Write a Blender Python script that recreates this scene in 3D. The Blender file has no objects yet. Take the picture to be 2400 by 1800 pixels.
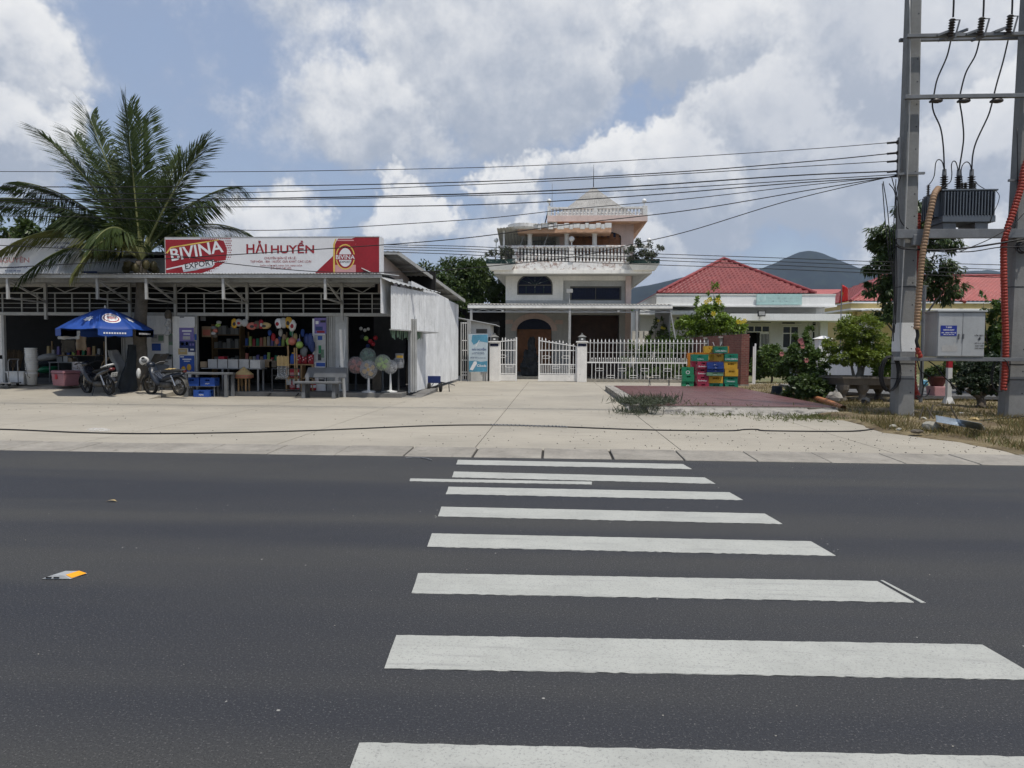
import bpy, math, random
import numpy as np
from mathutils import Vector, Matrix
R = random.Random(7)
SC = bpy.context.scene
COL = SC.collection
RAD = math.radians

# ---------------------------------------------------------------- camera
FPX, CAMH = 1640.0, 1.5
YAW, PIT, ROLL = RAD(3.4), math.atan(78 / 1640.0), 0.006
_cy, _sy, _cp, _sp, _cr, _sr = math.cos(YAW), math.sin(YAW), math.cos(PIT), math.sin(PIT), math.cos(ROLL), math.sin(ROLL)
C_F = Vector((-_sy * _cp, _cy * _cp, -_sp))
_r0, _u0 = Vector((_cy, _sy, 0)), Vector((-_sy * _sp, _cy * _sp, _cp))
C_R = _r0 * _cr + _u0 * _sr
C_U = _u0 * _cr - _r0 * _sr
cam_d = bpy.data.cameras.new('camera')
cam = bpy.data.objects.new('camera', cam_d)
COL.objects.link(cam)
cam_d.sensor_width = 36
cam_d.sensor_fit = 'HORIZONTAL'
cam_d.lens = 36 * FPX / 2400
cam_d.clip_start, cam_d.clip_end = 0.05, 20000
_m = Matrix((C_R, C_U, -C_F)).transposed().to_4x4()
_m.translation = (0, 0, CAMH)
cam.matrix_world = _m
SC.camera = cam

def ray(px, py):
    return C_F + C_R * ((px - 1200) / FPX) - C_U * ((py - 900) / FPX)
def P(px, py, Y):
    d = ray(px, py); t = Y / d.y
    return Vector((d.x * t, Y, CAMH + d.z * t))
def G(px, py, z=0.0):
    d = ray(px, py); t = (z - CAMH) / d.z
    return Vector((d.x * t, d.y * t, z))
def PX(px, py, X):
    d = ray(px, py); t = X / d.x
    return Vector((X, d.y * t, CAMH + d.z * t))

# ---------------------------------------------------------------- light
SUN_DIR = Vector((0.26, -0.26, 0.93)).normalized()      # towards the sun
SUN_EL, SUN_AZ = math.asin(SUN_DIR.z), math.atan2(SUN_DIR.x, SUN_DIR.y)
sun_d = bpy.data.lights.new('sun', 'SUN')
sun_d.energy, sun_d.angle, sun_d.color = 3.0, RAD(0.6), (1.0, 0.955, 0.88)
sun = bpy.data.objects.new('sun', sun_d)
COL.objects.link(sun)
sun.rotation_euler = SUN_DIR.to_track_quat('Z', 'Y').to_euler()
sun.location = (0, 0, 60)
SC.view_settings.view_transform = 'Standard'
SC.view_settings.look = 'None'
SC.view_settings.exposure = 0.3
SC.view_settings.gamma = 1.0
SC.view_settings.use_curve_mapping = False
SC.render.engine = 'CYCLES'
cyc = SC.cycles
cyc.max_bounces, cyc.diffuse_bounces, cyc.glossy_bounces, cyc.transmission_bounces = 6, 3, 2, 3
cyc.transparent_max_bounces, cyc.volume_bounces = 8, 0
cyc.use_denoising = True
cyc.use_adaptive_sampling, cyc.adaptive_threshold = True, .02
cyc.sample_clamp_indirect = 6.0
cyc.caustics_reflective = cyc.caustics_refractive = False

# ---------------------------------------------------------------- node helper
class NT:
    def __init__(s, tree): s.t = tree; s.n = tree.nodes; s.l = tree.links
    def new(s, typ, **kw):
        n = s.n.new(typ)
        for k, v in kw.items(): setattr(n, k, v)
        return n
    def put(s, sock, val):
        if isinstance(val, bpy.types.NodeSocket): s.l.new(val, sock)
        elif val is not None: sock.default_value = val
    def math(s, op, a, b=None, clamp=False):
        n = s.new('ShaderNodeMath', operation=op, use_clamp=clamp)
        s.put(n.inputs[0], a)
        if b is not None: s.put(n.inputs[1], b)
        return n.outputs[0]
    def vmath(s, op, a, b=None):
        n = s.new('ShaderNodeVectorMath', operation=op)
        s.put(n.inputs[0], a)
        if b is not None: s.put(n.inputs[3 if op == 'SCALE' else 1], b)
        return n.outputs['Value'] if op in ('DISTANCE', 'LENGTH', 'DOT_PRODUCT') else n.outputs[0]
    def noise(s, vec, scale, detail=3.0, rough=0.55, dist=0.0, out=0):
        n = s.new('ShaderNodeTexNoise')
        s.put(n.inputs['Vector'], vec)
        n.inputs['Scale'].default_value = scale
        n.inputs['Detail'].default_value = detail
        n.inputs['Roughness'].default_value = rough
        n.inputs['Distortion'].default_value = dist
        return n.outputs[out]
    def rng(s, v, a, b, c=0.0, d=1.0, smooth=True):
        n = s.new('ShaderNodeMapRange')
        n.interpolation_type = 'SMOOTHSTEP' if smooth else 'LINEAR'
        s.put(n.inputs[0], v)
        for i, x in zip((1, 2, 3, 4), (a, b, c, d)): s.put(n.inputs[i], x)
        return n.outputs[0]
    def mix(s, fac, a, b, blend='MIX'):
        n = s.new('ShaderNodeMix', data_type='RGBA', blend_type=blend)
        s.put(n.inputs[0], fac)
        for i, x in ((6, a), (7, b)):
            if isinstance(x, (tuple, list)): x = (*x[:3], 1.0)
            s.put(n.inputs[i], x)
        return n.outputs[2]

# ---------------------------------------------------------------- world: daylight sky with broken cumulus
world = bpy.data.worlds.new('World')
SC.world = world
world.use_nodes = True
W = NT(world.node_tree)
W.n.clear()
BLOBS = [  # image position and size of the cumulus masses, weight
    (1880, 320, 360, 1.0), (1640, 420, 300, .9), (2090, 110, 330, 1.0), (2330, 330, 280, .85), (1500, 560, 260, .7),
    (1190, 450, 130, .75), (1420, 390, 190, .8), (970, 520, 150, .72), (600, 530, 190, .55), (880, 280, 240, .32),
    (1230, 90, 380, .46), (1640, 60, 260, .56), (-30, 300, 190, .72), (-80, 60, 220, .6), (2250, 580, 260, .6), (1180, 590, 260, .5), (330, 40, 420, .22), (520, 330, 330, .2)]
tc = W.new('ShaderNodeTexCoord')
dirn = tc.outputs['Generated']
warp = W.vmath('SCALE', W.vmath('SUBTRACT', W.noise(dirn, 7.0, 5, .70, 0, 1), (.5, .5, .5)), .20)
def cloud_at(vec):
    vd = W.vmath('MULTIPLY', W.vmath('ADD', vec, warp), (1, 1, 1.3))
    acc = None
    for (bx, by, br, bw) in BLOBS:
        d = ray(bx, by).normalized()
        n = W.new('ShaderNodeMath', operation='MULTIPLY_ADD')
        W.put(n.inputs[0], W.vmath('DISTANCE', vd, (d.x, d.y, d.z * 1.3)))
        n.inputs[1].default_value = -bw * FPX / br; n.inputs[2].default_value = bw
        acc = n.outputs[0] if acc is None else W.math('MAXIMUM', acc, n.outputs[0])
    fb = W.math('MULTIPLY', W.math('SUBTRACT', W.noise(vec, 5.6, 6, .64), .5), .68)
    return W.math('ADD', W.math('MAXIMUM', acc, 0.0), fb)
gl = W.rng(W.noise(dirn, 1.9, 3, .55), .40, .75, -.02, .36)
D0 = cloud_at(dirn)
D1 = cloud_at(W.vmath('ADD', dirn, (.010, -.004, .028)))
sky = W.new('ShaderNodeTexSky', sky_type='NISHITA')
sky.sun_disc = False
sky.sun_elevation, sky.sun_rotation = SUN_EL, SUN_AZ
sky.altitude, sky.air_density, sky.dust_density, sky.ozone_density = 20, 1.2, 2.5, 1.6
sepz = W.new('ShaderNodeSeparateXYZ'); W.put(sepz.inputs[0], dirn)
dens = W.math('ADD', D0, gl)
veil = W.rng(dens, -.25, .30, .46, .80)
skyc = W.mix(veil, sky.outputs[0], (1.85, 2.25, 3.15))
mask = W.rng(dens, .15, .33)
lit = W.rng(W.math('SUBTRACT', D0, D1), -.15, .20)
core = W.rng(dens, .30, 1.0)
c_lit = W.mix(lit, (2.35, 2.65, 3.2), (5.3, 5.3, 5.3))
c_col = W.mix(W.math('MULTIPLY', core, .58), c_lit, (2.75, 3.0, 3.5))
wc = W.mix(mask, skyc, c_col)
low = W.rng(sepz.outputs[2], .0, .16, .40, .0)
wc = W.mix(low, wc, (3.2, 3.7, 4.5))
below = W.rng(sepz.outputs[2], -.02, .0)
wc = W.mix(below, (1.1, 1.05, .95), wc)
bg = W.new('ShaderNodeBackground')
W.put(bg.inputs[0], wc)
bg.inputs[1].default_value = 0.14
wo = W.new('ShaderNodeOutputWorld')
W.l.new(bg.outputs[0], wo.inputs[0])
world.cycles.sampling_method = 'MANUAL'
world.cycles.sample_map_resolution = 512

# ---------------------------------------------------------------- materials
MATS = {}
def base_mat(name):
    m = bpy.data.materials.new(name); m.use_nodes = True
    t = NT(m.node_tree)
    bs = t.n.get('Principled BSDF')
    return m, t, bs
def wpos(t):
    return t.new('ShaderNodeNewGeometry').outputs['Position']
def M(name, col=None, rough=.6, metal=0., var=.14, vs=2.5, bump=0., bscale=60., spec=.35, col2=None, c2=(.55, .72), streak=0., trans=0., alpha=1., coat=0., grime=0.):
    """plain procedural material: base colour with broad and fine variation, optional second colour in patches, optional vertical streaks"""
    if name in MATS: return MATS[name]
    m, t, b = base_mat(name)
    p = wpos(t)
    n1 = t.noise(p, vs, 5, .6)
    n2 = t.noise(p, vs * 11, 3, .6)
    f = t.math('ADD', t.math('MULTIPLY', n1, .65), t.math('MULTIPLY', n2, .35))
    lo = tuple(max(0, c * (1 - var * 1.6)) for c in col)
    hi = tuple(min(1, c * (1 + var * 1.6)) for c in col)
    c = t.mix(t.rng(f, .3, .7, smooth=False), lo, hi)
    if col2: c = t.mix(t.rng(t.noise(p, vs * 2.3, 6, .68, .3), c2[0], c2[1]), c, col2)
    if streak:
        q = t.vmath('MULTIPLY', p, (9, 9, .55))
        s = t.rng(t.noise(q, 1.0, 5, .65), .5, .8)
        c = t.mix(t.math('MULTIPLY', s, streak), c, tuple(x * .32 for x in col))
    if grime:
        g_ = t.rng(t.noise(p, 1.7, 7, .7), .48, .75)
        c = t.mix(t.math('MULTIPLY', g_, grime), c, (.085, .075, .06))
    t.put(b.inputs['Base Color'], c)
    t.put(b.inputs['Roughness'], t.rng(n2, .3, .7, max(.05, rough - .08), min(1, rough + .08), False))
    b.inputs['Metallic'].default_value = metal
    b.inputs['Specular IOR Level'].default_value = spec
    if trans: b.inputs['Transmission Weight'].default_value = trans
    if coat: b.inputs['Coat Weight'].default_value = coat
    if alpha < 1: b.inputs['Alpha'].default_value = alpha
    if bump:
        bn = t.new('ShaderNodeBump'); bn.inputs['Strength'].default_value = min(1, bump); bn.inputs['Distance'].default_value = .02
        t.put(bn.inputs['Height'], t.noise(p, bscale, 4, .6))
        t.put(b.inputs['Normal'], bn.outputs[0])
    MATS[name] = m
    return m
def leafmat(name, dark, light, trans=.28, rough=.45, vs=.9, spec=.3):
    if name in MATS: return MATS[name]
    m, t, b = base_mat(name)
    p = wpos(t)
    f = t.math('ADD', t.math('MULTIPLY', t.noise(p, vs, 3, .6), .55), t.math('MULTIPLY', t.noise(p, vs * 17, 2, .5), .45))
    c = t.mix(t.rng(f, .3, .7, smooth=False), dark, light)
    t.put(b.inputs['Base Color'], c)
    b.inputs['Roughness'].default_value = rough
    b.inputs['Specular IOR Level'].default_value = spec
    tr = t.new('ShaderNodeBsdfTranslucent'); t.put(tr.inputs[0], t.mix(.5, c, tuple(x * 1.3 for x in light)))
    mx = t.new('ShaderNodeMixShader'); mx.inputs[0].default_value = trans
    t.l.new(b.outputs[0], mx.inputs[1]); t.l.new(tr.outputs[0], mx.inputs[2])
    t.l.new(mx.outputs[0], t.n['Material Output'].inputs[0])
    MATS[name] = m
    return m

# ---------------------------------------------------------------- mesh builder
class MB:
    def __init__(s): s.v = []; s.f = []
    def add(s, v, f):
        o = len(s.v); s.v += [tuple(x) for x in v]; s.f += [tuple(i + o for i in q) for q in f]; return s
    def box(s, x0, y0, z0, x1, y1, z1):
        x0, x1 = sorted((x0, x1)); y0, y1 = sorted((y0, y1)); z0, z1 = sorted((z0, z1))
        return s.add([(x0, y0, z0), (x1, y0, z0), (x1, y1, z0), (x0, y1, z0), (x0, y0, z1), (x1, y0, z1), (x1, y1, z1), (x0, y1, z1)],
                     [(0, 3, 2, 1), (4, 5, 6, 7), (0, 1, 5, 4), (1, 2, 6, 5), (2, 3, 7, 6), (3, 0, 4, 7)])
    def frus(s, x, y, z0, z1, a0, b0, a1, b1):
        return s.add([(x - a0, y - b0, z0), (x + a0, y - b0, z0), (x + a0, y + b0, z0), (x - a0, y + b0, z0), (x - a1, y - b1, z1), (x + a1, y - b1, z1), (x + a1, y + b1, z1), (x - a1, y + b1, z1)],
                     [(0, 3, 2, 1), (4, 5, 6, 7), (0, 1, 5, 4), (1, 2, 6, 5), (2, 3, 7, 6), (3, 0, 4, 7)])
    def bar(s, a, b, w, h=None, up=(0, 0, 1)):
        a, b = Vector(a), Vector(b); h = h or w
        d = (b - a).normalized(); u = Vector(up)
        if abs(d.dot(u)) > .99: u = Vector((0, 1, 0))
        r = d.cross(u).normalized(); u = r.cross(d)
        vs = [p + r * (i * w / 2) + u * (j * h / 2) for p in (a, b) for i, j in ((-1, -1), (1, -1), (1, 1), (-1, 1))]
        return s.add(vs, [(0, 1, 2, 3), (7, 6, 5, 4), (0, 4, 5, 1), (1, 5, 6, 2), (2, 6, 7, 3), (3, 7, 4, 0)])
    def tube(s, pts, r, n=6, cap=True):
        pts = [Vector(p) for p in pts]; k = len(pts)
        rs = list(r) if isinstance(r, (list, tuple)) else [r] * k
        t0 = (pts[1] - pts[0]).normalized()
        u = t0.orthogonal().normalized()
        vs = []
        for i in range(k):
            t = (pts[min(i + 1, k - 1)] - pts[max(i - 1, 0)]).normalized()
            u = (u - t * u.dot(t)).normalized(); w = t.cross(u)
            for j in range(n):
                a = 2 * math.pi * j / n
                vs.append(pts[i] + (u * math.cos(a) + w * math.sin(a)) * rs[i])
        fs = [(i * n + j, i * n + (j + 1) % n, (i + 1) * n + (j + 1) % n, (i + 1) * n + j) for i in range(k - 1) for j in range(n)]
        if cap: fs += [tuple(range(n - 1, -1, -1)), tuple(range((k - 1) * n, k * n))]
        return s.add(vs, fs)
    def lathe(s, prof, n=12, o=(0, 0, 0), axis='z', cap=True):
        vs = []
        for (r, h) in prof:
            for j in range(n):
                a = 2 * math.pi * j / n; c, d = r * math.cos(a), r * math.sin(a)
                p = (c, d, h) if axis == 'z' else (h, c, d) if axis == 'x' else (d, h, c)
                vs.append((p[0] + o[0], p[1] + o[1], p[2] + o[2]))
        k = len(prof)
        fs = [(i * n + j, i * n + (j + 1) % n, (i + 1) * n + (j + 1) % n, (i + 1) * n + j) for i in range(k - 1) for j in range(n)]
        if cap: fs += [tuple(range(n - 1, -1, -1)), tuple(range((k - 1) * n, k * n))]
        return s.add(vs, fs)
    def ell(s, c, r, nu=12, nv=8, jit=0.):
        r = r if isinstance(r, (tuple, list)) else (r, r, r)
        vs = []
        for i in range(nv + 1):
            th = math.pi * i / nv
            for j in range(nu):
                ph = 2 * math.pi * j / nu; q = 1 + (R.random() - .5) * jit if 0 < i < nv else 1
                vs.append((c[0] + r[0] * q * math.sin(th) * math.cos(ph), c[1] + r[1] * q * math.sin(th) * math.sin(ph), c[2] + r[2] * q * math.cos(th)))
        return s.add(vs, [(i * nu + j, (i + 1) * nu + j, (i + 1) * nu + (j + 1) % nu, i * nu + (j + 1) % nu) for i in range(nv) for j in range(nu)])
    def prism(s, poly, ax, d0, d1):
        def mk(p, d): return (p[0], d, p[1]) if ax == 'y' else (d, p[0], p[1]) if ax == 'x' else (p[0], p[1], d)
        k = len(poly)
        return s.add([mk(p, d0) for p in poly] + [mk(p, d1) for p in poly],
                     [tuple(range(k)), tuple(range(2 * k - 1, k - 1, -1))] + [(i, i + k, (i + 1) % k + k, (i + 1) % k) for i in range(k)])
    def quad(s, *p): return s.add(p, [tuple(range(len(p)))])
    def grid(s, fn, nu, nv):
        return s.add([fn(i / nu, j / nv) for j in range(nv + 1) for i in range(nu + 1)],
                     [(j * (nu + 1) + i, j * (nu + 1) + i + 1, (j + 1) * (nu + 1) + i + 1, (j + 1) * (nu + 1) + i) for j in range(nv) for i in range(nu)])
    def sheet(s, fn, nu, nv, th):
        """a grid given thickness th along y/z average normal offset vector"""
        o = Vector(th)
        a = MB().grid(fn, nu, nv); b = MB().grid(lambda u, v: Vector(fn(u, v)) + o, nu, nv)
        s.add(a.v, a.f); s.add(b.v, [q[::-1] for q in b.f])
        n1 = nu + 1; N = n1 * (nv + 1); base = len(s.v) - 2 * N
        ring = [i for i in range(nu)] + [j * n1 + nu for j in range(nv)] + [nv * n1 + i for i in range(nu, 0, -1)] + [j * n1 for j in range(nv, 0, -1)]
        k = len(ring)
        s.f += [(base + ring[i], base + N + ring[i], base + N + ring[(i + 1) % k], base + ring[(i + 1) % k]) for i in range(k)]
        return s
    def xf(s, m): s.v = [tuple(m @ Vector(p)) for p in s.v]; return s
    def mesh(s, name, smooth=False):
        me = bpy.data.meshes.new(name); me.from_pydata(s.v, [], s.f); me.update()
        if smooth: me.shade_smooth()
        return me
    def build(s, name, mat, parent=None, smooth=False, world=True, bevel=0., auto=False):
        """link as one mesh object; with world=True the vertices are in world space and are moved into the parent's space"""
        if parent is not None and world:
            inv = chain(parent).inverted(); s.xf(inv)
        me = s.mesh(name, smooth)
        if auto: 
            me.shade_smooth()
            try: me.set_sharp_from_angle(angle=RAD(38))
            except Exception: pass
        return link(name, me, mat, parent, bevel)
def chain(o):
    m = o.matrix_basis.copy(); p = o.parent
    while p is not None: m = p.matrix_basis @ m; p = p.parent
    return m
def link(name, me, mat, parent=None, bevel=0.):
    o = bpy.data.objects.new(name, me)
    if mat is not None and not me.materials: me.materials.append(MATS[mat] if isinstance(mat, str) else mat)
    COL.objects.link(o)
    if parent is not None: o.parent = parent
    if bevel:
        b = o.modifiers.new('bevel', 'BEVEL'); b.width = bevel; b.segments = 2; b.limit_method = 'ANGLE'; b.angle_limit = RAD(40)
    return o
def inst(src, parent=None, loc=(0, 0, 0), rz=0., sc=None, mat=None, rot=None):
    """another object sharing src's mesh"""
    o = bpy.data.objects.new(src.name.split('.')[0], src.data)
    COL.objects.link(o); o.parent = parent; o.location = loc
    o.rotation_euler = rot if rot else (0, 0, rz)
    if sc: o.scale = sc if isinstance(sc, (tuple, list)) else (sc, sc, sc)
    if mat is not None:
        o.material_slots[0].link = 'OBJECT'; o.material_slots[0].material = MATS[mat] if isinstance(mat, str) else mat
    return o
def tag(o, label=None, cat=None, group=None, kind=None):
    if label: o['label'] = label
    if cat: o['category'] = cat
    if group: o['group'] = group
    if kind: o['kind'] = kind
    return o
def thing(name, label, cat, loc=(0, 0, 0), rz=0., group=None):
    o = bpy.data.objects.new(name, None); COL.objects.link(o)
    o.location = loc; o.rotation_euler = (0, 0, rz); o.empty_display_size = .1
    return tag(o, label, cat, group)
def copy_tree(o, parent=None, loc=None, rz=None):
    c = o.copy(); COL.objects.link(c); c.parent = parent
    if loc is not None: c.location = loc
    if rz is not None: c.rotation_euler = (0, 0, rz)
    for ch in [x for x in KIDS.get(o, []) or [k for k in bpy.data.objects if k.parent is o]]: copy_tree(ch, c)
    return c
KIDS = {}
def frame(o, x, n):
    """matrix with origin o, x axis x and normal n (letters stand in the x / n x x plane)"""
    x, n = Vector(x).normalized(), Vector(n).normalized(); y = n.cross(x)
    m = Matrix((x, y, n)).transposed().to_4x4(); m.translation = o
    return m
def text(s, size, mat, parent, o, x=(1, 0, 0), n=(0, -1, 0), name='lettering', align='CENTER', bold=0., shear=0., width=None, ext=.0015, height=None):
    cu = bpy.data.curves.new('t', 'FONT'); cu.body = s; cu.size = 1; cu.align_x = align; cu.align_y = 'CENTER'
    cu.offset = bold; cu.shear = shear; cu.extrude = 0; cu.resolution_u = 3
    ob = bpy.data.objects.new('t', cu)
    me0 = ob.to_mesh()
    co = np.empty(len(me0.vertices) * 3); me0.vertices.foreach_get('co', co); co = co.reshape(-1, 3)
    fs = [tuple(p.vertices) for p in me0.polygons]
    ob.to_mesh_clear(); bpy.data.objects.remove(ob); bpy.data.curves.remove(cu)
    if len(co) == 0: return None
    mn, mx = co.min(0), co.max(0)
    sx = sy = size
    if width: sx = width / (mx[0] - mn[0]); sy = sx if not height else height / (mx[1] - mn[1])
    elif height: sx = sy = height / (mx[1] - mn[1])
    cyy = (mn[1] + mx[1]) / 2; cxx = {'CENTER': (mn[0] + mx[0]) / 2, 'LEFT': mn[0], 'RIGHT': mx[0]}[align]
    mb = MB()
    k = len(co)
    mb.v = [((a - cxx) * sx, (b - cyy) * sy, 0) for a, b, c in co]
    mb.f = fs
    mb.xf(frame(o, x, n))
    ob = mb.build(name, mat, parent)
    if (mx[1] - mn[1]) * sy < .16 or ' ' in s: ob['kind'] = 'stuff'
    return ob
# leaves --------------------------------------------------------------------
def rand_dirs(rng, n):
    v = rng.normal(size=(n, 3)); return v / np.linalg.norm(v, axis=1)[:, None]
def leaf_mesh(name, cen, dirs, nor, L, Wd):
    """one mesh of folded leaf blades: 4 vertices, 2 triangles each"""
    n = len(cen); L = np.broadcast_to(np.asarray(L, float).reshape(-1, 1), (n, 1)); Wd = np.broadcast_to(np.asarray(Wd, float).reshape(-1, 1), (n, 1))
    side = np.cross(dirs, nor); side /= np.linalg.norm(side, axis=1)[:, None] + 1e-9
    up = np.cross(side, dirs)
    a = cen; c = cen + dirs * L; mid = cen + dirs * L * .45
    b = mid + side * Wd + up * Wd * .35; d = mid - side * Wd + up * Wd * .35
    co = np.stack([a, b, c, d], 1).reshape(-1, 3)
    me = bpy.data.meshes.new(name)
    me.vertices.add(4 * n); me.vertices.foreach_set('co', co.ravel())
    me.loops.add(6 * n); me.polygons.add(2 * n)
    i0 = np.arange(n)[:, None] * 4
    me.loops.foreach_set('vertex_index', (i0 + np.array([[0, 1, 2, 0, 2, 3]])).ravel().astype(np.int32))
    me.polygons.foreach_set('loop_start', (np.arange(2 * n) * 3).astype(np.int32))
    me.update(calc_edges=True); me.validate()
    return me
def crown_points(rng, blobs, n, shell=.55):
    """points in the volume of uneven clumps: many small clumps on the given ellipsoids"""
    tot = sum(b[3] * b[4] * b[5] for b in blobs) ** 1
    out = []; cent = []
    for b in blobs:
        k = max(8, int(n * (b[3] * b[4] * b[5]) / tot))
        nc = max(5, k // 70)
        cd = rand_dirs(rng, nc) * (shell + (1 - shell) * rng.random((nc, 1)) ** .5)
        cs = .22 + .18 * rng.random((nc, 1))
        idx = rng.integers(0, nc, k)
        p = cd[idx] + rand_dirs(rng, k) * rng.random((k, 1)) ** .4 * cs[idx]
        out.append(np.array(b[:3]) + p * np.array(b[3:6])); cent.append(np.tile(np.array(b[:3]), (k, 1)))
    return np.concatenate(out), np.concatenate(cent)
def crown(name, blobs, n, L, Wd, mat, parent, seed=1, droop=.35, world=True, shell=.55, outw=.8):
    rng = np.random.default_rng(seed)
    p, c = crown_points(rng, blobs, n, shell)
    o = p - c; o /= np.linalg.norm(o, axis=1)[:, None] + 1e-6
    d = rand_dirs(rng, len(p)) + o * outw + np.array([0, 0, -droop]); d /= np.linalg.norm(d, axis=1)[:, None]
    nn = rand_dirs(rng, len(p)) * .7 + np.array([0, 0, 1.0]) + o * .5
    sz = .65 + .7 * rng.random(len(p))
    if parent is not None and world: p = p - np.array(chain(parent).translation)
    return link(name, leaf_mesh(name, p, d, nn, L * sz, Wd * sz), mat, parent)
# ================================================================ setting
def mat_asphalt():
    m, t, b = base_mat('asphalt'); p = wpos(t)
    fine = t.noise(p, 85, 4, .8)
    mid = t.noise(p, 60, 4, .7)
    q = t.vmath('MULTIPLY', p, (.05, .62, 1))
    band = t.noise(q, 1.25, 3, .5)
    c = t.mix(t.rng(band, .36, .64), (.029, .031, .037), (.053, .053, .051))
    c = t.mix(t.rng(t.noise(p, .7, 5, .6), .42, .75, 0, .45), c, (.036, .037, .041))
    c = t.mix(t.rng(fine, .55, .72, 0, .95), c, (.21, .205, .195))
    c = t.mix(t.rng(t.noise(p, 120, 3, .8), .50, .36, 0, .75), c, (.014, .014, .016))
    sp = t.new('ShaderNodeTexVoronoi'); sp.inputs['Scale'].default_value = 13; t.put(sp.inputs['Vector'], p)
    near = t.math('LESS_THAN', sp.outputs['Distance'], .085)
    pick = t.math('GREATER_THAN', t.noise(p, 1.3, 4, .65), .60)
    c = t.mix(t.math('MULTIPLY', t.math('MULTIPLY', near, pick), .8), c, (.38, .37, .34))
    t.put(b.inputs['Base Color'], c)
    t.put(b.inputs['Roughness'], t.rng(band, .3, .7, .72, .9))
    b.inputs['Specular IOR Level'].default_value = .25
    bn = t.new('ShaderNodeBump'); bn.inputs['Strength'].default_value = .55; bn.inputs['Distance'].default_value = .006
    t.put(bn.inputs['Height'], t.math('ADD', fine, mid)); t.put(b.inputs['Normal'], bn.outputs[0])
    MATS['asphalt'] = m
def mat_paint():
    m, t, b = base_mat('road_paint'); p = wpos(t)
    f = t.noise(p, 85, 4, .8); g = t.noise(p, 2.2, 6, .75)
    c = t.mix(t.rng(g, .35, .7), (.385, .388, .352), (.325, .328, .298))
    c = t.mix(t.rng(f, .52, .66, 0, .75), c, (.19, .19, .18))
    c = t.mix(t.rng(t.noise(t.vmath('MULTIPLY', p, (.7, 9, 1)), 1.6, 5, .7), .52, .74, 0, .5), c, (.20, .20, .19))
    t.put(b.inputs['Base Color'], c); b.inputs['Roughness'].default_value = .75
    bn = t.new('ShaderNodeBump'); bn.inputs['Strength'].default_value = .4; bn.inputs['Distance'].default_value = .004
    t.put(bn.inputs['Height'], f); t.put(b.inputs['Normal'], bn.outputs[0])
    MATS['road_paint'] = m
def mat_yard():
    m, t, b = base_mat('yard_concrete'); p = wpos(t)
    big = t.noise(p, .35, 5, .6)
    c = t.mix(t.rng(big, .35, .68), (.405, .37, .305), (.325, .30, .25))
    br = t.noise(t.vmath('MULTIPLY', p, (.5, 7.5, 1)), 1.5, 6, .7)
    c = t.mix(t.rng(br, .50, .72, 0, .55), c, (.20, .185, .15))
    st = t.noise(p, .9, 6, .72, .6)
    c = t.mix(t.rng(st, .60, .78, 0, .45), c, (.17, .15, .115))
    sp = t.noise(p, 26, 3, .7)
    c = t.mix(t.rng(t.noise(p, 110, 3, .75), .36, .64, .0, .42), c, (.19, .17, .135))
    c = t.mix(t.rng(sp, .64, .74, 0, .85), c, (.09, .08, .065))
    t.put(b.inputs['Base Color'], c); b.inputs['Roughness'].default_value = .88
    b.inputs['Specular IOR Level'].default_value = .2
    bn = t.new('ShaderNodeBump'); bn.inputs['Strength'].default_value = .35; bn.inputs['Distance'].default_value = .01
    t.put(bn.inputs['Height'], t.math('ADD', br, sp)); t.put(b.inputs['Normal'], bn.outputs[0])
    MATS['yard_concrete'] = m
def mat_soil():
    m, t, b = base_mat('soil'); p = wpos(t)
    c = t.mix(t.rng(t.noise(p, .8, 6, .7), .36, .66), (.115, .085, .052), (.25, .205, .12))
    c = t.mix(t.rng(t.noise(p, 1.9, 5, .7), .52, .70, 0, .8), c, (.075, .062, .045))
    c = t.mix(t.rng(t.noise(p, 20, 4, .7), .56, .72, 0, .6), c, (.33, .30, .24))
    t.put(b.inputs['Base Color'], c); b.inputs['Roughness'].default_value = .95; b.inputs['Specular IOR Level'].default_value = .1
    bn = t.new('ShaderNodeBump'); bn.inputs['Strength'].default_value = .9; bn.inputs['Distance'].default_value = .05
    t.put(bn.inputs['Height'], t.noise(p, 9, 7, .72)); t.put(b.inputs['Normal'], bn.outputs[0])
    MATS['soil'] = m
mat_asphalt(); mat_paint(); mat_yard(); mat_soil()
M('pit_dark', (.035, .032, .028), .95, var=.3)
M('gutter_concrete', (.26, .24, .205), .9, var=.2, vs=1.6, bump=.5, col2=(.16, .145, .12), c2=(.56, .74))
M('far_ground', (.17, .16, .085), .95, var=.3, vs=.05, col2=(.09, .12, .045), c2=(.45, .6))

tag(MB().quad((-4600, -800, -.09), (4600, -800, -.09), (4600, 4700, -.09), (-4600, 4700, -.09)).build('ground', 'far_ground'), kind='structure')
road = tag(MB().box(-120, -14, -.07, 120, 9.72, 0).build('road', 'asphalt'), kind='structure')
# --- painted stripes of the crossing, each its own thin slab with slightly ragged ends
def stripe(a, b, c, d, name, seg=90):
    """far-left, near-left, near-right, far-right corners on the ground"""
    def fn(u, v):
        p = (Vector(a).lerp(Vector(d), u)).lerp(Vector(b).lerp(Vector(c), u), v)
        e = .0035
        return (p.x + (R.uniform(-e, e) if u in (0, 1) else 0), p.y + (R.uniform(-e, e) if v in (0, 1) else 0), .004)
    return MB().sheet(fn, seg, 2, (0, 0, -.0035)).build(name, 'road_paint', road)
for k, y in enumerate((9.44, 8.49, 7.56, 6.58, 5.615, 4.62, 3.61, 2.60)):
    x0 = -1.303 + (9.49 - y) * .0835; dy = (.04, .08, .02, .015, -.006, -.045, -.065, -.06)[k]
    x1 = x0 + 3.03
    stripe((x0, y + dy * .6, 0), (x0 + .03, y - .385 + dy * .6, 0), (x1 + .04, y - .385 - dy, 0), (x1, y - dy, 0), 'crosswalk_stripe')
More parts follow.
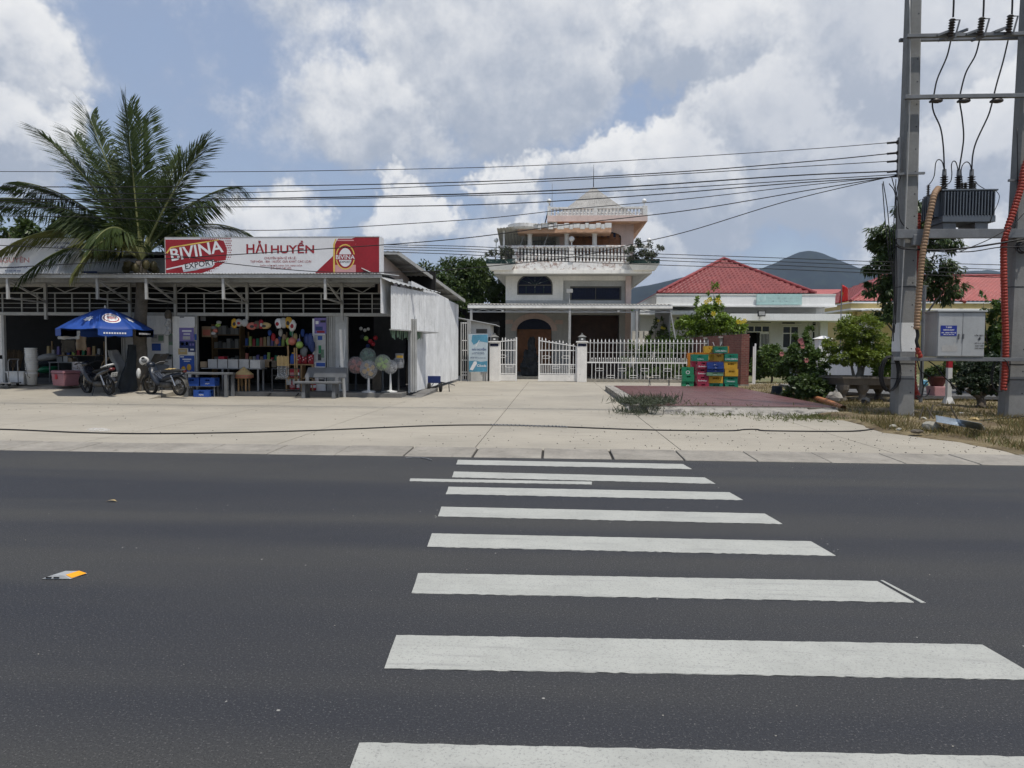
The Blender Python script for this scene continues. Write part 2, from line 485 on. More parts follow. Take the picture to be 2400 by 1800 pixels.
q = [G(*p) for p in ((962, 1122), (960, 1128), (1386, 1136), (1387, 1129.5))]
stripe(*q, 'lane_line')
q = [G(*p) for p in ((2062, 1361), (2070, 1361), (2169, 1413), (2158, 1414))]
stripe(q[0], q[3], q[2], q[1], 'paint_dash', 8)
# --- gutter of one-metre concrete blocks with drain slots between
kerb = tag(MB().box(-60, 9.74, -.08, 60, 10.60, -.012).build('kerb', 'pit_dark'), kind='structure')
gx = G(1118, 1057).x
blk = None
for i in range(-21, 20):
    x0 = gx + i * .985
    w0 = .034 if i in (-1, 0, 1, 2) else .014
    mb = MB().prism([(9.722, -.06), (9.722, .006), (9.80, .012), (10.52, .03), (10.545, .03), (10.545, -.06)], 'x', 0, .985 - w0)
    b_ = mb.build('gutter_block', 'gutter_concrete', kerb, bevel=.012)
    b_.location = (x0 + w0 * .5, R.uniform(-.006, .006), R.uniform(-.005, .004))
# --- yard cast in strips
yard = tag(MB().box(-60, 10.56, -.09, 30, 34.4, -.03).build('yard', 'soil'), kind='structure')
for i in range(-15, 8):
    x0 = -1.2 + 3.15 * i
    MB().box(x0 + .007, 10.556, -.05, x0 + 3.143, 34.6, .03 if i > 100 else .0).build('yard_slab', 'yard_concrete', yard)
M('plain_concrete', (.36, .335, .28), .9, var=.18, vs=.8, bump=.4)
tag(MB().box(-30, 34.63, -.09, 9.5, 62, -.012).build('courtyard', 'plain_concrete'), kind='structure')
# --- earth verge on the right: an uneven sheet with a crumbling front edge
edge = [G(px, py) for px, py in ((1880, 977), (1931, 983), (1975, 985), (2030, 1000), (2062, 1014), (2126, 1021), (2183, 1029), (2252, 1037), (2287, 1045), (2352, 1058), (2400, 1071), (2520, 1088))]
edge = [Vector((6.9, 31.5, 0)), Vector((7.0, 24.0, 0)), Vector((6.75, 19.5, 0))] + edge
from mathutils import noise as mn
def rag(poly, step=.16, amp=.09):
    out = []
    for a, b in zip(poly, poly[1:]):
        k = max(1, int((b - a).length / step))
        for i in range(k):
            p = a.lerp(b, i / k); out.append(p + Vector((mn.noise(p * 1.7) * amp, mn.noise(p * 2.3 + Vector((9, 0, 0))) * amp, 0)))
    return out + [poly[-1]]
eg = rag(edge)
mb = MB()
NX = 60
vs, fs = [], []
for p in eg:
    far = Vector((max(60, p.x + 50), p.y if p.y < 20 else p.y, 0))
    for i in range(NX + 1):
        s_ = (i / NX) ** 2.2; q = p.lerp(Vector((75, p.y + 6 * 0, 0)), s_)
        h = .002 + .10 * min(1, i * .12) * (.55 + mn.noise(q * .9)) + .03 * mn.noise(q * 3.1)
        vs.append((q.x, q.y, max(.004, h) if i else -.02))
k = len(eg)
fs = [(j * (NX + 1) + i, j * (NX + 1) + i + 1, (j + 1) * (NX + 1) + i + 1, (j + 1) * (NX + 1) + i) for j in range(k - 1) for i in range(NX)]
verge = tag(MB().add(vs, fs).build('verge', 'soil', smooth=True), kind='structure')
tag(MB().box(6.9, 31.55, -.09, 120, 140, -.004).build('terrain', 'far_ground'), kind='structure')
M('gravel_grey', (.11, .11, .108), .95, var=.3, vs=6, bump=.8, bscale=45)
drive = [(11.2, 22.2), (60, 21.0), (60, 28.5), (12.0, 27.5), (9.3, 29.5), (9.0, 25)]
tag(MB().prism(drive, 'z', .10, .19).build('driveway', 'gravel_grey'), kind='structure')
# --- hills
M('forest', (.009, .016, .019), .95, var=.35, vs=.012, spec=.05, col2=(.018, .028, .024), c2=(.5, .62))  # dark bluish base has cloud shadow and haze blue painted in
def hill(name, prof, Y0, depth, seed):
    pts = [P(px, py, Y0) for px, py in prof]
    xs = [p.x for p in pts]; zs = [max(0, p.z) for p in pts]
    def fn(u, v):
        x = xs[0] + (xs[-1] - xs[0]) * u; y = Y0 + (v - .5) * 2 * depth
        z = float(np.interp(x, xs, zs)); w = abs(v - .5) * 2
        f = math.cos(min(1, w) * math.pi / 2) ** 2.0
        n = mn.fractal(Vector((x / 420., y / 420., seed)), 1.0, 2.0, 5) * .13 * (.15 + w) + mn.fractal(Vector((x / 70., y / 70., seed + 4)), 1.0, 2.0, 3) * .006
        return (x, y, z * f * (1 + n * 1.2) - 1.0)
    return tag(MB().grid(fn, 150, 50).build(name, 'forest', smooth=True), kind='structure')
hill('hill', [(1180, 815), (1380, 705), (1440, 688), (1488, 673), (1552, 661), (1600, 649), (1660, 637), (1720, 632), (1790, 645), (1900, 690), (2050, 760), (2200, 822)], 2200, 560, 1)
hill('hill', [(1480, 815), (1640, 700), (1774, 631), (1807, 620), (1845, 604), (1872, 593), (1888, 591), (1910, 596), (1937, 606), (1970, 623), (1994, 633), (2044, 639), (2100, 660), (2180, 715), (2300, 812)], 2600, 620, 2)
hill('hill', [(1980, 815), (2120, 690), (2224, 648), (2257, 638), (2305, 635), (2348, 643), (2420, 650), (2600, 700), (2800, 800)], 3100, 760, 3)
hill('hill', [(-1400, 815), (-900, 720), (-500, 740), (-150, 700), (150, 730), (420, 760), (700, 815)], 3000, 700, 5)
# --- humid air before the hills, which also carry haze blue in their colour
hz, ht, hb = base_mat('air'); ht.n.clear()
pv = ht.new('ShaderNodeVolumePrincipled'); pv.inputs['Color'].default_value = (.66, .80, 1, 1); pv.inputs['Density'].default_value = 0.00010; pv.inputs['Anisotropy'].default_value = .2
ho = ht.new('ShaderNodeOutputMaterial'); ht.l.new(pv.outputs[0], ho.inputs['Volume'])
MATS['air'] = hz
tag(MB().box(-4800, -900, -1.5, 4800, 4900, 455).build('haze', 'air'), kind='stuff')
# ================================================================ roadside shop
M('painted_steel', (.36, .36, .345), .5, var=.14, vs=3, streak=.35, spec=.4)
M('galv_sheet', (.33, .335, .33), .55, metal=.25, var=.16, vs=1.2, streak=.35)
M('white_sheet', (.66, .67, .67), .6, var=.12, vs=1.2, streak=.75, grime=.18)
M('white_wall', (.68, .67, .64), .85, var=.1, vs=1.1, streak=.3)
M('grey_wall', (.42, .43, .43), .85, var=.14, vs=1.3, streak=.3)
M('pink_wall', (.56, .47, .43), .9, var=.12, vs=1.0, streak=.25)
M('dark_inside', (.012, .0115, .011), .9, var=.3)  # near-black colour stands in for the shade of unlit depths
M('dim_wall', (.06, .06, .06), .9, var=.2)  # grey wall with indoor shade put into its colour
M('floor_concrete', (.16, .155, .145), .9, var=.2, vs=1.1, bump=.5, grime=.4)
M('black', (.012, .012, .013), .5, var=.2)
M('sign_white', (.66, .66, .67), .55, var=.05, vs=1.5)
M('sign_red', (.27, .016, .024), .5, var=.16, vs=1.3)
M('sign_yellow', (.62, .45, .10), .5)
M('dark_blue', (.03, .05, .16), .5)
M('ink', (.03, .03, .035), .6)
FY = 22.5                                    # shop front plane
shop = thing('shop_building', 'long open-fronted shop with a grey metal canopy and dark interior', 'shop', (-11.5, 22.5, 0))
def sbox(name, mat, *c, bevel=0): return MB().box(*c).build(name, mat, shop, bevel=bevel)
def at(px, Y=FY): return P(px, 800, Y).x
sbox('floor_slab', 'floor_concrete', -11.95, 21.7, -.05, -4.78, 27.6, .15, bevel=.02)
MB().prism([(21.9, .0), (25.2, .135), (25.2, -.06), (21.9, -.06)], 'x', -4.77, -4.2).build('side_footing', 'floor_concrete', shop)
MB().prism([(19.9, .001), (22.6, .274), (22.6, -.05), (19.9, -.05)], 'x', -24, -11.96).build('ramp', 'yard_concrete', shop)
sbox('floor_slab', 'floor_concrete', -24, 22.601, -.05, -11.96, 27.6, .276)
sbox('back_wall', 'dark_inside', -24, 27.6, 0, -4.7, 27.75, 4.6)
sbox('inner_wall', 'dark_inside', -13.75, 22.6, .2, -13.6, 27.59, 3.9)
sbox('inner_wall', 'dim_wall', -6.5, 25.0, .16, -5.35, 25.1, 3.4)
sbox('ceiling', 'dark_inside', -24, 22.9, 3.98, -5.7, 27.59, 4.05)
# front walls and shutters between the openings
for nm, mt, a, b, z0, z1 in (('wall', 'grey_wall', 297, 334, .12, 2.6), ('wall', 'white_wall', 336, 404, .12, 2.6), ('wall', 'grey_wall', 787, 813, .15, 2.58)):
    sbox(nm, mt, at(a), FY - .06, z0, at(b), FY + .08, z1)
def shutter(a, b, n, z0=.16, z1=2.58, mt='painted_steel', y=FY):
    w = (b - a) / n; g = MB()
    for i in range(n):
        x = a + i * w
        g.box(x + .006, y - .05 + .02 * (i % 2), z0, x + w - .006, y + .02 + .02 * (i % 2), z1)
    return g.build('folded_shutter', mt, shop)
shutter(at(286), at(297), 4, .19)
shutter(at(766), at(786), 4)
shutter(at(962, 22.4), at(977, 22.4), 3, .15, 2.5, y=22.42)
dp = sbox('door_panel', 'white_wall', at(411), FY - .16, .2, at(461), FY - .10, 2.56)
pp = sbox('poster_panel', 'sign_white', at(736), FY - .14, .16, at(765), FY - .09, 2.5)
sbox('door_frame', 'painted_steel', at(462), FY - .12, .16, at(466), FY, 2.58)
sbox('door_frame', 'painted_steel', at(813.5), FY - .10, .15, at(817), FY + .02, 2.56)
fl = sbox('side_door', 'white_wall', -19.6, FY - .05, 1.25, at(7), FY, 2.6); sbox('door_frame', 'painted_steel', at(9), FY - .08, .19, at(14), FY + .02, 2.62)
MB().box(-19.6, FY - .052, .3, at(7), FY - .002, 1.12).build('side_door', 'white_wall', shop)
sbox('head_beam', 'painted_steel', -19.5, FY - .09, 2.585, -4.82, FY + .05, 2.69)
sbox('mid_rail', 'painted_steel', -19.5, FY - .02, 3.31, -4.82, FY + .02, 3.35)
sbox('top_beam', 'galv_sheet', -19.5, FY - .06, 3.64, -4.9, FY + .06, 3.78)
for z in (2.84, 2.99, 3.15): sbox('rail', 'painted_steel', -19.5, FY - .008, z - .009, -4.84, FY + .008, z + .009)
vb = None
for k, px in enumerate((7, 52, 89, 130, 170, 211, 253, 437, 479, 523, 567, 615, 659, 711, 753, 841, 872)):
    if vb is None: vb = MB().box(-.018, -.018, 2.69, .018, .018, 3.31).build('baluster', 'painted_steel', shop, world=False); vb.location = (at(px) + 11.5, .03, 0)
    else: inst(vb, shop, (at(px) + 11.5, .03, 0))
for px in (114, 310, 416, 583, 804): sbox('post', 'painted_steel', at(px) - .04, FY - .13, 2.45, at(px) + .04, FY - .05, 3.64)
zig = [at(p) for p in (-30, 30, 75, 120, 155, 205, 253, 300, 416, 440, 500, 583, 600, 645, 690, 735, 790, 804, 850, 880)]
for i, (a, b) in enumerate(zip(zig, zig[1:])):
    z0, z1 = ((3.36, 3.62), (3.62, 3.36))[i % 2]
    MB().bar((a, FY, z0), (b, FY, z1), .025).build('truss_strut', 'painted_steel', shop)
# canopy of corrugated sheet on cantilever brackets
EY = 20.62
def corr(x0, x1, ya, yb, za, zb, pitch=.10, amp=.012):
    n = int((x1 - x0) / pitch * 4)
    return MB().sheet(lambda u, v: (x0 + (x1 - x0) * u, ya + (yb - ya) * v, za + (zb - za) * v + amp * math.sin(u * (x1 - x0) / pitch * 2 * math.pi)), n, 2, (0, 0, -.004))
corr(-21, -5.12, EY, 23.1, 3.765, 3.97).build('canopy_roof', 'galv_sheet', shop)
sbox('fascia', 'painted_steel', -21, EY + .03, 3.645, -5.13, EY + .07, 3.742)
sbox('gutter_beam', 'galv_sheet', -21, EY + .5, 3.56, -5.2, EY + .6, 3.70)
for bx in (-19.6, -16.83, -13.96, -12.41, -10.0, -6.86):
    g = MB().box(bx - .035, EY + .08, 3.0, bx + .035, EY + .15, 3.642)
    g.bar((bx, EY + .15, 3.03), (bx, FY - .13, 3.0), .045).bar((bx, EY + .15, 3.60), (bx, FY - .13, 3.66), .045).bar((bx, EY + .16, 3.57), (bx, FY - .14, 3.03), .05)
    g.build('canopy_bracket', 'painted_steel', shop)
# upper wall, main roof, side walls
MB().box(-21, 23.12, 3.6, -6.0, 23.25, 4.55).build('upper_wall', 'white_wall', shop)
for a, b in ((178, 190), (196, 231)):
    w_ = sbox('upper_window', 'dark_blue', at(a, 23.1), 23.08, 3.9, at(b, 23.1), 23.11, 4.12)
rf = [(-21, 23.3, 4.80), (-5.22, 23.3, 4.80), (-4.25, 33.4, 3.93), (-21, 33.4, 3.93)]
def roofz(y): return 4.80 - (y - 23.3) * .0861
def roofx(y): return -5.22 + (y - 23.3) * .096
n_ = 300
MB().sheet(lambda u, v: (-21 + (roofx(23.3 + 10.1 * v) + 21) * u, 23.3 + 10.1 * v, roofz(23.3 + 10.1 * v) + .018 * math.sin(u * 15.8 / .2 * 2 * math.pi)), n_, 3, (0, 0, -.006)).build('main_roof', 'galv_sheet', shop)
MB().box(-21, 23.27, 4.69, -5.24, 23.31, 4.79).build('roof_fascia', 'painted_steel', shop)
MB().bar((-5.23, 23.32, 4.74), (-4.27, 33.4, 3.86), .05, .13).build('barge_board', 'painted_steel', shop)
for i in range(7):
    y = 23.9 + i * 1.5; MB().box(-6.2, y, roofz(y) - .12, roofx(y) - .06, y + .06, roofz(y) - .04).build('purlin', 'galv_sheet', shop)
MB().prism([(23.26, 3.4), (33.3, 3.4), (33.3, 3.84), (23.26, 4.70)], 'x', -5.9, -5.75).build('gable_wall', 'pink_wall', shop)
w_ = MB().box(-5.76, 25.5, 3.62, -5.735, 25.95, 4.05).build('side_window', 'black', shop)
# lower side wall of vertical painted sheets, each sheet a piece
y = 22.56
while y < 33.6:
    w = R.uniform(.78, .95); y1 = min(y + w, 33.7)
    MB().sheet(lambda u, v, a=y, b=y1: (-4.62 + .012 * math.sin(u * (b - a) / .14 * 2 * math.pi), a + (b - a) * u, .12 + (3.62 + .0 * a) * v * (.985 if a > 30 else 1)), 22, 1, (-.006, 0, 0)).build('wall_sheet', 'white_sheet', shop)
    y = y1 + .006
MB().box(-4.72, 22.5, .1, -4.66, 33.7, 3.72).build('side_wall', 'grey_wall', shop)
# flared side awning: two hanging panels of vertical sheet and its little roof
def hang(p0, p1, z0, z1, name, ex=0):
    d = (Vector(p1) - Vector(p0)); L = d.length; nrm = Vector((d.y, -d.x, 0)).normalized()
    MB().sheet(lambda u, v: Vector(p0) + d * u + nrm * (.010 * math.sin(u * L / .12 * 2 * math.pi)) + Vector((0, 0, z0 + (z1 - z0) * v)), int(L / .12 * 6), 1, nrm * -.005).build(name, 'white_sheet', shop)
hang((-5.16, 20.66, 0), (-5.12, 22.2, 0), 2.60, 3.64, 'awning_panel')
hang((-4.93, 21.0, 0), (-4.06, 24.5, 0), 2.14, 3.45, 'awning_panel')
MB().bar((-4.95, 20.98, 2.12), (-4.08, 24.48, 2.12), .06, .03).build('awning_edge', 'painted_steel', shop)
MB().bar((-4.06, 24.5, 2.12), (-4.6, 24.6, 2.1), .06, .03).build('awning_edge', 'painted_steel', shop)
MB().sheet(lambda u, v: Vector((-5.75, 20.68, 3.93)).lerp(Vector((-5.75, 24.6, 3.93)), u).lerp(Vector((-4.88, 20.72, 3.53)).lerp(Vector((-4.0, 24.6, 3.53)), u), v) + Vector((0, 0, .02 * math.sin(u * 24 * math.pi))), 140, 1, (0, 0, -.006)).build('awning_roof', 'galv_sheet', shop)
g = MB()
for k, yy in enumerate(np.arange(21.3, 23.6, .11)):
    x = -4.93 + (yy - 21.0) * .249 - .18
    g.quad((x, yy, 2.16), (x + .02, yy + .1, 2.16), (x + .02 + R.uniform(-.05, .05), yy + .1, 2.16 - R.uniform(.2, .36)), (x + R.uniform(-.05, .05), yy, 2.16 - R.uniform(.2, .36)))
M('old_green_net', (.13, .20, .14), .9, var=.3, vs=6)
tag(g.build('torn_net', 'old_green_net'), 'torn green shade net hanging below the white side awning', 'net')

# ---------------------------------------------------------------- sign boards above the canopy
SY = 20.9
def S(cx, cy): return Vector((-11.89 + 6.634 * (cx - 25) / 1880, SY, 3.80 + 1.09 * (455 - cy) / 320))
sg = thing('shop_sign', 'wide red and white shop sign with a red beer can, above the canopy', 'sign', (-8.57, SY, 3.8))
MB().box(-11.89, SY + .004, 3.80, -5.256, SY + .06, 4.89).build('board', 'sign_white', sg)
MB().box(-5.255, SY, 3.80, -5.20, SY + .32, 4.89).build('side_return', 'sign_white', sg)
for a, b in ((4.885, 4.905),): MB().box(-11.9, SY - .004, a, -5.25, SY + .06, b).build('frame', 'painted_steel', sg)
MB().box(-11.905, SY - .004, 3.8, -11.885, SY + .06, 4.885).build('frame', 'painted_steel', sg)
def flat(poly, mat, name, lift=.002):
    return MB().prism([(S(*p).x, S(*p).z) for p in poly][::-1], 'y', SY + .0045 - lift, SY + .004).build(name, mat, sg)
flat([(27, 152), (480, 152), (545, 165), (572, 235), (578, 335), (500, 390), (430, 420), (350, 452), (27, 452)], 'sign_red', 'red_panel', .002)
g = MB()
for i in range(15):
    for j in range(17):
        cx, cy = 330 + j * 17 + (i % 2) * 8.5, 146 + i * 20.5
        dd = (cx - 430) / 190 if cy < 240 else (cx - (640 - abs(cy - 260) * 1.35)) / 90 + .8
        if cy < 215 and 330 < cx < 560 and cy < 175: rr, = (5.5,)
        else: rr = 6.8 * (1.35 - abs(dd - .75) * 1.5)
        if rr < 1.6 or cx < 395 and cy > 200 or cx > 618 or cy > 450: continue
        p = S(cx, cy); r_ = min(rr, 7) * .0031
        g.add([(p.x + r_ * math.cos(a * math.pi / 4), SY + .0005, p.z + r_ * math.sin(a * math.pi / 4)) for a in range(8)], [tuple(range(8))])
tag(g.build('halftone_dots', 'sign_red', sg), kind='stuff')
flat([(32, 268), (72, 218), (500, 152), (502, 162), (80, 228), (42, 278)], 'sign_yellow', 'gold_line', .004)
flat([(32, 412), (175, 380), (560, 338), (575, 270), (582, 345), (180, 392), (32, 424)], 'sign_white', 'white_line', .004)
flat([(170, 385), (195, 372), (300, 352), (380, 352), (455, 335), (462, 375), (440, 400), (330, 415), (300, 425), (185, 443)], 'sign_white', 'label_brush', .0045)
M('brush_shadow', (.42, .45, .48), .6)
flat([(180, 425), (300, 404), (325, 412), (445, 380), (440, 400), (330, 415), (300, 425), (185, 443)], 'brush_shadow', 'label_shade', .005)
def stext(s, cx, cy, w, mat, **k):
    p = S(cx, cy); ang = k.pop('rot', 0); p.y = SY - k.pop('lift', .002)
    return text(s, 1, mat, sg, p, x=(math.cos(ang), 0, math.sin(ang)), width=w * 6.634 / 1880, **k)
stext('BIVINA', 306, 252, 470, 'sign_white', rot=RAD(9.5), bold=.018, height=110 * .0034, lift=.003)
stext('EXPORT', 332, 372, 268, 'ink', rot=RAD(8.5), bold=.008, height=50 * .0034, lift=.004)
stext('HẢI', 836, 222, 180, 'sign_red', bold=.02, height=112 * .0034)
stext('HUYỀN', 1151, 222, 378, 'sign_red', bold=.02, height=112 * .0034)
stext('CHUYÊN BÁN SỈ VÀ LẺ:', 1044, 316, 280, 'sign_red', bold=.008)
stext('TẠP HÓA - BIA - NƯỚC GIẢI KHÁT CÁC LOẠI', 1046, 349, 535, 'sign_red', bold=.008)
stext('THÔN XÓM MỚI, NINH TÂY, NINH HÒA', 1048, 385, 372, 'sign_red', bold=.004)
stext('ĐT: 0350 547 475', 1048, 409, 182, 'sign_red', bold=.004)
M('sign_pink', (.52, .27, .27), .6)
flat([(1345, 452), (1505, 300), (1505, 452)], 'sign_red', 'red_stripe', .002)
flat([(1700, 138), (1903, 138), (1903, 452), (1700, 452)], 'sign_red', 'red_panel', .002)
flat([(1660, 152), (1700, 138), (1700, 200)], 'sign_red', 'red_panel', .0021)
flat([(1505, 200), (1525, 152), (1535, 152), (1520, 200), (1520, 452), (1505, 452)], 'sign_yellow', 'can_edge', .0035)
flat([(1520, 205), (1535, 168), (1550, 150), (1670, 150), (1690, 175), (1702, 210), (1702, 452), (1520, 452)], 'sign_red', 'beer_can', .003)
flat([(1540, 160), (1682, 160), (1686, 170), (1537, 170)], 'sign_pink', 'can_rim', .004)
def oval(cx, cy, rx, ry, mat, name, lift, n=28): flat([(cx + rx * math.cos(2 * math.pi * i / n), cy + ry * math.sin(2 * math.pi * i / n)) for i in range(n)], mat, name, lift)
flat([(1521, 380), (1701, 380), (1701, 452), (1521, 452)], 'sign_pink', 'can_base', .0034)
oval(1610, 310, 84, 112, 'sign_yellow', 'label_ring', .0038); oval(1610, 310, 74, 102, 'sign_red', 'label_ring', .0042); oval(1610, 315, 56, 82, 'sign_white', 'label_oval', .0046)
flat([(1520, 288), (1702, 288), (1702, 336), (1520, 336)], 'sign_red', 'label_band', .005)
stext('BIVINA', 1611, 312, 164, 'sign_white', bold=.014, lift=.0025, height=38 * .0034)
stext('EXPORT', 1611, 354, 92, 'ink', bold=.012, lift=.0025)
# old sign at the far left
s2 = thing('shop_sign', 'faded white shop sign with torn print, behind the palm fronds', 'sign', (-17, SY, 3.8))
MB().box(-20.4, SY + .3, 3.8, -14.80, SY + .36, 4.93).build('board', 'sign_white', s2)
def t2(s, px, py, w, mat, **k):
    p = P(px, py, SY + .298); text(s, 1, mat, s2, p, width=w * 21.2 / 1640, **k)
t2('TĂNG THÊM', 144, 569, 40, 'dark_blue', bold=.02); t2('SỨC MẠNH', 144, 579, 38, 'dark_blue', bold=.02)
t2('TỈNH TÁO', 147, 588, 38, 'dark_blue', bold=.02); t2('TỨC THÌ', 149, 597, 30, 'dark_blue', bold=.02)
t2('XÓM MỚI NINH TÂY, NINH HÒA, KHÁNH HÒA', 12, 626.5, 114, 'dark_blue', bold=.02); t2('ĐT: 0258 368 3028', 30, 634.5, 40, 'dark_blue', bold=.02)
t2('Thế Hòa', 27, 577, 30, 'dark_blue', bold=.01); t2('NGUYÊN', 30, 608, 84, 'sign_pink', height=.2, bold=.02)

# ---------------------------------------------------------------- coconut palm growing through the canopy
M('palm_trunk', (.11, .095, .075), .95, var=.3, vs=5, bump=.8, bscale=22)
M('palm_stalk', (.15, .16, .06), .7, var=.2)
leafmat('palm_leaf', (.016, .030, .010), (.070, .096, .030), .22, .5, 1.6, .12)
leafmat('palm_leaf_dry', (.07, .08, .022), (.17, .17, .055), .25, .5, 1.6, .12)
pb = Vector((-13.2, 21.6, 0))
palm = thing('coconut_palm', 'coconut palm with its trunk rising through the shop canopy', 'palm', pb)
pt = [pb + Vector((.03 * math.sin(i * .5) + (.006 * i), 0, -.05 + i * .215)) for i in range(21)]
MB().tube(pt, [(.22 - .003 * i) * (1.0 + (.06 if i % 2 else 0)) for i in range(21)], 14).build('trunk', 'palm_trunk', palm, smooth=True)
top = pt[-1] + Vector((0, 0, .05))
def frond(tip, arch, seed, L_leaf=.62, dry=False, dens=1.0, name='frond', hang_=.4):
    """curved stalk from the crown to tip with drooping leaflets on both sides"""
    rng = np.random.default_rng(seed); tip = Vector(tip)
    c1 = top + (tip - top) * .45 + Vector((0, 0, arch)); n = 18
    pts = [(top * (1 - t) ** 2 + c1 * (2 * t * (1 - t)) + tip * t * t) for t in [i / n for i in range(n + 1)]]
    st = MB().tube(pts, [.045 * (1 - .85 * i / n) + .004 for i in range(n + 1)], 5)
    length = sum((b - a).length for a, b in zip(pts, pts[1:]))
    k = int(length / .0145 * dens); cen, dr, nr, LL = [], [], [], []
    for i in range(k):
        t = .16 + .84 * (i + .5) / k; f = t * n; j = min(n - 1, int(f)); p = pts[j].lerp(pts[j + 1], f - j)
        tg = (pts[j + 1] - pts[j]).normalized(); sd = tg.cross(Vector((0, 0, 1)))
        sd = sd.normalized() if sd.length > .05 else Vector((1, 0, 0)); up = sd.cross(tg)
        s = (-1, 1)[i % 2]
        d = (sd * s * (1.0 - .5 * t) + tg * (.5 + .8 * t) + up * (.26 + rng.uniform(-.1, .1)) + Vector((0, 0, -hang_)) + Vector(rng.uniform(-.10, .10, 3)))
        d.normalize(); cen.append(p); dr.append(d); nr.append((up + sd * -s * .4).normalized()); LL.append(L_leaf * (1.12 - .75 * abs(t - .45) ** 1.3 - .35 * max(0, t - .8)) * rng.uniform(.85, 1.1))
    cen, dr, nr, LL = np.array(cen), np.array(dr), np.array(nr), np.array(LL)
    # each leaflet: two blades in line, the outer one drooping
    d2 = dr + np.array([0, 0, -.12 - hang_ * .9]); d2 /= np.linalg.norm(d2, axis=1)[:, None]
    a_c = np.concatenate([cen, cen + dr * (LL * .5)[:, None]]); a_d = np.concatenate([dr, d2]); a_n = np.concatenate([nr, nr]); a_l = np.concatenate([LL * .62, LL * .55])
    me = leaf_mesh(name, a_c - np.array(pb), a_d, a_n, a_l, np.concatenate([np.full(len(cen), .022), np.full(len(cen), .019)]))
    fr = link(name, me, 'palm_leaf_dry' if dry else 'palm_leaf', palm)
    st.build('stalk', 'palm_stalk', fr)
    return fr
FR = [((212, 280), .2, 21.9, 0), ((296, 262), .15, 21.6, 0), ((332, 285), .1, 22.6, 0), ((108, 322), .7, 21.3, 0), ((175, 320), .4, 22.8, 0), ((478, 345), .6, 21.6, 0), ((425, 365), .6, 23.2, 0),
      ((552, 436), 1.0, 22.0, 0), ((585, 548), 1.35, 22.2, 0), ((470, 470), .9, 23.4, 0), ((40, 425), 1.1, 21.9, 0), ((-60, 470), 1.5, 21.4, 0), ((5, 585), 1.6, 20.9, 1), ((60, 640), 1.4, 20.4, 0),
      ((185, 625), 1.5, 19.9, 1), ((225, 560), 1.3, 19.6, 0), ((440, 560), 1.2, 23.2, 0), ((130, 520), 1.5, 23.5, 0), ((360, 420), .9, 23.9, 0), ((260, 380), .6, 23.6, 0)]
for i, ((px, py), ar, Yf, dry) in enumerate(FR): frond(P(px, py, Yf), ar, 40 + i, dry=bool(dry), L_leaf=1.12 if py < 400 else 1.0, hang_=.10 if py < 270 else .35 if py < 400 else .8)
M('coconut', (.09, .075, .03), .6, var=.3)
for i in range(9):
    a = i * .7; c = top + Vector((.42 * math.cos(a), .42 * math.sin(a), -.18 - .12 * (i % 2)))
    MB().ell(c, (.12, .12, .15), 10, 7).build('coconut', 'coconut', palm, smooth=True)
# ================================================================ goods, bikes and furniture in front of the shop
def col(name, c, rough=.5, **k): return M(name, c, rough, **k)
for nm, c in (('plastic_white', (.58, .58, .56)), ('plastic_orange', (.50, .15, .02)), ('plastic_pink', (.32, .145, .16)), ('plastic_blue', (.02, .07, .30)), ('plastic_navy', (.015, .03, .12)), ('plastic_red', (.36, .02, .03)),
              ('plastic_green', (.02, .20, .09)), ('plastic_yellow', (.50, .29, .03)), ('plastic_grey', (.16, .165, .17)), ('plastic_purple', (.16, .13, .34)), ('paper_white', (.36, .355, .34)), ('cardboard', (.28, .20, .12)),
              ('straw', (.42, .31, .14)), ('lime', (.30, .44, .10)), ('coral', (.44, .14, .10)), ('wood', (.30, .19, .09)), ('pale_wood', (.46, .33, .15))): M(nm, c, .45, var=.12, vs=5)
M('tarp', (.022, .028, .035), .75, var=.3, vs=4)
M('sack_cloth', (.40, .40, .39), .85, var=.15, vs=4, bump=.3)
M('dark_metal', (.05, .052, .055), .45, metal=.6, var=.2)
M('grey_metal', (.22, .225, .23), .5, metal=.35, var=.2, streak=.2)
M('chrome', (.45, .45, .45), .25, metal=.9)
M('rubber', (.014, .014, .014), .85, var=.3, vs=20)
M('bike_black', (.012, .012, .014), .3, coat=.4, var=.2, spec=.5)
M('bike_navy', (.012, .018, .03), .4, var=.3, spec=.5)
M('red_glass', (.10, .012, .012), .25, spec=.6)
M('engine_grey', (.10, .095, .085), .6, metal=.5, var=.35, vs=12)
M('mud', (.10, .085, .065), .9, var=.3)
M('bench_concrete', (.115, .12, .125), .85, var=.16, vs=3, bump=.3)
M('broom_straw', (.12, .085, .05), .95, var=.4, vs=14, bump=.8)
M('old_paint', (.40, .38, .36), .8, var=.2, vs=5, col2=(.16, .11, .09), c2=(.5, .62))
M('block_concrete', (.27, .25, .21), .95, var=.2, vs=6, bump=.6)
def clear_plastic():
    m, t, b = base_mat('clear_film'); b.inputs['Base Color'].default_value = (.75, .76, .78, 1); b.inputs['Roughness'].default_value = .22; b.inputs['Alpha'].default_value = .16
    bn = t.new('ShaderNodeBump'); bn.inputs['Strength'].default_value = .7; t.put(bn.inputs['Height'], t.noise(wpos(t), 18, 4, .6)); t.put(b.inputs['Normal'], bn.outputs[0])
    MATS['clear_film'] = m
clear_plastic()
ORD = ('first', 'second', 'third', 'fourth', 'fifth', 'sixth', 'seventh', 'eighth', 'ninth', 'tenth', 'eleventh', 'twelfth', 'thirteenth')
def FL(px, py): return G(px, py, .277)

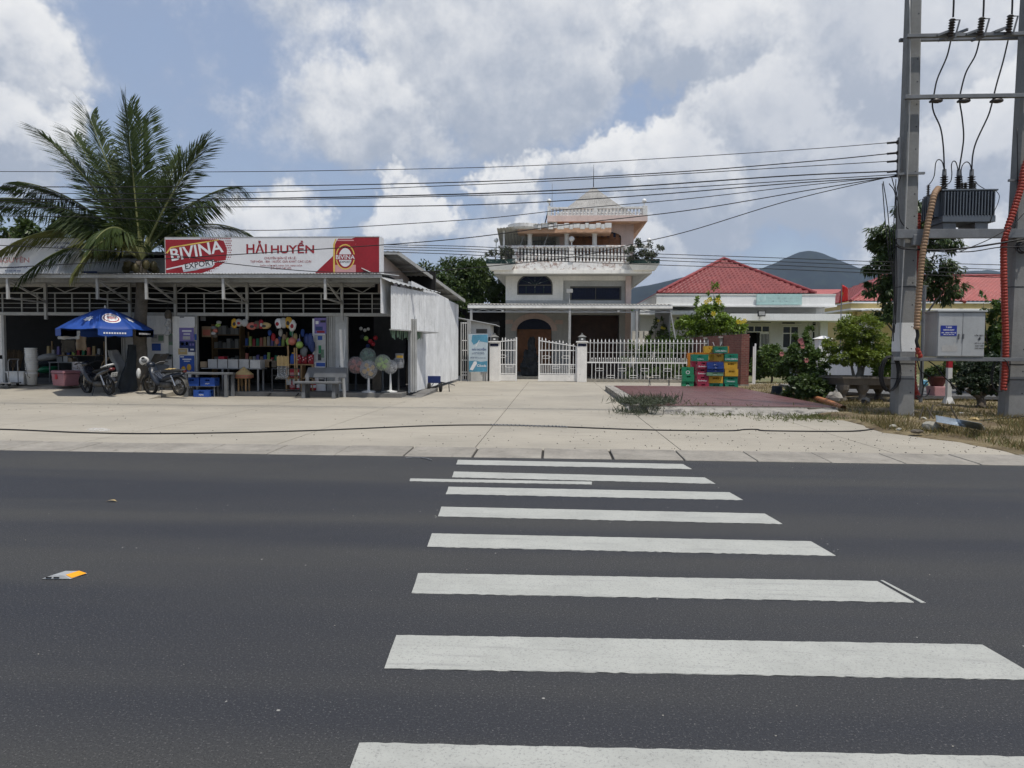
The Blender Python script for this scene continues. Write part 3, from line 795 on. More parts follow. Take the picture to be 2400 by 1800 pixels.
# --- stack of nested white buckets
bk = FL(75, 902); prof = [(.135, 0), (.165, .36), (.185, .37), (.185, .40), (.17, .405), (.155, .40), (.13, .02)]
bme = MB().lathe(prof, 22).mesh('bucket', True)
for i in range(13):
    o = link('bucket', bme, 'plastic_white'); o.location = (bk.x + R.uniform(-.008, .008), bk.y, .277)
    if i: o.location.z = .35 + i * .062
    tag(o, 'white plastic bucket at the foot of the tall nested stack' if i == 0 else 'white plastic bucket on top of the tall nested stack' if i == 12 else 'white plastic bucket, %s from the bottom of the tall nested stack' % ORD[i], 'bucket', 'white buckets nested in the tall stack')
tag(MB().tube([bk + Vector((-.12, -.19, .70)), bk + Vector((-.05, -.21, .72)), bk + Vector((.02, -.21, .3)), bk + Vector((.1, -.2, .24))], .008, 5).build('wire_hook', 'dark_metal'), 'thin dark wire hooked across the white bucket stack', 'wire')
t = FL(48, 901); g = MB().frus(0, 0, 0, .42, .26, .2, .3, .23); 
tub = thing('storage_tub', 'white plastic storage tub beside the bucket stack', 'tub', t); g.build('body', 'plastic_white', tub, world=False, bevel=.02)
MB().box(-.32, -.25, .40, .32, .25, .44).build('rim', 'plastic_white', tub, world=False, bevel=.01)
for i in range(6):
    o = MB().frus(0, 0, 0, .13, .10, .09, .125, .11).build('basket', 'plastic_orange', bevel=.01); o.location = FL(55, 893) + Vector((0, .55, .14 + i * .085))
    tag(o, 'small orange plastic basket %s behind the white tub' % ('topmost of the pile' if i == 5 else ORD[i] + ' from the bottom of the pile' if i else 'lowest of the pile'), 'basket', 'orange baskets piled behind the white tub')
# --- pink cooler
c0 = FL(143, 905)
cool = thing('cooler_box', 'faded pink cooler box with a red latch', 'cooler', c0 + Vector((-.05, .3, 0)), RAD(-28))
MB().frus(0, 0, 0, .40, .36, .23, .40, .26).build('body', 'plastic_pink', cool, world=False, bevel=.03)
MB().frus(0, 0, .405, .50, .42, .28, .40, .26).build('lid', 'plastic_pink', cool, world=False, bevel=.03)
MB().box(-.14, -.275, .22, .0, -.25, .38).build('latch', 'plastic_red', cool, world=False, bevel=.01)
# --- platform trolley and straw brooms at the left edge
tr = G(18, 903, .277)
pt_ = thing('platform_trolley', 'grey folding platform trolley standing at the left picture edge', 'trolley', tr)
MB().box(-.42, -.25, .06, .28, .25, .10).build('deck', 'grey_metal', pt_, world=False, bevel=.015)
g = MB().tube([(.2, -.2, .1), (.2, -.2, .78), (.24, -.2, .85), (.24, .2, .85), (.2, .2, .78), (.2, .2, .1)], .018, 6); g.build('handle', 'grey_metal', pt_, world=False)
for x in (-.3, .2):
    for y in (-.18, .18): MB().lathe([(.05, -.015), (.05, .015)], 10, (x, y, .03), 'y').build('wheel', 'rubber', pt_, world=False)
for i in range(3):
    p = FL(4 + i * 9, 900) + Vector((0, .25 + .1 * i, 0)); b_ = thing('straw_broom', ('brown straw broom leaning upright beside the trolley', 'middle straw broom of the three by the trolley', 'straw broom nearest the white tub')[i], 'broom', p, group='straw brooms by the trolley')
    g = MB()
    for k in range(46):
        a = R.uniform(0, 6.28); r1 = R.uniform(0, .05); r2 = R.uniform(0, .17)
        g.bar((r1 * math.cos(a), r1 * math.sin(a), .55), (r2 * math.cos(a) + .05, r2 * math.sin(a), 1.12 + R.uniform(-.12, .05)), .008)
    tag(g.build('bristles', 'broom_straw', b_, world=False), kind='stuff')
    MB().tube([(-.05, 0, 0), (0, 0, .6)], .016, 6).build('broom_handle', 'wood', b_, world=False)
# --- sacks, table with boxes, sheet plastic
for i, (px, py, rx, rz_, mt, lb) in enumerate(((112, 866, .35, .13, 'plastic_green', 'bright green plastic sack lying lowest in the pile behind the cooler'), (110, 852, .38, .12, 'tarp', 'dark blue sack in the middle of the pile behind the cooler'), (113, 838, .40, .14, 'sack_cloth', 'dull grey striped sack on top of the pile behind the cooler'))):
    p = P(px, py, 24.4); g = MB().ell((0, 0, 0), (rx, .3, rz_), 14, 8, .16); o = g.build('sack', mt, smooth=True); o.location = p; o.rotation_euler = (0, RAD(-8), 0)
    tag(o, lb, 'sack', 'sacks piled behind the cooler')
tb = FL(155, 893)
tab = thing('side_table', 'dim grey table with boxes behind the pink cooler', 'table', (P(153, 840, 24.0).x, 24.0, .277))
MB().box(-.45, -.25, .70, .45, .25, .735).build('tabletop', 'grey_metal', tab, world=False)
for x in (-.42, .42):
    for y in (-.22, .22): MB().bar((x, y, 0), (x, y, .70), .035).build('leg', 'grey_metal', tab, world=False)
for i, (px, w, h, mt, lb) in enumerate(((146, .2, .18, 'plastic_grey', 'grey carton on the dim table'), (160, .16, .2, 'paper_white', 'off white carton standing on the dim table'), (171, .14, .14, 'cardboard', 'small brown carton at the right end of the dim table'))):
    x = P(px, 832, 24.0).x; tag(MB().box(x - w / 2, 23.85, 1.013, x + w / 2, 24.1, 1.013 + h).build('carton', mt, bevel=.006), lb, 'carton')
def sheet_hang(name, px0, px1, py0, py1, Y, mt, label, cat, amp=.04, n=10, group=None):
    a, b = P(px0, py0, Y), P(px1, py1, Y); sd = R.random() * 9
    o = MB().sheet(lambda u, v: (a.x + (b.x - a.x) * u + .03 * mn.noise(Vector((u * 3, v * 3, sd))), Y + amp * math.sin(u * 9 + sd) + amp * mn.noise(Vector((u * 4, v * 4, sd))), a.z + (b.z - a.z) * v + .05 * (v) * mn.noise(Vector((u * 6, 0, sd)))), n, n, (0, .004, 0)).build(name, mt, smooth=True)
    return tag(o, label, cat, group)
sheet_hang('plastic_sheet', 130, 190, 775, 795, 21.9, 'sack_cloth', 'rumpled pale plastic sheet hanging under the umbrella edge', 'sheet', .1)
sheet_hang('cloth', 176, 204, 785, 822, 22.9, 'cardboard', 'tan cloth hanging in the shop behind the umbrella', 'cloth')
sheet_hang('cloth', 145, 174, 797, 826, 23.6, 'mud', 'dark brown cloth hanging deep inside behind the umbrella', 'cloth')
px_ = P(188, 865, 22.2)
tag(MB().box(px_.x - .20, 22.1, .2, px_.x + .20, 22.3, 1.05).build('painted_board', 'old_paint', bevel=.01), 'flaking red and white painted board behind the front motorbike wheel', 'board')
b0 = G(176, 917, .05); tag(MB().box(b0.x - .16, b0.y, .1, b0.x + .24, b0.y + .2, .33).build('concrete_block', 'block_concrete', bevel=.012), 'pale concrete block on the ground by the front motorbike wheel', 'block')
# --- hoops, sacking and the tarpaulin between the bikes
for i, (px, py, r) in enumerate(((258, 862, .30), (266, 860, .30))):
    c = P(px, py, 22.0 + .1 * i); g = MB().tube([c + Vector((r * math.cos(a), .05 * math.sin(a), r * 1.15 * math.sin(a))) for a in np.linspace(0, 2 * math.pi, 25)], .014, 6, False)
    tag(g.build('hoop', 'wood'), ('thin hoop leaning behind the umbrella pole, left of two', 'thin hoop leaning behind the umbrella pole, right of two')[i], 'hoop', 'hoops behind the umbrella pole')
def blobsheet(name, prof, Y, d, mt, label, cat):
    """soft heap: a cone-like draped shape given by left and right silhouettes (px,py rows)"""
    vs = []; n = 14
    for (l, r, py) in prof:
        a, b = P(l, py, Y), P(r, py, Y)
        for i in range(n):
            u = i / (n - 1); p = a.lerp(b, u); w = (b - a).length
            vs.append((p.x, Y - d * math.sin(u * math.pi) * (1 + .35 * math.sin(u * 15 + py * .05)), p.z + .03 * mn.noise(Vector((u * 5, py * .1, 2)))))
        for i in range(n):
            u = 1 - i / (n - 1); p = a.lerp(b, u); vs.append((p.x, Y + .02, p.z))
    k = 2 * n; m_ = len(prof)
    fs = [(j * k + i, j * k + (i + 1) % k, (j + 1) * k + (i + 1) % k, (j + 1) * k + i) for j in range(m_ - 1) for i in range(k)] + [tuple(range(k)), tuple(range(m_ * k - 1, (m_ - 1) * k - 1, -1))]
    o = MB().add(vs, [f[::-1] for f in fs]).build(name, mt, smooth=True)
    return tag(o, label, cat)
blobsheet('draped_sacking', [(258, 276, 821), (257, 282, 832), (262, 290, 845), (272, 298, 856), (276, 299, 868), (272, 292, 880), (262, 285, 895), (258, 280, 908)], 21.9, .22, 'sack_cloth', 'pale grey sacking draped over a pile between the motorbikes', 'sacking')
blobsheet('tarpaulin', [(313, 319, 808), (309, 320, 825), (305, 320, 840), (298, 319, 858), (287, 319, 876), (280, 322, 893), (276, 325, 908), (288, 318, 919)], 21.4, .3, 'tarp', 'dark grey tarpaulin hanging like a tent between the motorbikes', 'tarpaulin')
# --- things hung on the wall right of the palm
def card(px0, py0, px1, py1, Y, mt, label, cat, bits=(), name='notice', group=None):
    a, b = P(px0, py0, Y), P(px1, py1, Y)
    o = thing(name, label, cat, ((a.x + b.x) / 2, Y, b.z), group=group)
    MB().box(a.x, Y - .008, b.z, b.x, Y + .002, a.z).build('sheet', mt, o)
    for (u0, v0, u1, v1, m2) in bits:
        MB().box(a.x + (b.x - a.x) * u0, Y - .0115, a.z + (b.z - a.z) * v1, a.x + (b.x - a.x) * u1, Y - .0082, a.z + (b.z - a.z) * v0).build('print', m2, o)
    return o
WY = FY - .075
card(355, 783, 385, 803, WY, 'paper_white', 'pale printed notice on the white wall beside the posters', 'notice', ((.05, .1, .45, .5, 'plastic_grey'), (.55, .15, .95, .8, 'old_green_net')))
card(356, 805, 377, 822, WY, 'plastic_blue', 'plain blue card on the white wall', 'notice')
card(395, 782, 408, 836, WY, 'old_green_net', 'narrow grey green printed strip on the white wall', 'notice', ((.1, .1, .9, .35, 'plastic_grey'), (.1, .5, .9, .9, 'sack_cloth')))
sn = card(320, 784, 343, 825, 21.9, 'straw', 'hanging card of snack packets beside the palm trunk', 'snack card', ((.05, .1, .45, .25, 'paper_white'), (.5, .08, .95, .26, 'lime'), (.05, .35, .45, .52, 'plastic_yellow'), (.55, .33, .95, .5, 'paper_white'), (.05, .6, .5, .75, 'lime'), (.1, .84, .9, .94, 'paper_white')), name='snack_card')
DY = FY - .165
card(421, 742, 457, 766, DY, 'sign_white', 'blank white upper poster on the door panel', 'poster', ((.02, .02, .3, .1, 'ink'),), 'poster')
card(420, 768, 455, 816, DY, 'plastic_purple', 'lavender and purple poster on the door panel', 'poster', ((.2, .12, .85, .2, 'sign_white'), (.3, .28, .75, .34, 'sign_white'), (.25, .42, .75, .58, 'sack_cloth'), (0, .66, 1, 1, 'plastic_navy'), (.1, .72, .3, .86, 'sign_white'), (.45, .70, .62, .86, 'sign_white')), 'poster')
card(441, 800, 458, 825, DY - .004, 'plastic_navy', 'dark purple leaflet stuck over the lavender poster', 'poster', ((.2, .2, .45, .4, 'plastic_purple'), (.6, .2, .85, .4, 'plastic_purple'), (.3, .7, .8, .85, 'sign_white')), 'poster')
card(418, 817, 439, 831, DY, 'straw', 'torn cream leaflet under the purple poster', 'poster', ((.2, .3, .8, .5, 'paper_white'),), 'poster')
pz = card(421, 833, 456, 871, DY, 'plastic_blue', 'blue poster with yellow slippers on the door panel', 'poster', ((.05, .05, .3, .12, 'sign_white'), (.2, .2, .8, .27, 'sign_white'), (.3, .33, .7, .38, 'sign_white')), 'poster')
for cx, cy in ((430, 866), (443, 861)):
    p = P(cx, cy, DY - .012); MB().ell(p, (.075, .003, .11), 14, 8).build('slipper_print', 'plastic_yellow', pz)
card(456, 783, 461, 797, DY - .001, 'plastic_blue', 'tiny blue sticker at the edge of the door panel', 'sticker', name='sticker')
card(389, 828, 402, 842, WY, 'plastic_grey', 'small dark plate on the white wall', 'plate', name='plate')
bd = MB(); a, b = P(358, 829, 22.0), P(390, 853, 22.0)
bd.add([(a.x, 22.1, a.z), (b.x, 22.15, a.z), (b.x - .05, 21.9, b.z), (a.x - .06, 21.9, b.z), (a.x, 22.13, a.z), (b.x, 22.18, a.z), (b.x - .05, 21.93, b.z), (a.x - .06, 21.93, b.z)], [(3, 2, 1, 0), (4, 5, 6, 7), (0, 1, 5, 4), (1, 2, 6, 5), (2, 3, 7, 6), (3, 0, 4, 7)])
tag(bd.build('leaning_board', 'mud'), 'brown wooden board leaning on the white wall', 'board')
ch = P(373, 862, 21.9)
chb = thing('grey_chair', 'dark grey low chair behind the old motorbike', 'chair', (ch.x, 21.9, .1))
MB().sheet(lambda u, v: (ch.x - .30 + .60 * u - .05 * v, 21.95 - .15 * v, ch.z + .12 - .30 * v - .04 * (2 * u - 1) ** 2), 8, 4, (0, .03, 0)).build('backrest', 'bench_concrete', chb)
MB().box(ch.x - .34, 21.4, .42, ch.x + .28, 21.8, .46).build('seat', 'bench_concrete', chb)
for x in (-.3, .24):
    for y in (21.45, 21.75): MB().bar((ch.x + x, y, .1), (ch.x + x, y, .42), .04).build('leg', 'bench_concrete', chb)
h = P(394, 738, 22.2); hm = thing('helmet', 'dark brown helmet hanging on a cord from the canopy', 'helmet', h)
MB().ell(h, (.11, .12, .17), 12, 9).build('shell', 'mud', hm, smooth=True); MB().tube([h + Vector((0, 0, .15)), h + Vector((0, 0, .5))], .008, 5).build('cord', 'black', hm)
h = P(393, 765, 22.2); tag(MB().tube([h + Vector((.03 * math.sin(k), 0, .3 - k * .05)) for k in range(13)], [.05 + .02 * (k % 3) for k in range(13)], 7).build('hanging_bundle', 'sack_cloth'), 'knotted bundle of packets hanging below the helmet', 'bundle')
# --- umbrella
M('umbrella_blue', (.012, .055, .26), .6, var=.12, vs=3)
uc = P(248, 800, 21.0); UX, UY = uc.x, 21.0; za = P(248, 722, 21.0).z; ze = P(248, 772, 21.0).z
um = thing('parasol', 'blue advertising parasol with white prints in front of the shop', 'parasol', (UX, UY, .07))
NP = 8; RU = 1.36
def rim(i, r=RU, z=0.): a = 2 * math.pi * (i + .5) / NP - math.pi / 2; return Vector((UX + r * math.cos(a), UY + r * math.sin(a), z))
for i in range(NP):
    def fn(u, v, i=i):
        a, b = rim(i), rim(i + 1); e = a.lerp(b, u); c = Vector((UX, UY, 0))
        p = c.lerp(e, v); z = za + (ze - za) * (v ** 1.35) - .03 * math.sin(u * math.pi) * v + .0
        return (p.x, p.y, z)
    pn = MB().sheet(fn, 6, 8, (0, 0, -.004)).build('canopy_panel', 'umbrella_blue', um, smooth=True)
    a, b = rim(i), rim(i + 1)
    if i != 7: MB().sheet(lambda u, v: (a.x + (b.x - a.x) * (.06 + .88 * u), a.y + (b.y - a.y) * (.06 + .88 * u), ze - .03 * math.sin(u * math.pi) - v * (.20 + .015 * math.sin(u * 9))), 8, 2, (0, .004, 0)).build('valance', 'umbrella_blue', um)
    MB().bar((UX, UY, za - .55), rim(i, RU * .6, za + (ze - za) * .5), .012).build('rib', 'grey_metal', um)
MB().tube([(UX, UY, .03), (UX, UY, za)], .022, 8).build('pole', 'plastic_white', um)
MB().lathe([(.02, 0), (.035, .03), (.015, .07), (.004, .1)], 8, (UX, UY, za)).build('finial', 'plastic_white', um)
MB().lathe([(.2, 0), (.2, .08), (.05, .12)], 14, (UX, UY, .05)).build('base', 'block_concrete', um)
def on_panel(i, u, v, lift=.006):
    a, b = rim(i), rim(i + 1); e = a.lerp(b, u); c = Vector((UX, UY, 0)); p = c.lerp(e, v)
    n = (p - c).normalized() * .35 + Vector((0, 0, 1)); n.normalize()
    return Vector((p.x, p.y, za + (ze - za) * (v ** 1.35) - .03 * math.sin(u * math.pi) * v)) + n * lift
def decal(i, u0, v0, ru, rv, mt, name, lift, n=20, star=0.):
    vs = [on_panel(i, u0 + ru * math.cos(k * 2 * math.pi / n) * (1 - star * (k % 2)), v0 + rv * math.sin(k * 2 * math.pi / n) * (1 - star * (k % 2)), lift) for k in range(n)]
    MB().add(vs + [on_panel(i, u0, v0, lift)], [(k, (k + 1) % n, n) for k in range(n)]).build(name, mt, um)
decal(0, .5, .58, .40, .20, 'sign_white', 'logo', .008); decal(0, .5, .58, .34, .165, 'sign_red', 'logo_ring', .011); decal(0, .5, .58, .30, .14, 'sign_white', 'logo_field', .014); decal(0, .5, .58, .24, .07, 'sign_pink', 'logo_mark', .017, 16, .35)
for i in (1, 7): decal(i, .5, .62, .22, .12, 'sign_white', 'logo_mark', .008, 14, .4)
for i in (0, 1, 7):
    if i == 7: continue
    a, b = rim(i), rim(i + 1); g = MB()
    for k in range(9):
        u0 = .2 + k * .066; p0, p1 = a.lerp(b, u0), a.lerp(b, u0 + .045); o_ = Vector((p0.x - UX, p0.y - UY, 0)).normalized() * .012
        g.quad(*[Vector((q.x, q.y, z)) + o_ for q, z in ((p0, ze - .16), (p1, ze - .16), (p1, ze - .11), (p0, ze - .11))])
    tag(g.build('valance_print', 'sign_white', um), kind='stuff')
# --- motorbikes
def wheel(par, x, spokes, rim_mt, y=0.):
    w = bpy.data.objects.new('wheel', None); COL.objects.link(w); w.parent = par; w.location = (x, y, .29)
    g = MB(); n = 24
    for k in range(n):
        pass
    prof = [(.235, -.03), (.262, -.045), (.285, -.03), (.292, 0), (.285, .03), (.262, .045), (.235, .03)]
    g = MB().lathe(prof, 28, (0, 0, 0), 'y', cap=False); g.f += [(k, k + 6 * 28, (k + 1) % 28 + 6 * 28, (k + 1) % 28) for k in range(28)]
    g.build('tyre', 'rubber', w, smooth=True, world=False)
    g = MB().lathe([(.215, -.02), (.236, -.028), (.236, .028), (.215, .02)], 28, (0, 0, 0), 'y', cap=False); g.f += [(k, k + 3 * 28, (k + 1) % 28 + 3 * 28, (k + 1) % 28) for k in range(28)]
    g.build('rim', rim_mt, w, smooth=True, world=False)
    g = MB()
    if spokes == 'cast':
        for k in range(5):
            a = k * 2 * math.pi / 5; g.bar((.04 * math.cos(a), 0, .04 * math.sin(a)), (.22 * math.cos(a + .15), 0, .22 * math.sin(a + .15)), .022, .03, (0, 1, 0))
    else:
        for k in range(28):
            a = k * 2 * math.pi / 28; g.bar((.05 * math.cos(a), .02 * (-1) ** k, .05 * math.sin(a)), (.22 * math.cos(a + .5 * (-1) ** (k // 2)), 0, .22 * math.sin(a + .5 * (-1) ** (k // 2))), .004)
    g.build('spokes', rim_mt if spokes == 'cast' else 'chrome', w, world=False)['kind'] = 'stuff'
    MB().lathe([(.03, -.06), (.07, -.05), (.07, .05), (.03, .06)], 14, (0, 0, 0), 'y').build('hub', 'engine_grey', w, smooth=False, world=False)
    return w
def loft(secs, n=14):
    """closed body from cross-sections (x, zc, half-width, half-height)"""
    vs = []
    for (x, zc, hw, hh) in secs:
        for j in range(n):
            a = 2 * math.pi * j / n; c, s_ = math.cos(a), math.sin(a)
            vs.append((x, hw * math.copysign(abs(c) ** .75, c), zc + hh * math.copysign(abs(s_) ** .75, s_)))
    k = len(secs)
    return MB().add(vs, [(i * n + j, i * n + (j + 1) % n, (i + 1) * n + (j + 1) % n, (i + 1) * n + j) for i in range(k - 1) for j in range(n)] + [tuple(range(n - 1, -1, -1)), tuple(range((k - 1) * n, k * n))])
def motorbike(label, loc, rz, lean, modern):
    t = thing('motorbike', label, 'motorbike', loc, rz); t.rotation_euler = (lean, 0, rz)
    body = 'bike_black' if modern else 'bike_navy'
    rim_mt = 'dark_metal' if modern else 'mud'
    wheel(t, .61, 'cast' if modern else 'wire', rim_mt); wheel(t, -.61, 'cast' if modern else 'wire', rim_mt)
    # fork, handlebar, headlight
    for s in (-1, 1): MB().tube([(.61, s * .07, .29), (.49, s * .07, .66), (.42, s * .05, .88)], .02, 8).build('fork', 'chrome' if modern else 'engine_grey', t, world=False)
    MB().tube([(.30, .36, .99), (.36, .26, 1.0), (.43, .08, .94), (.43, -.08, .94), (.36, -.26, 1.0), (.30, -.36, .99)], .013, 7).build('handlebar', 'dark_metal', t, world=False)
    for s in (-1, 1):
        MB().tube([(.30, s * .36, .99), (.26, s * .43, .98)], .02, 8).build('grip', 'rubber', t, world=False)
        MB().bar((.38, s * .22, 1.0), (.37, s * .30, 1.16), .008).build('mirror_stem', 'dark_metal', t, world=False)
        MB().ell((.37, s * .33, 1.18), (.015, .06, .035), 10, 6).build('mirror', 'dark_metal', t, world=False)
    MB().ell((.47, 0, .93), (.11, .13, .10), 14, 9).build('headlight_cowl', body, t, smooth=True, world=False)
    MB().ell((.55, 0, .93), (.04, .085, .065), 12, 8).build('headlight', 'clear_film' if False else 'chrome', t, smooth=True, world=False)
    # fenders
    def fender(cx, a0, a1, r, w, mt):
        n = 9
        return MB().sheet(lambda u, v: (cx + r * math.cos(a0 + (a1 - a0) * u), w * (2 * v - 1), .29 + (r - .02 * abs(2 * v - 1)) * math.sin(a0 + (a1 - a0) * u)), n, 4, (0, 0, .006)).build('mudguard', mt, t, smooth=True, world=False)
    fender(.61, .15, 2.4, .325, .06, body)
    if modern: fender(-.61, 1.9, 2.75, .34, .07, body)
    else: fender(-.61, .9, 3.2, .345, .075, 'engine_grey')
    # leg shield and underbone body
    loft([(.46, .80, .06, .13), (.40, .74, .16, .17), (.30, .58, .20, .17), (.20, .42, .17, .12), (.12, .36, .10, .08)]).build('leg_shield', body, t, smooth=True, world=False)
    loft([(.30, .60, .05, .06), (.10, .47, .08, .07), (-.10, .52, .10, .09), (-.30, .62, .13, .10), (-.62, .72, .13, .08), (-.86, .79, .08, .05), (-.95, .82, .04, .02)] if modern else [(.30, .60, .05, .05), (.10, .48, .07, .06), (-.15, .54, .09, .08), (-.40, .60, .11, .08), (-.70, .66, .10, .06), (-.85, .68, .06, .04)]).build('frame_cover', body, t, smooth=True, world=False)
    loft([(.02, .70, .08, .03), (-.12, .73, .13, .05), (-.40, .76, .14, .05), (-.70, .82 if modern else .77, .13, .045), (-.84, .84 if modern else .78, .09, .03)]).build('seat', 'rubber', t, smooth=True, world=False)
    # engine, exhaust
    loft([(.22, .33, .05, .05), (.12, .33, .08, .09), (-.05, .32, .12, .10), (-.2, .33, .11, .10), (-.3, .33, .07, .07)]).build('engine', 'engine_grey', t, smooth=True, world=False)
    MB().tube([(.05, -.11, .26), (-.1, -.15, .22), (-.3, -.16, .25)], .02, 8).build('exhaust_pipe', 'engine_grey', t, world=False)
    MB().tube([(-.28, -.16, .25), (-.38, -.17, .28), (-.72, -.18, .42), (-.76, -.18, .44)], [.03, .05, .055, .03], 10).build('muffler', 'chrome' if modern else 'engine_grey', t, smooth=True, world=False)
    MB().bar((-.25, 0, .34), (-.61, .09, .29), .03, .05).bar((-.25, 0, .34), (-.61, -.09, .29), .03, .05).build('swing_arm', 'engine_grey', t, world=False)
    for s in (-1, 1): MB().tube([(-.58, s * .11, .32), (-.45, s * .11, .64)], .026, 8).build('shock_absorber', 'chrome', t, world=False)
    MB().bar((-.02, .1, .28), (-.12, .26, .0), .018).bar((-.12, .26, .006), (-.18, .28, .006), .02).build('side_stand', 'dark_metal', t, world=False)
    MB().bar((.0, -.24, .27), (.0, .24, .27), .022).build('foot_pegs', 'rubber', t, world=False)
    if modern:
        MB().tube([(-.55, .12, .86), (-.86, .10, .93), (-.97, 0, .95), (-.86, -.10, .93), (-.55, -.12, .86)], .022, 8).build('grab_rail', 'plastic_white', t, smooth=True, world=False)
        MB().ell((-.92, 0, .80), (.05, .10, .05), 12, 8).build('tail_light', 'red_glass', t, smooth=True, world=False)
        loft([(-.80, .66, .09, .06), (-.93, .56, .09, .05), (-1.02, .44, .06, .02)]).build('plate_bracket', body, t, smooth=True, world=False)
        pl = MB().box(-.008, -.095, -.07, .0, .095, .07).build('plate', 'plastic_white', t, world=False); pl.location = (-.985, 0, .64); pl.rotation_euler = (0, RAD(-28), 0)
        for s_, dz in (('79-N1', .032), ('635.45', -.03)):
            o = text(s_, 1, 'ink', None, (-.0095, 0, dz), x=(0, -1, 0), n=(-1, 0, 0), width=.15, bold=.01); o.parent = pl
    else:
        g = MB()
        for k in range(4): g.tube([(.26 - k * .02, .0 + .10 - k * .065, .70), (-.05, .10 - k * .065, .52)], .008, 5)
        tag(g.build('front_rack', 'chrome', t, world=False), kind='stuff')
        MB().tube([(.30, .12, .66), (.28, .15, .72), (.22, .12, .74), (.22, -.12, .74), (.28, -.15, .72), (.30, -.12, .66)], .01, 6).build('crash_bar', 'chrome', t, world=False)
        MB().tube([(-.50, .14, .74), (-.90, .11, .80), (-.97, 0, .81), (-.90, -.11, .80), (-.50, -.14, .74)], .014, 7).build('grab_rail', 'dark_metal', t, world=False)
        MB().ell((-.93, 0, .76), (.04, .07, .05), 10, 7).build('tail_light', 'red_glass', t, smooth=True, world=False)
        MB().sheet(lambda u, v: (-.2 - .26 * u, -.11 + .22 * v, .815 + .008 * math.sin(u * 9 + v * 7)), 6, 5, (0, 0, .006)).build('seat_cloth', 'straw', t, world=False)
    return t
A_, B_ = Vector((-13.42, 20.42, 0)), Vector((-14.52, 20.98, 0))
motorbike('black motorbike with a white tail rail and number plate, beside the pink cooler', (A_ + B_) / 2 + Vector((0, 0, .085)), math.atan2(B_.y - A_.y, B_.x - A_.x), RAD(-7), True)
A_, B_ = Vector((-11.28, 20.52, 0)), Vector((-12.44, 20.95, 0))
b2 = motorbike('old dusty motorbike with wire wheels parked in front of the posters', (A_ + B_) / 2 + Vector((0, 0, .075)), math.atan2(B_.y - A_.y, B_.x - A_.x), RAD(-7), False)
hm = P(338, 846, 20.75); h2 = thing('helmet', 'white open helmet hung on the old motorbike handlebar', 'helmet', hm)
MB().ell(hm, (.14, .15, .14), 16, 10).build('shell', 'plastic_white', h2, smooth=True); MB().ell(hm + Vector((.05, -.10, .02)), (.09, .07, .08), 12, 8).build('visor', 'plastic_grey', h2, smooth=True)
g = P(325, 875, 20.95); tag(MB().ell(g, (.07, .06, .16), 12, 8, .2).build('plastic_bag', 'plastic_white', smooth=True), 'white plastic bag hanging at the old motorbike front', 'bag')
# --- crates helper: walls, floor, hand holes, rim, optional bottles
def crate(loc, rz, mt, label, group=None, w=.40, d=.30, h=.27, style='bottle', mark=None, markmat='sign_white'):
    t = thing('crate', label, 'crate', loc, rz, group); th = .018
    g = MB()
    for (x0, y0, x1, y1) in ((-w / 2, -d / 2, w / 2, -d / 2 + th), (-w / 2, d / 2 - th, w / 2, d / 2), (-w / 2, -d / 2 + th, -w / 2 + th, d / 2 - th), (w / 2 - th, -d / 2 + th, w / 2, d / 2 - th)):
        long = abs(x1 - x0) > abs(y1 - y0)
        hh0, hh1 = (.55, .82) if style == 'bottle' else (.60, .80)
        g.box(x0, y0, 0, x1, y1, h * hh0); g.box(x0, y0, h * hh1, x1, y1, h)
        if long:
            q = (x1 - x0) * (.28 if style == 'bottle' else .34); g.box(x0, y0, h * hh0, x0 + q, y1, h * hh1); g.box(x1 - q, y0, h * hh0, x1, y1, h * hh1)
            if style == 'bottle':
                for k in range(1, 4): xx = x0 + q + (x1 - x0 - 2 * q) * k / 4; g.box(xx - .007, y0, h * hh0, xx + .007, y1, h * hh1)
        else:
            q = (y1 - y0) * .3; g.box(x0, y0, h * hh0, x1, y0 + q, h * hh1); g.box(x0, y1 - q, h * hh0, x1, y1, h * hh1)
    g.build('walls', mt, t, world=False)
    MB().box(-w / 2 + th, -d / 2 + th, .0, w / 2 - th, d / 2 - th, .02).build('floor', mt, t, world=False)
    MB().box(-w / 2 + th, -.006, .02, w / 2 - th, .006, h * .8).box(-.006, -d / 2 + th, .02, .006, d / 2 - th, h * .799).build('divider', mt, t, world=False)
    if mark: o = text(mark, 1, markmat, None, (0, -d / 2 - .003, h * .30), height=h * (.22 if len(mark) > 1 else .5), bold=.01); o.parent = t
    return t
# --- low grey table with blue drink crates beneath
def table(name, label, cat, x0, x1, y0, y1, z0, z1, mt, legs=None, th=.04, lw=.05):
    t = thing(name, label, cat, ((x0 + x1) / 2, (y0 + y1) / 2, z0))
    MB().box(x0, y0, z1 - th, x1, y1, z1).build('tabletop', mt, t, bevel=.006)
    for x in (x0 + .08, x1 - .08) if legs is None else legs:
        for y in (y0 + .05, y1 - .05): MB().box(x - lw / 2, y - lw / 2, z0, x + lw / 2, y + lw / 2, z1 - th).build('leg', mt, t)
    return t
a = P(436, 874, 21.3); b = P(541, 874, 21.3)
table('low_table', 'low grey concrete table over blue crates, left of the conical hats', 'table', a.x, b.x, 21.1, 21.65, 0, a.z + .02, 'bench_concrete', th=.06, lw=.09)
a = G(452, 912, .38); 
crate((P(455, 900, 21.35).x, 21.35, .42 - .08), 0, 'plastic_blue', 'blue drink crate on the left below the low grey table', 'blue crates below the low table', .46, .32, .26, 'plain')
crate((P(492, 900, 21.35).x, 21.35, .42 - .08), 0, 'plastic_blue', 'blue drink crate with white print on the right below the low grey table', 'blue crates below the low table', .46, .32, .26, 'plain', 'pepsi')
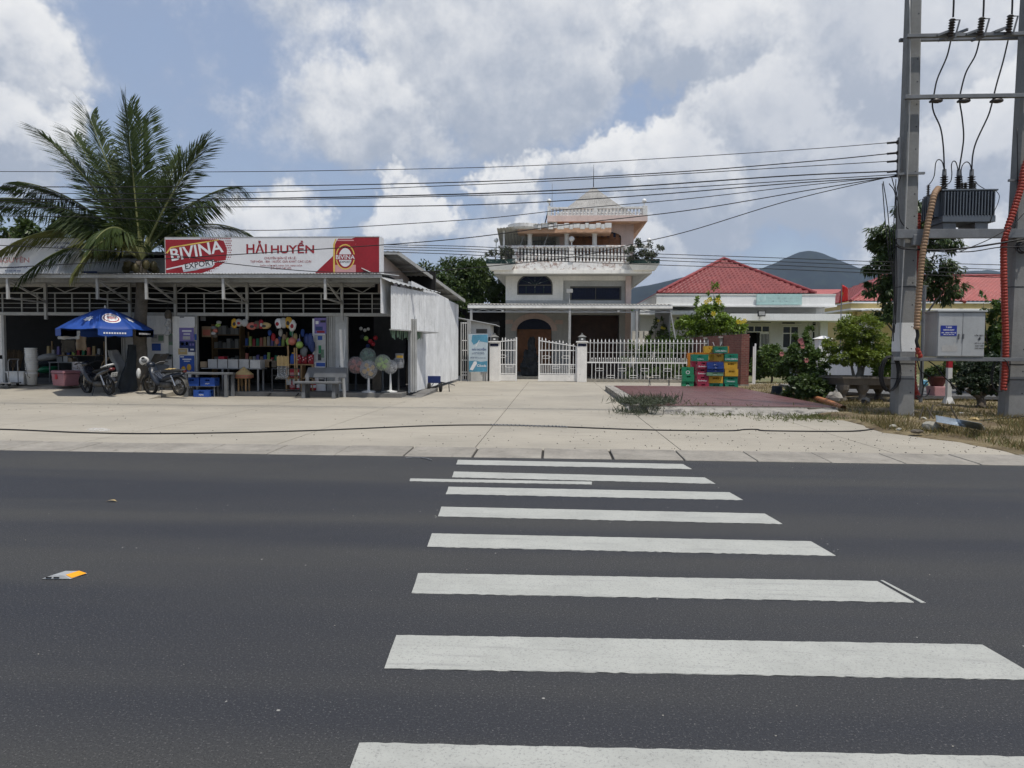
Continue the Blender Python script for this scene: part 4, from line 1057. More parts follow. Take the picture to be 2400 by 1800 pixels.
crate((P(474, 916, 21.2).x, 21.3, .0), 0, 'plastic_blue', 'blue drink crate standing on the ground below the low grey table', 'blue crates below the low table', .50, .34, .22, 'plain', 'PEPSI')
st = thing('crate_stand', 'thin metal stand carrying the blue crates', 'stand', (P(474, 900, 21.35).x, 21.35, 0))
for x in (-.45, .45):
    for y in (-.12, .12): MB().bar((P(474, 900, 21.35).x + x, 21.35 + y, 0), (P(474, 900, 21.35).x + x, 21.35 + y, .33), .022).build('leg', 'grey_metal', st)
MB().box(P(474, 900, 21.35).x - .5, 21.2, .32, P(474, 900, 21.35).x + .5, 21.5, .338).build('shelf', 'grey_metal', st)
# --- conical hats on a stool
sx = P(571, 900, 21.9).x; hz_ = P(571, 884, 21.9).z
stl = table('stool', 'small wooden stool carrying conical hats', 'stool', sx - .2, sx + .2, 21.75, 22.1, .15, hz_ - .01, 'wood', th=.03, lw=.04)
for i in range(4):
    o = MB().lathe([(.30, 0), (.295, .012), (.02, .24), (0.003, .25)], 24, cap=False).build('conical_hat', 'straw' if i > 2 else 'wood' if i % 2 else 'coral'); o.location = (sx, 21.92, hz_ - .01 + i * .028)
    if i == 3: o.location.z += .01
    tag(o, ('lowest conical hat of the stack on the stool', 'brown rimmed conical hat second from the bottom of the stack', 'reddish conical hat just under the topmost one', 'straw conical hat with a dark print on top of the stack')[i], 'hat', 'conical hats stacked on the stool')
    if i == 3:
        for k in range(5):
            q = MB().ell((-.10 + .035 * k, -.14 + .01 * k, .115 + .012 * k), (.022, .006, .014), 8, 5).build('print', 'sign_red', o, world=False)
# --- display table with boxes
a, b = P(478, 862, 22.2), P(618, 862, 22.2); tz = a.z
table('display_table', 'grey metal display table with pale boxes in the shop opening', 'table', a.x, b.x, 22.0, 22.5, .15, tz, 'grey_metal', legs=(a.x + .7, b.x - .12), th=.03)
for i, (p0, p1) in enumerate(((490, 511), (513, 535), (537, 560), (563, 585), (588, 612))):
    xa, xb = P(p0, 850, 22.1).x, P(p1, 850, 22.1).x; zt = P(p0, 842, 22.1).z
    tag(MB().box(xa, 22.02, tz + .001, xb, 22.4, zt - .02 * (i == 4)).build('pale_box', 'paper_white' if i != 4 else 'sack_cloth', bevel=.008), 'pale carton on the display table, %s from the left of five' % ('first', 'second', 'third', 'fourth', 'fifth')[i], 'carton', 'cartons on the display table')
tag(MB().box(P(473, 850, 22.4).x, 22.3, tz + .01, P(488, 850, 22.4).x, 22.5, tz + .2).build('egg_tray', 'cardboard'), 'brown tray at the left end of the display table', 'tray')
for i, (p0, w, h, mt, lb) in enumerate(((628, .3, .16, 'cardboard', 'brown carton behind the tool rack'), (640, .25, .12, 'mud', 'dark carton at the tool rack'), (520, .2, .25, 'plastic_red', 'dark red packet standing behind the pale cartons'), (548, .3, .12, 'plastic_grey', 'grey bundle behind the pale cartons'), (598, .35, .10, 'sack_cloth', 'heap of pale packets on the fifth carton'))):
    x = P(p0, 850, 22.6).x; tag(MB().box(x - w / 2, 22.55, tz + .02, x + w / 2, 22.8, tz + .02 + h + .1).build('packet' if i > 1 else 'carton', mt, bevel=.01), lb, 'packet' if i > 1 else 'carton')
# shelves deep inside
sh = thing('shelf_rack', 'dark shelf rack with pale goods deep in the shop', 'shelf', (P(525, 800, 25).x, 25, .15))
xa, xb = P(500, 800, 25).x, P(565, 800, 25).x
for z in (.9, 1.5, 2.0): MB().box(xa, 24.9, z, xb, 25.3, z + .03).build('shelf_board', 'wood', sh)
for x in (xa, xb): MB().box(x - .02, 24.9, .15, x + .02, 25.3, 2.4).build('shelf_side', 'wood', sh)
for r_, z in enumerate((1.53, 2.03, .93)):
    for k in range(6):
        x = xa + .12 + k * .155; h = R.uniform(.2, .36)
        tag(MB().box(x - .065, 24.95, z, x + .065, 25.15, z + h).build('goods_box', ('sack_cloth', 'plastic_grey', 'paper_white')[(k + r_) % 3]), 'dim packet on the %s shelf deep in the shop, %s from the left' % (('middle', 'top', 'lowest')[r_], ORD[k]), 'packet', 'packets on the %s shelf' % ('middle', 'top', 'lowest')[r_])
card(473, 765, 495, 790, 22.95, 'cardboard', 'small framed red and brown picture on the inner left wall', 'picture', ((.1, .3, .9, .85, 'coral'),), 'picture')
card(470, 741, 482, 752, 22.8, 'plastic_grey', 'small grey device under the head beam', 'device', name='device')
hp = P(505, 770, 22.6)
for i in range(6):
    o = MB().ell(hp + Vector((R.uniform(-.12, .15), R.uniform(-.05, .05), .2 - i * .09)), (.09, .06, .06), 9, 6, .3).build('snack_packet', ('paper_white', 'lime', 'plastic_grey', 'coral', 'sack_cloth', 'mud')[i]); tag(o, 'small packet %s in the bunch hanging by the inner left wall' % ('topmost', 'green', 'grey', 'reddish', 'pale lower', 'brown lowest')[i], 'packet', 'packets hanging by the inner left wall')
# packets hung under the head beam
hang_ = [(549, 758, .11, .32, 'plastic_yellow', 'yellow slipper pack hanging first from the left'), (560, 756, .14, .25, 'paper_white', 'white packet with a dark oval hanging second from the left'), (574, 757, .13, .24, 'sack_cloth', 'pale cloth pack hanging third from the left'), (590, 764, .17, .25, 'coral', 'red and white snack pack in the hanging row'), (603, 761, .14, .26, 'mud', 'brownish snack pack in the hanging row'),
         (612, 760, .10, .3, 'sign_red', 'red snack pack in the hanging row'), (622, 763, .18, .22, 'straw', 'gold snack pack in the hanging row'), (653, 758, .13, .32, 'sign_white', 'white tee shirt pack hanging by the beam'), (664, 757, .13, .34, 'paper_white', 'second white tee shirt pack hanging by the beam'), (677, 756, .13, .38, 'plastic_yellow', 'tall yellow pack hanging by the beam'), (685, 763, .13, .38, 'plastic_white', 'white pack hanging beside the tall yellow one')]
for i, (px, py, w, h, mt, lb) in enumerate(hang_):
    p = P(px, py, 22.35); o = thing('hanging_pack', lb + ' in the shop opening' if 'row' not in lb else lb + ' of the shop opening', 'packet', p, group='packs hanging in the shop opening')
    MB().ell(p, (w, .05, h / 2), 10, 7, .25).build('pack', mt, o, smooth=True)
    MB().ell(p + Vector((R.uniform(-.04, .04), -.045, -.02)), (w * .45, .012, h * .2), 8, 5).build('print', ('ink', 'sign_red', 'paper_white')[i % 3], o)
    MB().tube([p + Vector((0, 0, h / 2 - .02)), p + Vector((0, .02, h / 2 + .15))], .004, 4).build('string', 'ink', o)
# --- tool rack with wooden handled sickles
xa, xb = P(638, 890, 21.75).x, P(703, 890, 21.75).x
rk = thing('tool_rack', 'dark metal rack holding wooden handled sickles', 'rack', ((xa + xb) / 2, 21.75, 0))
zt = P(640, 864, 21.75).z; zm = P(640, 880, 21.75).z
for x in (xa, xb):
    MB().bar((x, 21.75, .05), (x, 21.75, zt), .03).build('upright', 'dark_metal', rk); MB().bar((x - .1, 21.6, .02), (x, 21.75, .15), .03).bar((x + .1, 21.9, .02), (x, 21.75, .15), .03).build('foot', 'dark_metal', rk)
for z in (zt, zm, .22): MB().bar((xa, 21.75, z), (xb, 21.75, z), .025).build('rail', 'dark_metal', rk)
for k in range(9):
    x = P(651, 850, 21.72).x + k * .043; z0 = P(651, 856, 21.72).z; z1 = P(651, 834, 21.72).z
    o = thing('sickle', 'sickle with a pale wooden handle in the tool rack, %s from the left' % ORD[k], 'sickle', (x, 21.7, z0), group='sickles in the tool rack')
    MB().tube([(x, 21.7, z0 - .02), (x, 21.7, z1 + R.uniform(-.02, .02))], .019, 7).build('handle', 'pale_wood', o)
    MB().tube([(x, 21.7, z0), (x + .01, 21.7, zt - .12), (x - .01, 21.7, zm - .02), (x - .09, 21.7, zm - .12)], [.009, .011, .014, .004], 5).build('blade', 'chrome', o)
for k, px in enumerate((675, 690, 695)):
    p0, p1 = P(px + 2, 893, 21.8), P(px, (810, 815, 815)[k], 21.8); o = thing('hoe', ('hoe with the tallest wooden handle in the rack', 'hoe with a long wooden handle beside the blue jug', 'rightmost long handled hoe in the rack')[k], 'hoe', p0)
    MB().tube([p0, p1], .024, 7).build('handle', 'wood', o); MB().box(p0.x - .08, 21.78, p0.z - .12, p0.x + .08, 21.80, p0.z + .06).build('blade', 'grey_metal', o)
# --- shelf with red goods, jug and hanging balls behind the bench
xa, xb = P(672, 880, 22.3).x, P(736, 880, 22.3).x; sz = P(700, 853, 22.3).z
cs = thing('wooden_cabinet', 'brown wooden cabinet with red goods behind the bench', 'cabinet', ((xa + xb) / 2, 22.35, .15))
MB().box(xa, 22.2, sz - .04, xb, 22.6, sz).build('cabinet_top', 'wood', cs); MB().box(xa, 22.2, .55, xb, 22.6, .58).build('cabinet_shelf', 'wood', cs)
for x in (xa + .02, (xa + xb) / 2 + .06, xb - .02): MB().box(x - .02, 22.2, .15, x + .02, 22.6, sz - .04).build('cabinet_side', 'wood', cs)
j = thing('jug', 'blue plastic oil jug standing on the cabinet', 'jug', (P(684, 850, 22.2).x, 22.3, sz))
MB().lathe([(.085, 0), (.09, .04), (.09, .24), (.05, .31), (.03, .33)], 14).build('body', 'plastic_blue', j, smooth=True, world=False); MB().lathe([(.035, .33), (.035, .37)], 12).build('cap', 'plastic_yellow', j, world=False); MB().tube([(.03, -.02, .31), (.1, -.02, .34), (.11, -.02, .22), (.08, -.02, .18)], .014, 6).build('handle', 'plastic_blue', j, world=False)
for i, px in enumerate((700, 713, 728)):
    x = P(px, 840, 22.25).x; o = thing('detergent_bag', 'red and white detergent bag on the cabinet, %s of three' % ('left', 'middle', 'right')[i], 'bag', (x, 22.3, sz), group='detergent bags on the cabinet')
    MB().sheet(lambda u, v: (x - .085 + .17 * u, 22.24 - .05 * math.sin(u * 3.14) * math.sin(v * 3.14), sz + .31 * v), 6, 6, (0, .09, 0)).build('bag', 'sign_red', o, smooth=True)
    for k in range(5): MB().ell((x - .055 + .028 * k, 22.185 + .02 * abs(k - 2), sz + .1 + .04 * (k * 3 % 5)), (.017, .008, .02), 7, 5).build('print', 'sign_white', o)
for i, (px, py) in enumerate(((683, 872), (699, 872), (683, 896), (699, 898), (716, 897), (732, 897))):
    p = P(px, py, 22.2); z0 = .58 if py < 880 else .18; o = thing('red_canister', 'red canister on the %s cabinet level, %s' % ('upper' if py < 880 else 'lower', ('left one', 'right one', 'first from the left', 'second from the left', 'third from the left', 'fourth from the left')[i]), 'canister', (p.x, 22.3, z0), group='red canisters in the cabinet')
    MB().lathe([(.085, 0), (.09, .02), (.09, .26), (.07, .29), (.03, .30)], 14).build('body', 'plastic_red', o, smooth=True, world=False); MB().lathe([(.092, .08), (.092, .17)], 14).build('label_band', 'sign_white' if i % 2 else 'sign_pink', o, world=False)
for i, (px, py, r, mt, lb) in enumerate(((685, 800, .13, 'coral', 'red ball in a net hanging behind the bench'), (702, 808, .115, 'lime', 'yellow ball in a net hanging behind the bench'))):
    p = P(px, py, 22.1); o = thing('net_ball', lb, 'ball', p); MB().ell(p, r, 16, 11).build('ball', mt, o, smooth=True); MB().tube([p + Vector((0, 0, r)), p + Vector((.01, 0, r + .22))], .008, 5).build('net_cord', 'paper_white', o)
for i, (px, py, w, h, mt) in enumerate(((719, 796, .1, .2, 'plastic_navy'), (728, 800, .1, .26, 'dark_blue'), (712, 824, .12, .16, 'plastic_grey'), (732, 812, .09, .2, 'plastic_navy'))):
    p = P(px, py, 22.2); tag(MB().ell(p, (w, .07, h), 10, 7, .3).build('hanging_bag', mt, smooth=True), 'dark bag hanging by the poster panel, %s' % ('upper left', 'upper middle', 'lowest, grey', 'rightmost')[i], 'bag', 'dark bags by the poster panel')
for args in ((737, 745, 765, 782, 'plastic_purple', 'faded purple and white poster at the top of the folding shutter', ((.1, .2, .35, .4, 'sign_white'), (.5, .15, .95, .3, 'ink'), (.1, .55, .7, .8, 'dark_blue'), (.2, .82, .85, .95, 'sign_red'))), (737, 784, 764, 848, 'sack_cloth', 'pale poster with a teal chainsaw picture on the folding shutter', ((.3, .05, .7, .2, 'plastic_blue'), (.35, .4, .6, .7, 'plastic_green'), (.55, .55, .85, .85, 'old_green_net'), (.3, .72, .6, .95, 'ink'))), (741, 850, 762, 859, 'plastic_blue', 'small blue label low on the folding shutter', ()), (747, 883, 761, 898, 'ink', 'black printed label behind the bench slats', ((.1, .2, .9, .4, 'paper_white'),))):
    card(*args[:4], FY - .145, args[4], args[5], 'poster', args[6], 'poster')
# --- concrete bench
xa, xb = P(694, 930, 21.2).x, P(806, 930, 21.2).x
bn = thing('bench', 'dark grey concrete bench with a curved backrest in front of the shutters', 'bench', ((xa + xb) / 2, 21.3, 0))
zt, zb, zs = P(720, 861, 21.45).z, P(720, 885, 21.45).z, P(720, 897, 21.15).z
MB().add([(xa + .28, 21.50, zt), (xb, 21.50, zt), (xb, 21.42, zb), (xa + .18, 21.42, zb), (xa + .28, 21.56, zt), (xb, 21.56, zt), (xb, 21.48, zb), (xa + .18, 21.48, zb)], [(3, 2, 1, 0), (4, 5, 6, 7), (0, 1, 5, 4), (1, 2, 6, 5), (2, 3, 7, 6), (3, 0, 4, 7)]).build('backrest', 'bench_concrete', bn, bevel=.015)
MB().box(xa, 20.98, zs - .03, xb - .12, 21.38, zs + .04).build('seat', 'bench_concrete', bn, bevel=.02)
for x in (xa + .28, xb - .28):
    MB().prism([(21.02, 0), (21.16, 0), (21.20, .14), (21.34, .14), (21.40, 0), (21.52, 0), (21.47, .3), (21.50, zb + .02), (21.42, zb + .02), (21.36, zs - .03), (21.08, zs - .03), (21.06, .2)], 'x', x - .05, x + .05).build('leg', 'bench_concrete', bn)
pw = G(808, 931); pst = thing('post', 'leaning white painted post at the right end of the bench', 'post', pw)
MB().tube([pw, P(801, 850, 21.6), P(798, 772, 21.6)], [.055, .055, .045], 8).build('shaft', 'white_wall', pst)
MB().tube([P(808, 772, 21.6), P(809, 790, 21.6), P(806, 845, 21.6)], .012, 5).build('wrapping', 'white_sheet', pst)
for z in (.62, .95): MB().lathe([(.062, 0), (.062, .05)], 8, (pw.x - .05 - z * .06, pw.y - .0, z)).build('band', 'bench_concrete', pst)
card(799, 886, 808, 912, 21.66, 'plastic_grey', 'grey box behind the right end of the bench', 'box', name='grey_box')
# --- fans wrapped in plastic
def fan(px, py, base_py, r, cage, blade, stand, label, Yf=22.0, stem=True):
    p = P(px, py, Yf); t = thing('stand_fan', label, 'fan', (p.x, Yf, .15), group='wrapped fans in the right opening')
    MB().lathe([(.22, 0), (.22, .025), (.05, .06), (.03, .09)], 20, (p.x, Yf, .15)).build('base', stand, t, smooth=False)
    MB().lathe([(.045, .2), (.03, .6), (.022, p.z - r)], 10, (p.x, Yf, 0)).build('stem', stand, t)
    MB().ell((p.x, Yf + .1, p.z), (.07, .11, .07), 12, 8).build('motor', stand, t, smooth=True)
    g = MB()
    for rr in np.linspace(r * .25, r, 5): g.tube([(p.x + rr * math.cos(a), Yf - .07 * (1 - (rr / r) ** 2), p.z + rr * math.sin(a)) for a in np.linspace(0, 2 * math.pi, 25)], .005, 4, False)
    for k in range(20):
        a = k * math.pi / 10; g.tube([(p.x + q * r * math.cos(a), Yf - .07 * (1 - q * q), p.z + q * r * math.sin(a)) for q in (.2, .6, 1)], .003, 4, False)
    tag(g.build('cage', cage, t), kind='stuff')
    for k in range(4):
        a = k * math.pi / 2 + .4
        MB().add([(p.x, Yf, p.z)] + [(p.x + q * r * .86 * math.cos(a + b_), Yf - .01 + .03 * s_, p.z + q * r * .86 * math.sin(a + b_)) for q, b_, s_ in ((.75, -.45, -1), (1, 0, 0), (.85, .5, 1))], [(0, 1, 2, 3)]).build('blade', blade, t)
    MB().ell((p.x, Yf - .05, p.z), (r * .2, .03, r * .2), 12, 8).build('hub', blade, t, smooth=True)
    MB().ell((p.x, Yf - .01, p.z), (r * 1.1, .16, r * 1.14), 16, 10, .10).build('wrap', 'clear_film', t, smooth=True)
fan(834, 856, 0, .25, 'coral', 'coral', 'tarp', 'wrapped fan with coral red blades at the left of the right opening', 22.35)
fan(862, 836, 0, .26, 'plastic_green', 'old_green_net', 'plastic_grey', 'wrapped fan with dull green blades behind the white fan', 22.6)
fan(864, 866, 0, .27, 'paper_white', 'plastic_yellow', 'plastic_white', 'large white wrapped fan with a yellow band and white stand')
fan(897, 850, 0, .235, 'lime', 'lime', 'tarp', 'wrapped fan with lime green blades on a black base', 21.9)
fan(915, 860, 0, .21, 'plastic_white', 'paper_white', 'plastic_white', 'pale wrapped fan right of the lime green one', 22.15)
fan(934, 850, 0, .18, 'plastic_grey', 'plastic_grey', 'dark_metal', 'dark wrapped fan nearest the side door', 22.4)
card(927, 828, 946, 862, 22.3, 'plastic_grey', 'grey boxed heater with yellow lettering near the side door', 'box', ((.15, .15, .9, .32, 'plastic_yellow'), (.1, .4, .9, .6, 'dark_metal')), 'boxed_heater')
for i, (px, py, r, mt, lb) in enumerate(((858, 793, .085, 'lime', 'lime green ball in the hanging cluster'), (868, 800, .08, 'plastic_red', 'red ball in the middle of the hanging cluster'), (874, 806, .08, 'plastic_red', 'lowest red ball of the hanging cluster'), (849, 790, .08, 'tarp', 'dark ball at the left of the hanging cluster'), (880, 792, .08, 'sign_red', 'rightmost red ball of the hanging cluster'), (862, 811, .07, 'plastic_navy', 'dark blue ball low in the hanging cluster'), (846, 770, .06, 'plastic_white', 'white globe left in the hanging group of lamps'), (855, 774, .06, 'plastic_white', 'white globe in the middle of the hanging lamps'), (863, 771, .055, 'plastic_white', 'white globe right in the hanging group of lamps'))):
    p = P(px, py, 23.2); tag(MB().ell(p, r, 14, 9).build('hanging_ball', mt, smooth=True), lb, 'ball', 'balls hanging in the right opening')
tag(MB().box(P(872, 890, 22.7).x, 22.7, .16, P(893, 890, 22.7).x, 23.0, .85).build('cabinet_box', 'mud', bevel=.01), 'dark brown box behind the fan stands', 'box')
# --- hand trolley on the yard
tc_ = G(1020, 918); ht_ = thing('hand_trolley', 'small blue two wheeled hand trolley by the white side wall', 'trolley', (tc_.x, tc_.y, 0))
Yt = tc_.y
def tp(px, py, dy=0.): return P(px, py, Yt + dy)
a, b = tp(1003, 881), tp(1033, 898)
MB().box(a.x, Yt - .05, b.z, b.x, Yt, a.z).build('back_panel', 'plastic_navy', ht_, bevel=.01)
for px in (1007, 1034):
    c = tp(px, 908.5); MB().lathe([(.05, -.04), (.15, -.045), (.165, -.02), (.165, .02), (.15, .045), (.05, .04)], 18, (c.x, Yt - .12, .168), 'x').build('wheel', 'rubber', ht_, smooth=False)
MB().bar((a.x, Yt, .17), (b.x, Yt, .17), .03).build('axle', 'dark_metal', ht_)
for s in (.1, -.1): MB().tube([((a.x + b.x) / 2 + s, Yt, .2), ((a.x + b.x) / 2 + s + .1, Yt - .0, .36), tp(1052, 899, .1), tp(1066, 903, .1)], .016, 6).build('shaft', 'dark_metal', ht_)
MB().bar(tp(1052, 900, .1), tp(1053, 918, .1), .03).build('stand_leg', 'dark_metal', ht_)

# --- more stock: back shelves and a second hanging row
CLR = ('coral', 'plastic_blue', 'straw', 'lime', 'paper_white', 'plastic_red', 'plastic_purple', 'plastic_green', 'cardboard')
for rr_, (z, Yb, p0, p1) in enumerate(((1.05, 24.3, 575, 668), (1.62, 24.3, 575, 668), (1.25, 24.6, 110, 236))):
    xa, xb = P(p0, 800, Yb).x, P(p1, 800, Yb).x; w = ('lower', 'upper', 'left')[rr_]
    sh = thing('back_shelf', '%s dark shelf board stacked with small packets behind the %s' % (w, 'umbrella' if rr_ == 2 else 'pale cartons'), 'shelf', ((xa + xb) / 2, Yb, z)); MB().box(xa, Yb - .15, z - .03, xb, Yb + .2, z - .001).build('board', 'wood', sh); [MB().box(q_, Yb + .21, .2, q_ + .04, Yb + .25, z + .5).build('support', 'wood', sh) for q_ in (xa, xb - .04)]
    for k in range(11):
        x = xa + .06 + k * (xb - xa - .12) / 10; h = R.uniform(.16, .34); o = MB().frus(x, Yb, z, z + h, .05, .05, .045, .03).build('stock_packet', CLR[(k * 2 + rr_) % 9]); tag(o, 'small packet, %s from the left on the %s back shelf' % (ORD[k], w), 'packet', 'packets on the %s back shelf' % w)
for k in range(12):
    p = P(632 + k * 8.6, 780 + 10 * (k % 3), 22.9); o = MB().ell(p, (.07, .04, .10 + .03 * (k % 2)), 9, 6, .25).build('sachet_strip', CLR[(k * 4 + 1) % 9]); tag(o, 'sachet strip hanging deep behind the tools, %s from the left' % ORD[k], 'sachets', 'sachet strips behind the tools')
# ================================================================ the house behind the gate
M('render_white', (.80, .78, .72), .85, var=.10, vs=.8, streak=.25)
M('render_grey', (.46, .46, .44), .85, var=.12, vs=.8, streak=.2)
M('render_pink', (.62, .49, .44), .85, var=.12, vs=.9, streak=.25)
M('soffit_orange', (.56, .36, .25), .85, var=.12)
M('peeling_white', (.76, .745, .71), .85, var=.12, vs=2, col2=(.36, .26, .22), c2=(.50, .66), streak=.35)
M('mould_white', (.68, .67, .64), .85, var=.14, vs=2.5, col2=(.17, .16, .145), c2=(.56, .74), streak=.45)
M('door_wood', (.20, .085, .035), .5, var=.25, vs=3)
M('door_dark', (.060, .028, .018), .5, var=.25, vs=3)
M('blue_glass', (.006, .009, .03), .25, var=.2, spec=.18)
M('frame_dark', (.10, .095, .085), .6)
M('planter_green', (.02, .05, .045), .7, col2=(.45, .45, .42), c2=(.58, .64), vs=3)
M('roof_sheet', (.50, .48, .43), .65, var=.14, vs=1.2, streak=.3)
M('globe', (.68, .68, .66), .3)
M('thatch_sheet', (.30, .29, .27), .85, var=.2, vs=2, streak=.9)
HY = 41.0
hx = lambda px, Y=HY: P(px, 700, Y).x
hz2 = lambda py, Y=HY, px=1330: P(px, py, Y).z
house = thing('house', 'tall white and pink house with balustraded balconies behind the gate', 'house', (1.4, 41, 0))
def hb(name, mat, x0, y0, z0, x1, y1, z1, par=None, bevel=0): return MB().box(x0, y0, z0, x1, y1, z1).build(name, mat, par or house, bevel=bevel)
XL, XM, XR = hx(1185), hx(1320), hx(1479)
def arch_wall(name, mat, x0, x1, z0, z1, ax0, ax1, az0, spring, top, y0, y1, par=house):
    """wall panel with one arched opening, in four butted pieces"""
    n = 14; cx, rx = (ax0 + ax1) / 2, (ax1 - ax0) / 2
    arc = [(cx - rx * math.cos(math.pi * i / n), spring + (top - spring) * math.sin(math.pi * i / n)) for i in range(n + 1)]
    g = MB().box(x0, y0, z0, ax0, y1, z1).box(ax1, y0, z0, x1, y1, z1)
    if az0 > z0 + .01: g.box(ax0, y0, z0, ax1, y1, az0)
    for a, b in zip(arc, arc[1:]): g.prism([a, b, (b[0], z1), (a[0], z1)], 'y', y0, y1)
    return g.build(name, mat, par)
zC = hz2(712); zB = hz2(641, 40.4)
# ground floor
za0 = 0
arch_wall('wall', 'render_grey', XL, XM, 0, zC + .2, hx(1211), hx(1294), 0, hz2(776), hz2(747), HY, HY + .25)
n = 14; cx, rx, sp, tp_ = (hx(1211) + hx(1294)) / 2, (hx(1294) - hx(1211)) / 2, hz2(776), hz2(747)
g = MB()
for i in range(n):
    a0, a1 = math.pi * i / n, math.pi * (i + 1) / n
    q = [(cx - (rx + e) * math.cos(a), sp + (tp_ - sp + e) * math.sin(a)) for a, e in ((a0, 0), (a1, 0), (a1, .32), (a0, .32))]; g.prism(q, 'y', HY - .06, HY - .002)
g.build('arch_moulding', 'render_pink', house)
for a, b in ((XL, hx(1203)), (hx(1302), XM)): hb('moulding_band', 'render_pink', a, HY - .06, hz2(760), b, HY - .002, hz2(750))
dr = hb('front_door', 'door_wood', hx(1212), HY + .12, 0, hx(1293), HY + .18, tp_)
for k in range(4):
    xa = hx(1212) + .04 + k * (hx(1293) - hx(1212)) / 4; xb = xa + (hx(1293) - hx(1212)) / 4 - .08
    for z0, z1 in ((.2, 1.0), (1.15, 1.8), (1.95, 2.45)): MB().box(xa, HY + .09, z0, xb, HY + .12, z1).build('door_panel', 'door_wood', dr)
hb('fanlight', 'blue_glass', hx(1213), HY + .085, hz2(772), hx(1292), HY + .115, tp_)
hb('front_step', 'floor_concrete', hx(1196), HY - .9, 0, hx(1312), HY - .01, .28)
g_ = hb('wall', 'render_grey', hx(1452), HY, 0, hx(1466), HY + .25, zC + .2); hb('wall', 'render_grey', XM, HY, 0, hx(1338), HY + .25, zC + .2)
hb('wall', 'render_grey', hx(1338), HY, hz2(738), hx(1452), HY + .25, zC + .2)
hb('corner_pier', 'render_pink', hx(1466), HY - .12, 0, XR, HY + .25, zB)
gd = hb('garage_door', 'door_dark', hx(1338), HY + .8, 0, hx(1452), HY + .88, hz2(738))
for k in range(6):
    xa = hx(1338) + .05 + k * (hx(1452) - hx(1338)) / 6
    MB().box(xa, HY + .77, .15, xa + .4, HY + .80, 1.2).build('door_panel', 'door_dark', gd); MB().box(xa, HY + .77, 1.35, xa + .4, HY + .80, 2.6).build('door_panel', 'door_dark', gd)
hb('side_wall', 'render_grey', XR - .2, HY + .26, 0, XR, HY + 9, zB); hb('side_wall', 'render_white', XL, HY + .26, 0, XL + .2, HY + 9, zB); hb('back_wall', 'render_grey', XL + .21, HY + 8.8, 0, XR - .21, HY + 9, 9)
hb('dark_screen', 'dark_inside', hx(1070), HY + .3, 0, XL - .001, HY + .4, zC)  # back sheet coloured near black for the shade under the canopy
hb('floor', 'render_grey', XL + .21, HY + .3, zC - .05, XR - .21, HY + 8.79, zC + .1)
# first floor front
arch_wall('wall', 'render_white', XL, XM, zC + .2, zB, hx(1212), hx(1295), hz2(691), hz2(668), hz2(640.5), HY, HY + .25)
wn = hb('arched_window', 'blue_glass', hx(1212), HY + .12, hz2(691), hx(1295), HY + .16, hz2(640.5))
g = MB(); cx, rx = (hx(1212) + hx(1295)) / 2, (hx(1295) - hx(1212)) / 2; sp, tp_ = hz2(668), hz2(640.5)
for i in range(n):
    a0, a1 = math.pi * i / n, math.pi * (i + 1) / n
    g.prism([(cx - (rx - e) * math.cos(a), sp + (tp_ - sp - e) * math.sin(a)) for a, e in ((a0, .07), (a1, .07), (a1, .0), (a0, .0))], 'y', HY - .03, HY + .11)
g.box(cx - rx, HY - .03, hz2(691), cx - rx + .07, HY + .11, sp).box(cx + rx - .07, HY - .03, hz2(691), cx + rx, HY + .11, sp).box(cx - rx + .07, HY - .03, hz2(691), cx + rx - .07, HY + .11, hz2(691) + .07)
g.build('window_frame', 'frame_dark', wn)
MB().box(cx - rx + .07, HY + .02, sp - .03, cx + rx - .07, HY + .10, sp + .02).build('transom', 'frame_dark', wn)
for k in range(1, 4):
    x = cx - rx + 2 * rx * k / 4; MB().box(x - .02, HY + .08, hz2(691) + .07, x + .02, HY + .115, sp - .03).build('mullion', 'planter_green', wn)
for k in range(1, 6):
    a = math.pi * k / 6; MB().bar((cx, HY + .1, sp + .03), (cx - (rx - .08) * math.cos(a), HY + .1, sp + (tp_ - sp - .08) * math.sin(a)), .025).build('fan_bar', 'planter_green', wn)
xw0, xw1, zw0, zw1 = hx(1336, HY + .3), hx(1456, HY + .3), hz2(704), hz2(670)
g = MB().box(XM, HY + .28, zC + .2, xw0, HY + .4, zB).box(xw1, HY + .28, zC + .2, XR - .2, HY + .4, zB).box(xw0, HY + .28, zC + .2, xw1, HY + .4, zw0).box(xw0, HY + .28, zw1, xw1, HY + .4, zB); g.build('recessed_wall', 'render_grey', house)
hb('lintel_band', 'render_white', XM + .002, HY + .02, hz2(657), hx(1466) - .002, HY + .275, hz2(645)); hb('dark_gap', 'frame_dark', XM + .003, HY + .05, hz2(645), hx(1466) - .003, HY + .27, zB)
wn = hb('wide_window', 'blue_glass', xw0, HY + .36, zw0, xw1, HY + .39, zw1)
for a, b, c, d in ((xw0, zw0, xw1, zw0 + .09), (xw0, zw1 - .09, xw1, zw1), (xw0, zw0 + .09, xw0 + .09, zw1 - .09), (xw1 - .09, zw0 + .09, xw1, zw1 - .09), ((xw0 + xw1) / 2 - .02, zw0 + .09, (xw0 + xw1) / 2 + .02, zw1 - .09)): MB().box(a, HY + .26, b, c, HY + .358, d).build('window_frame', 'frame_dark', wn)
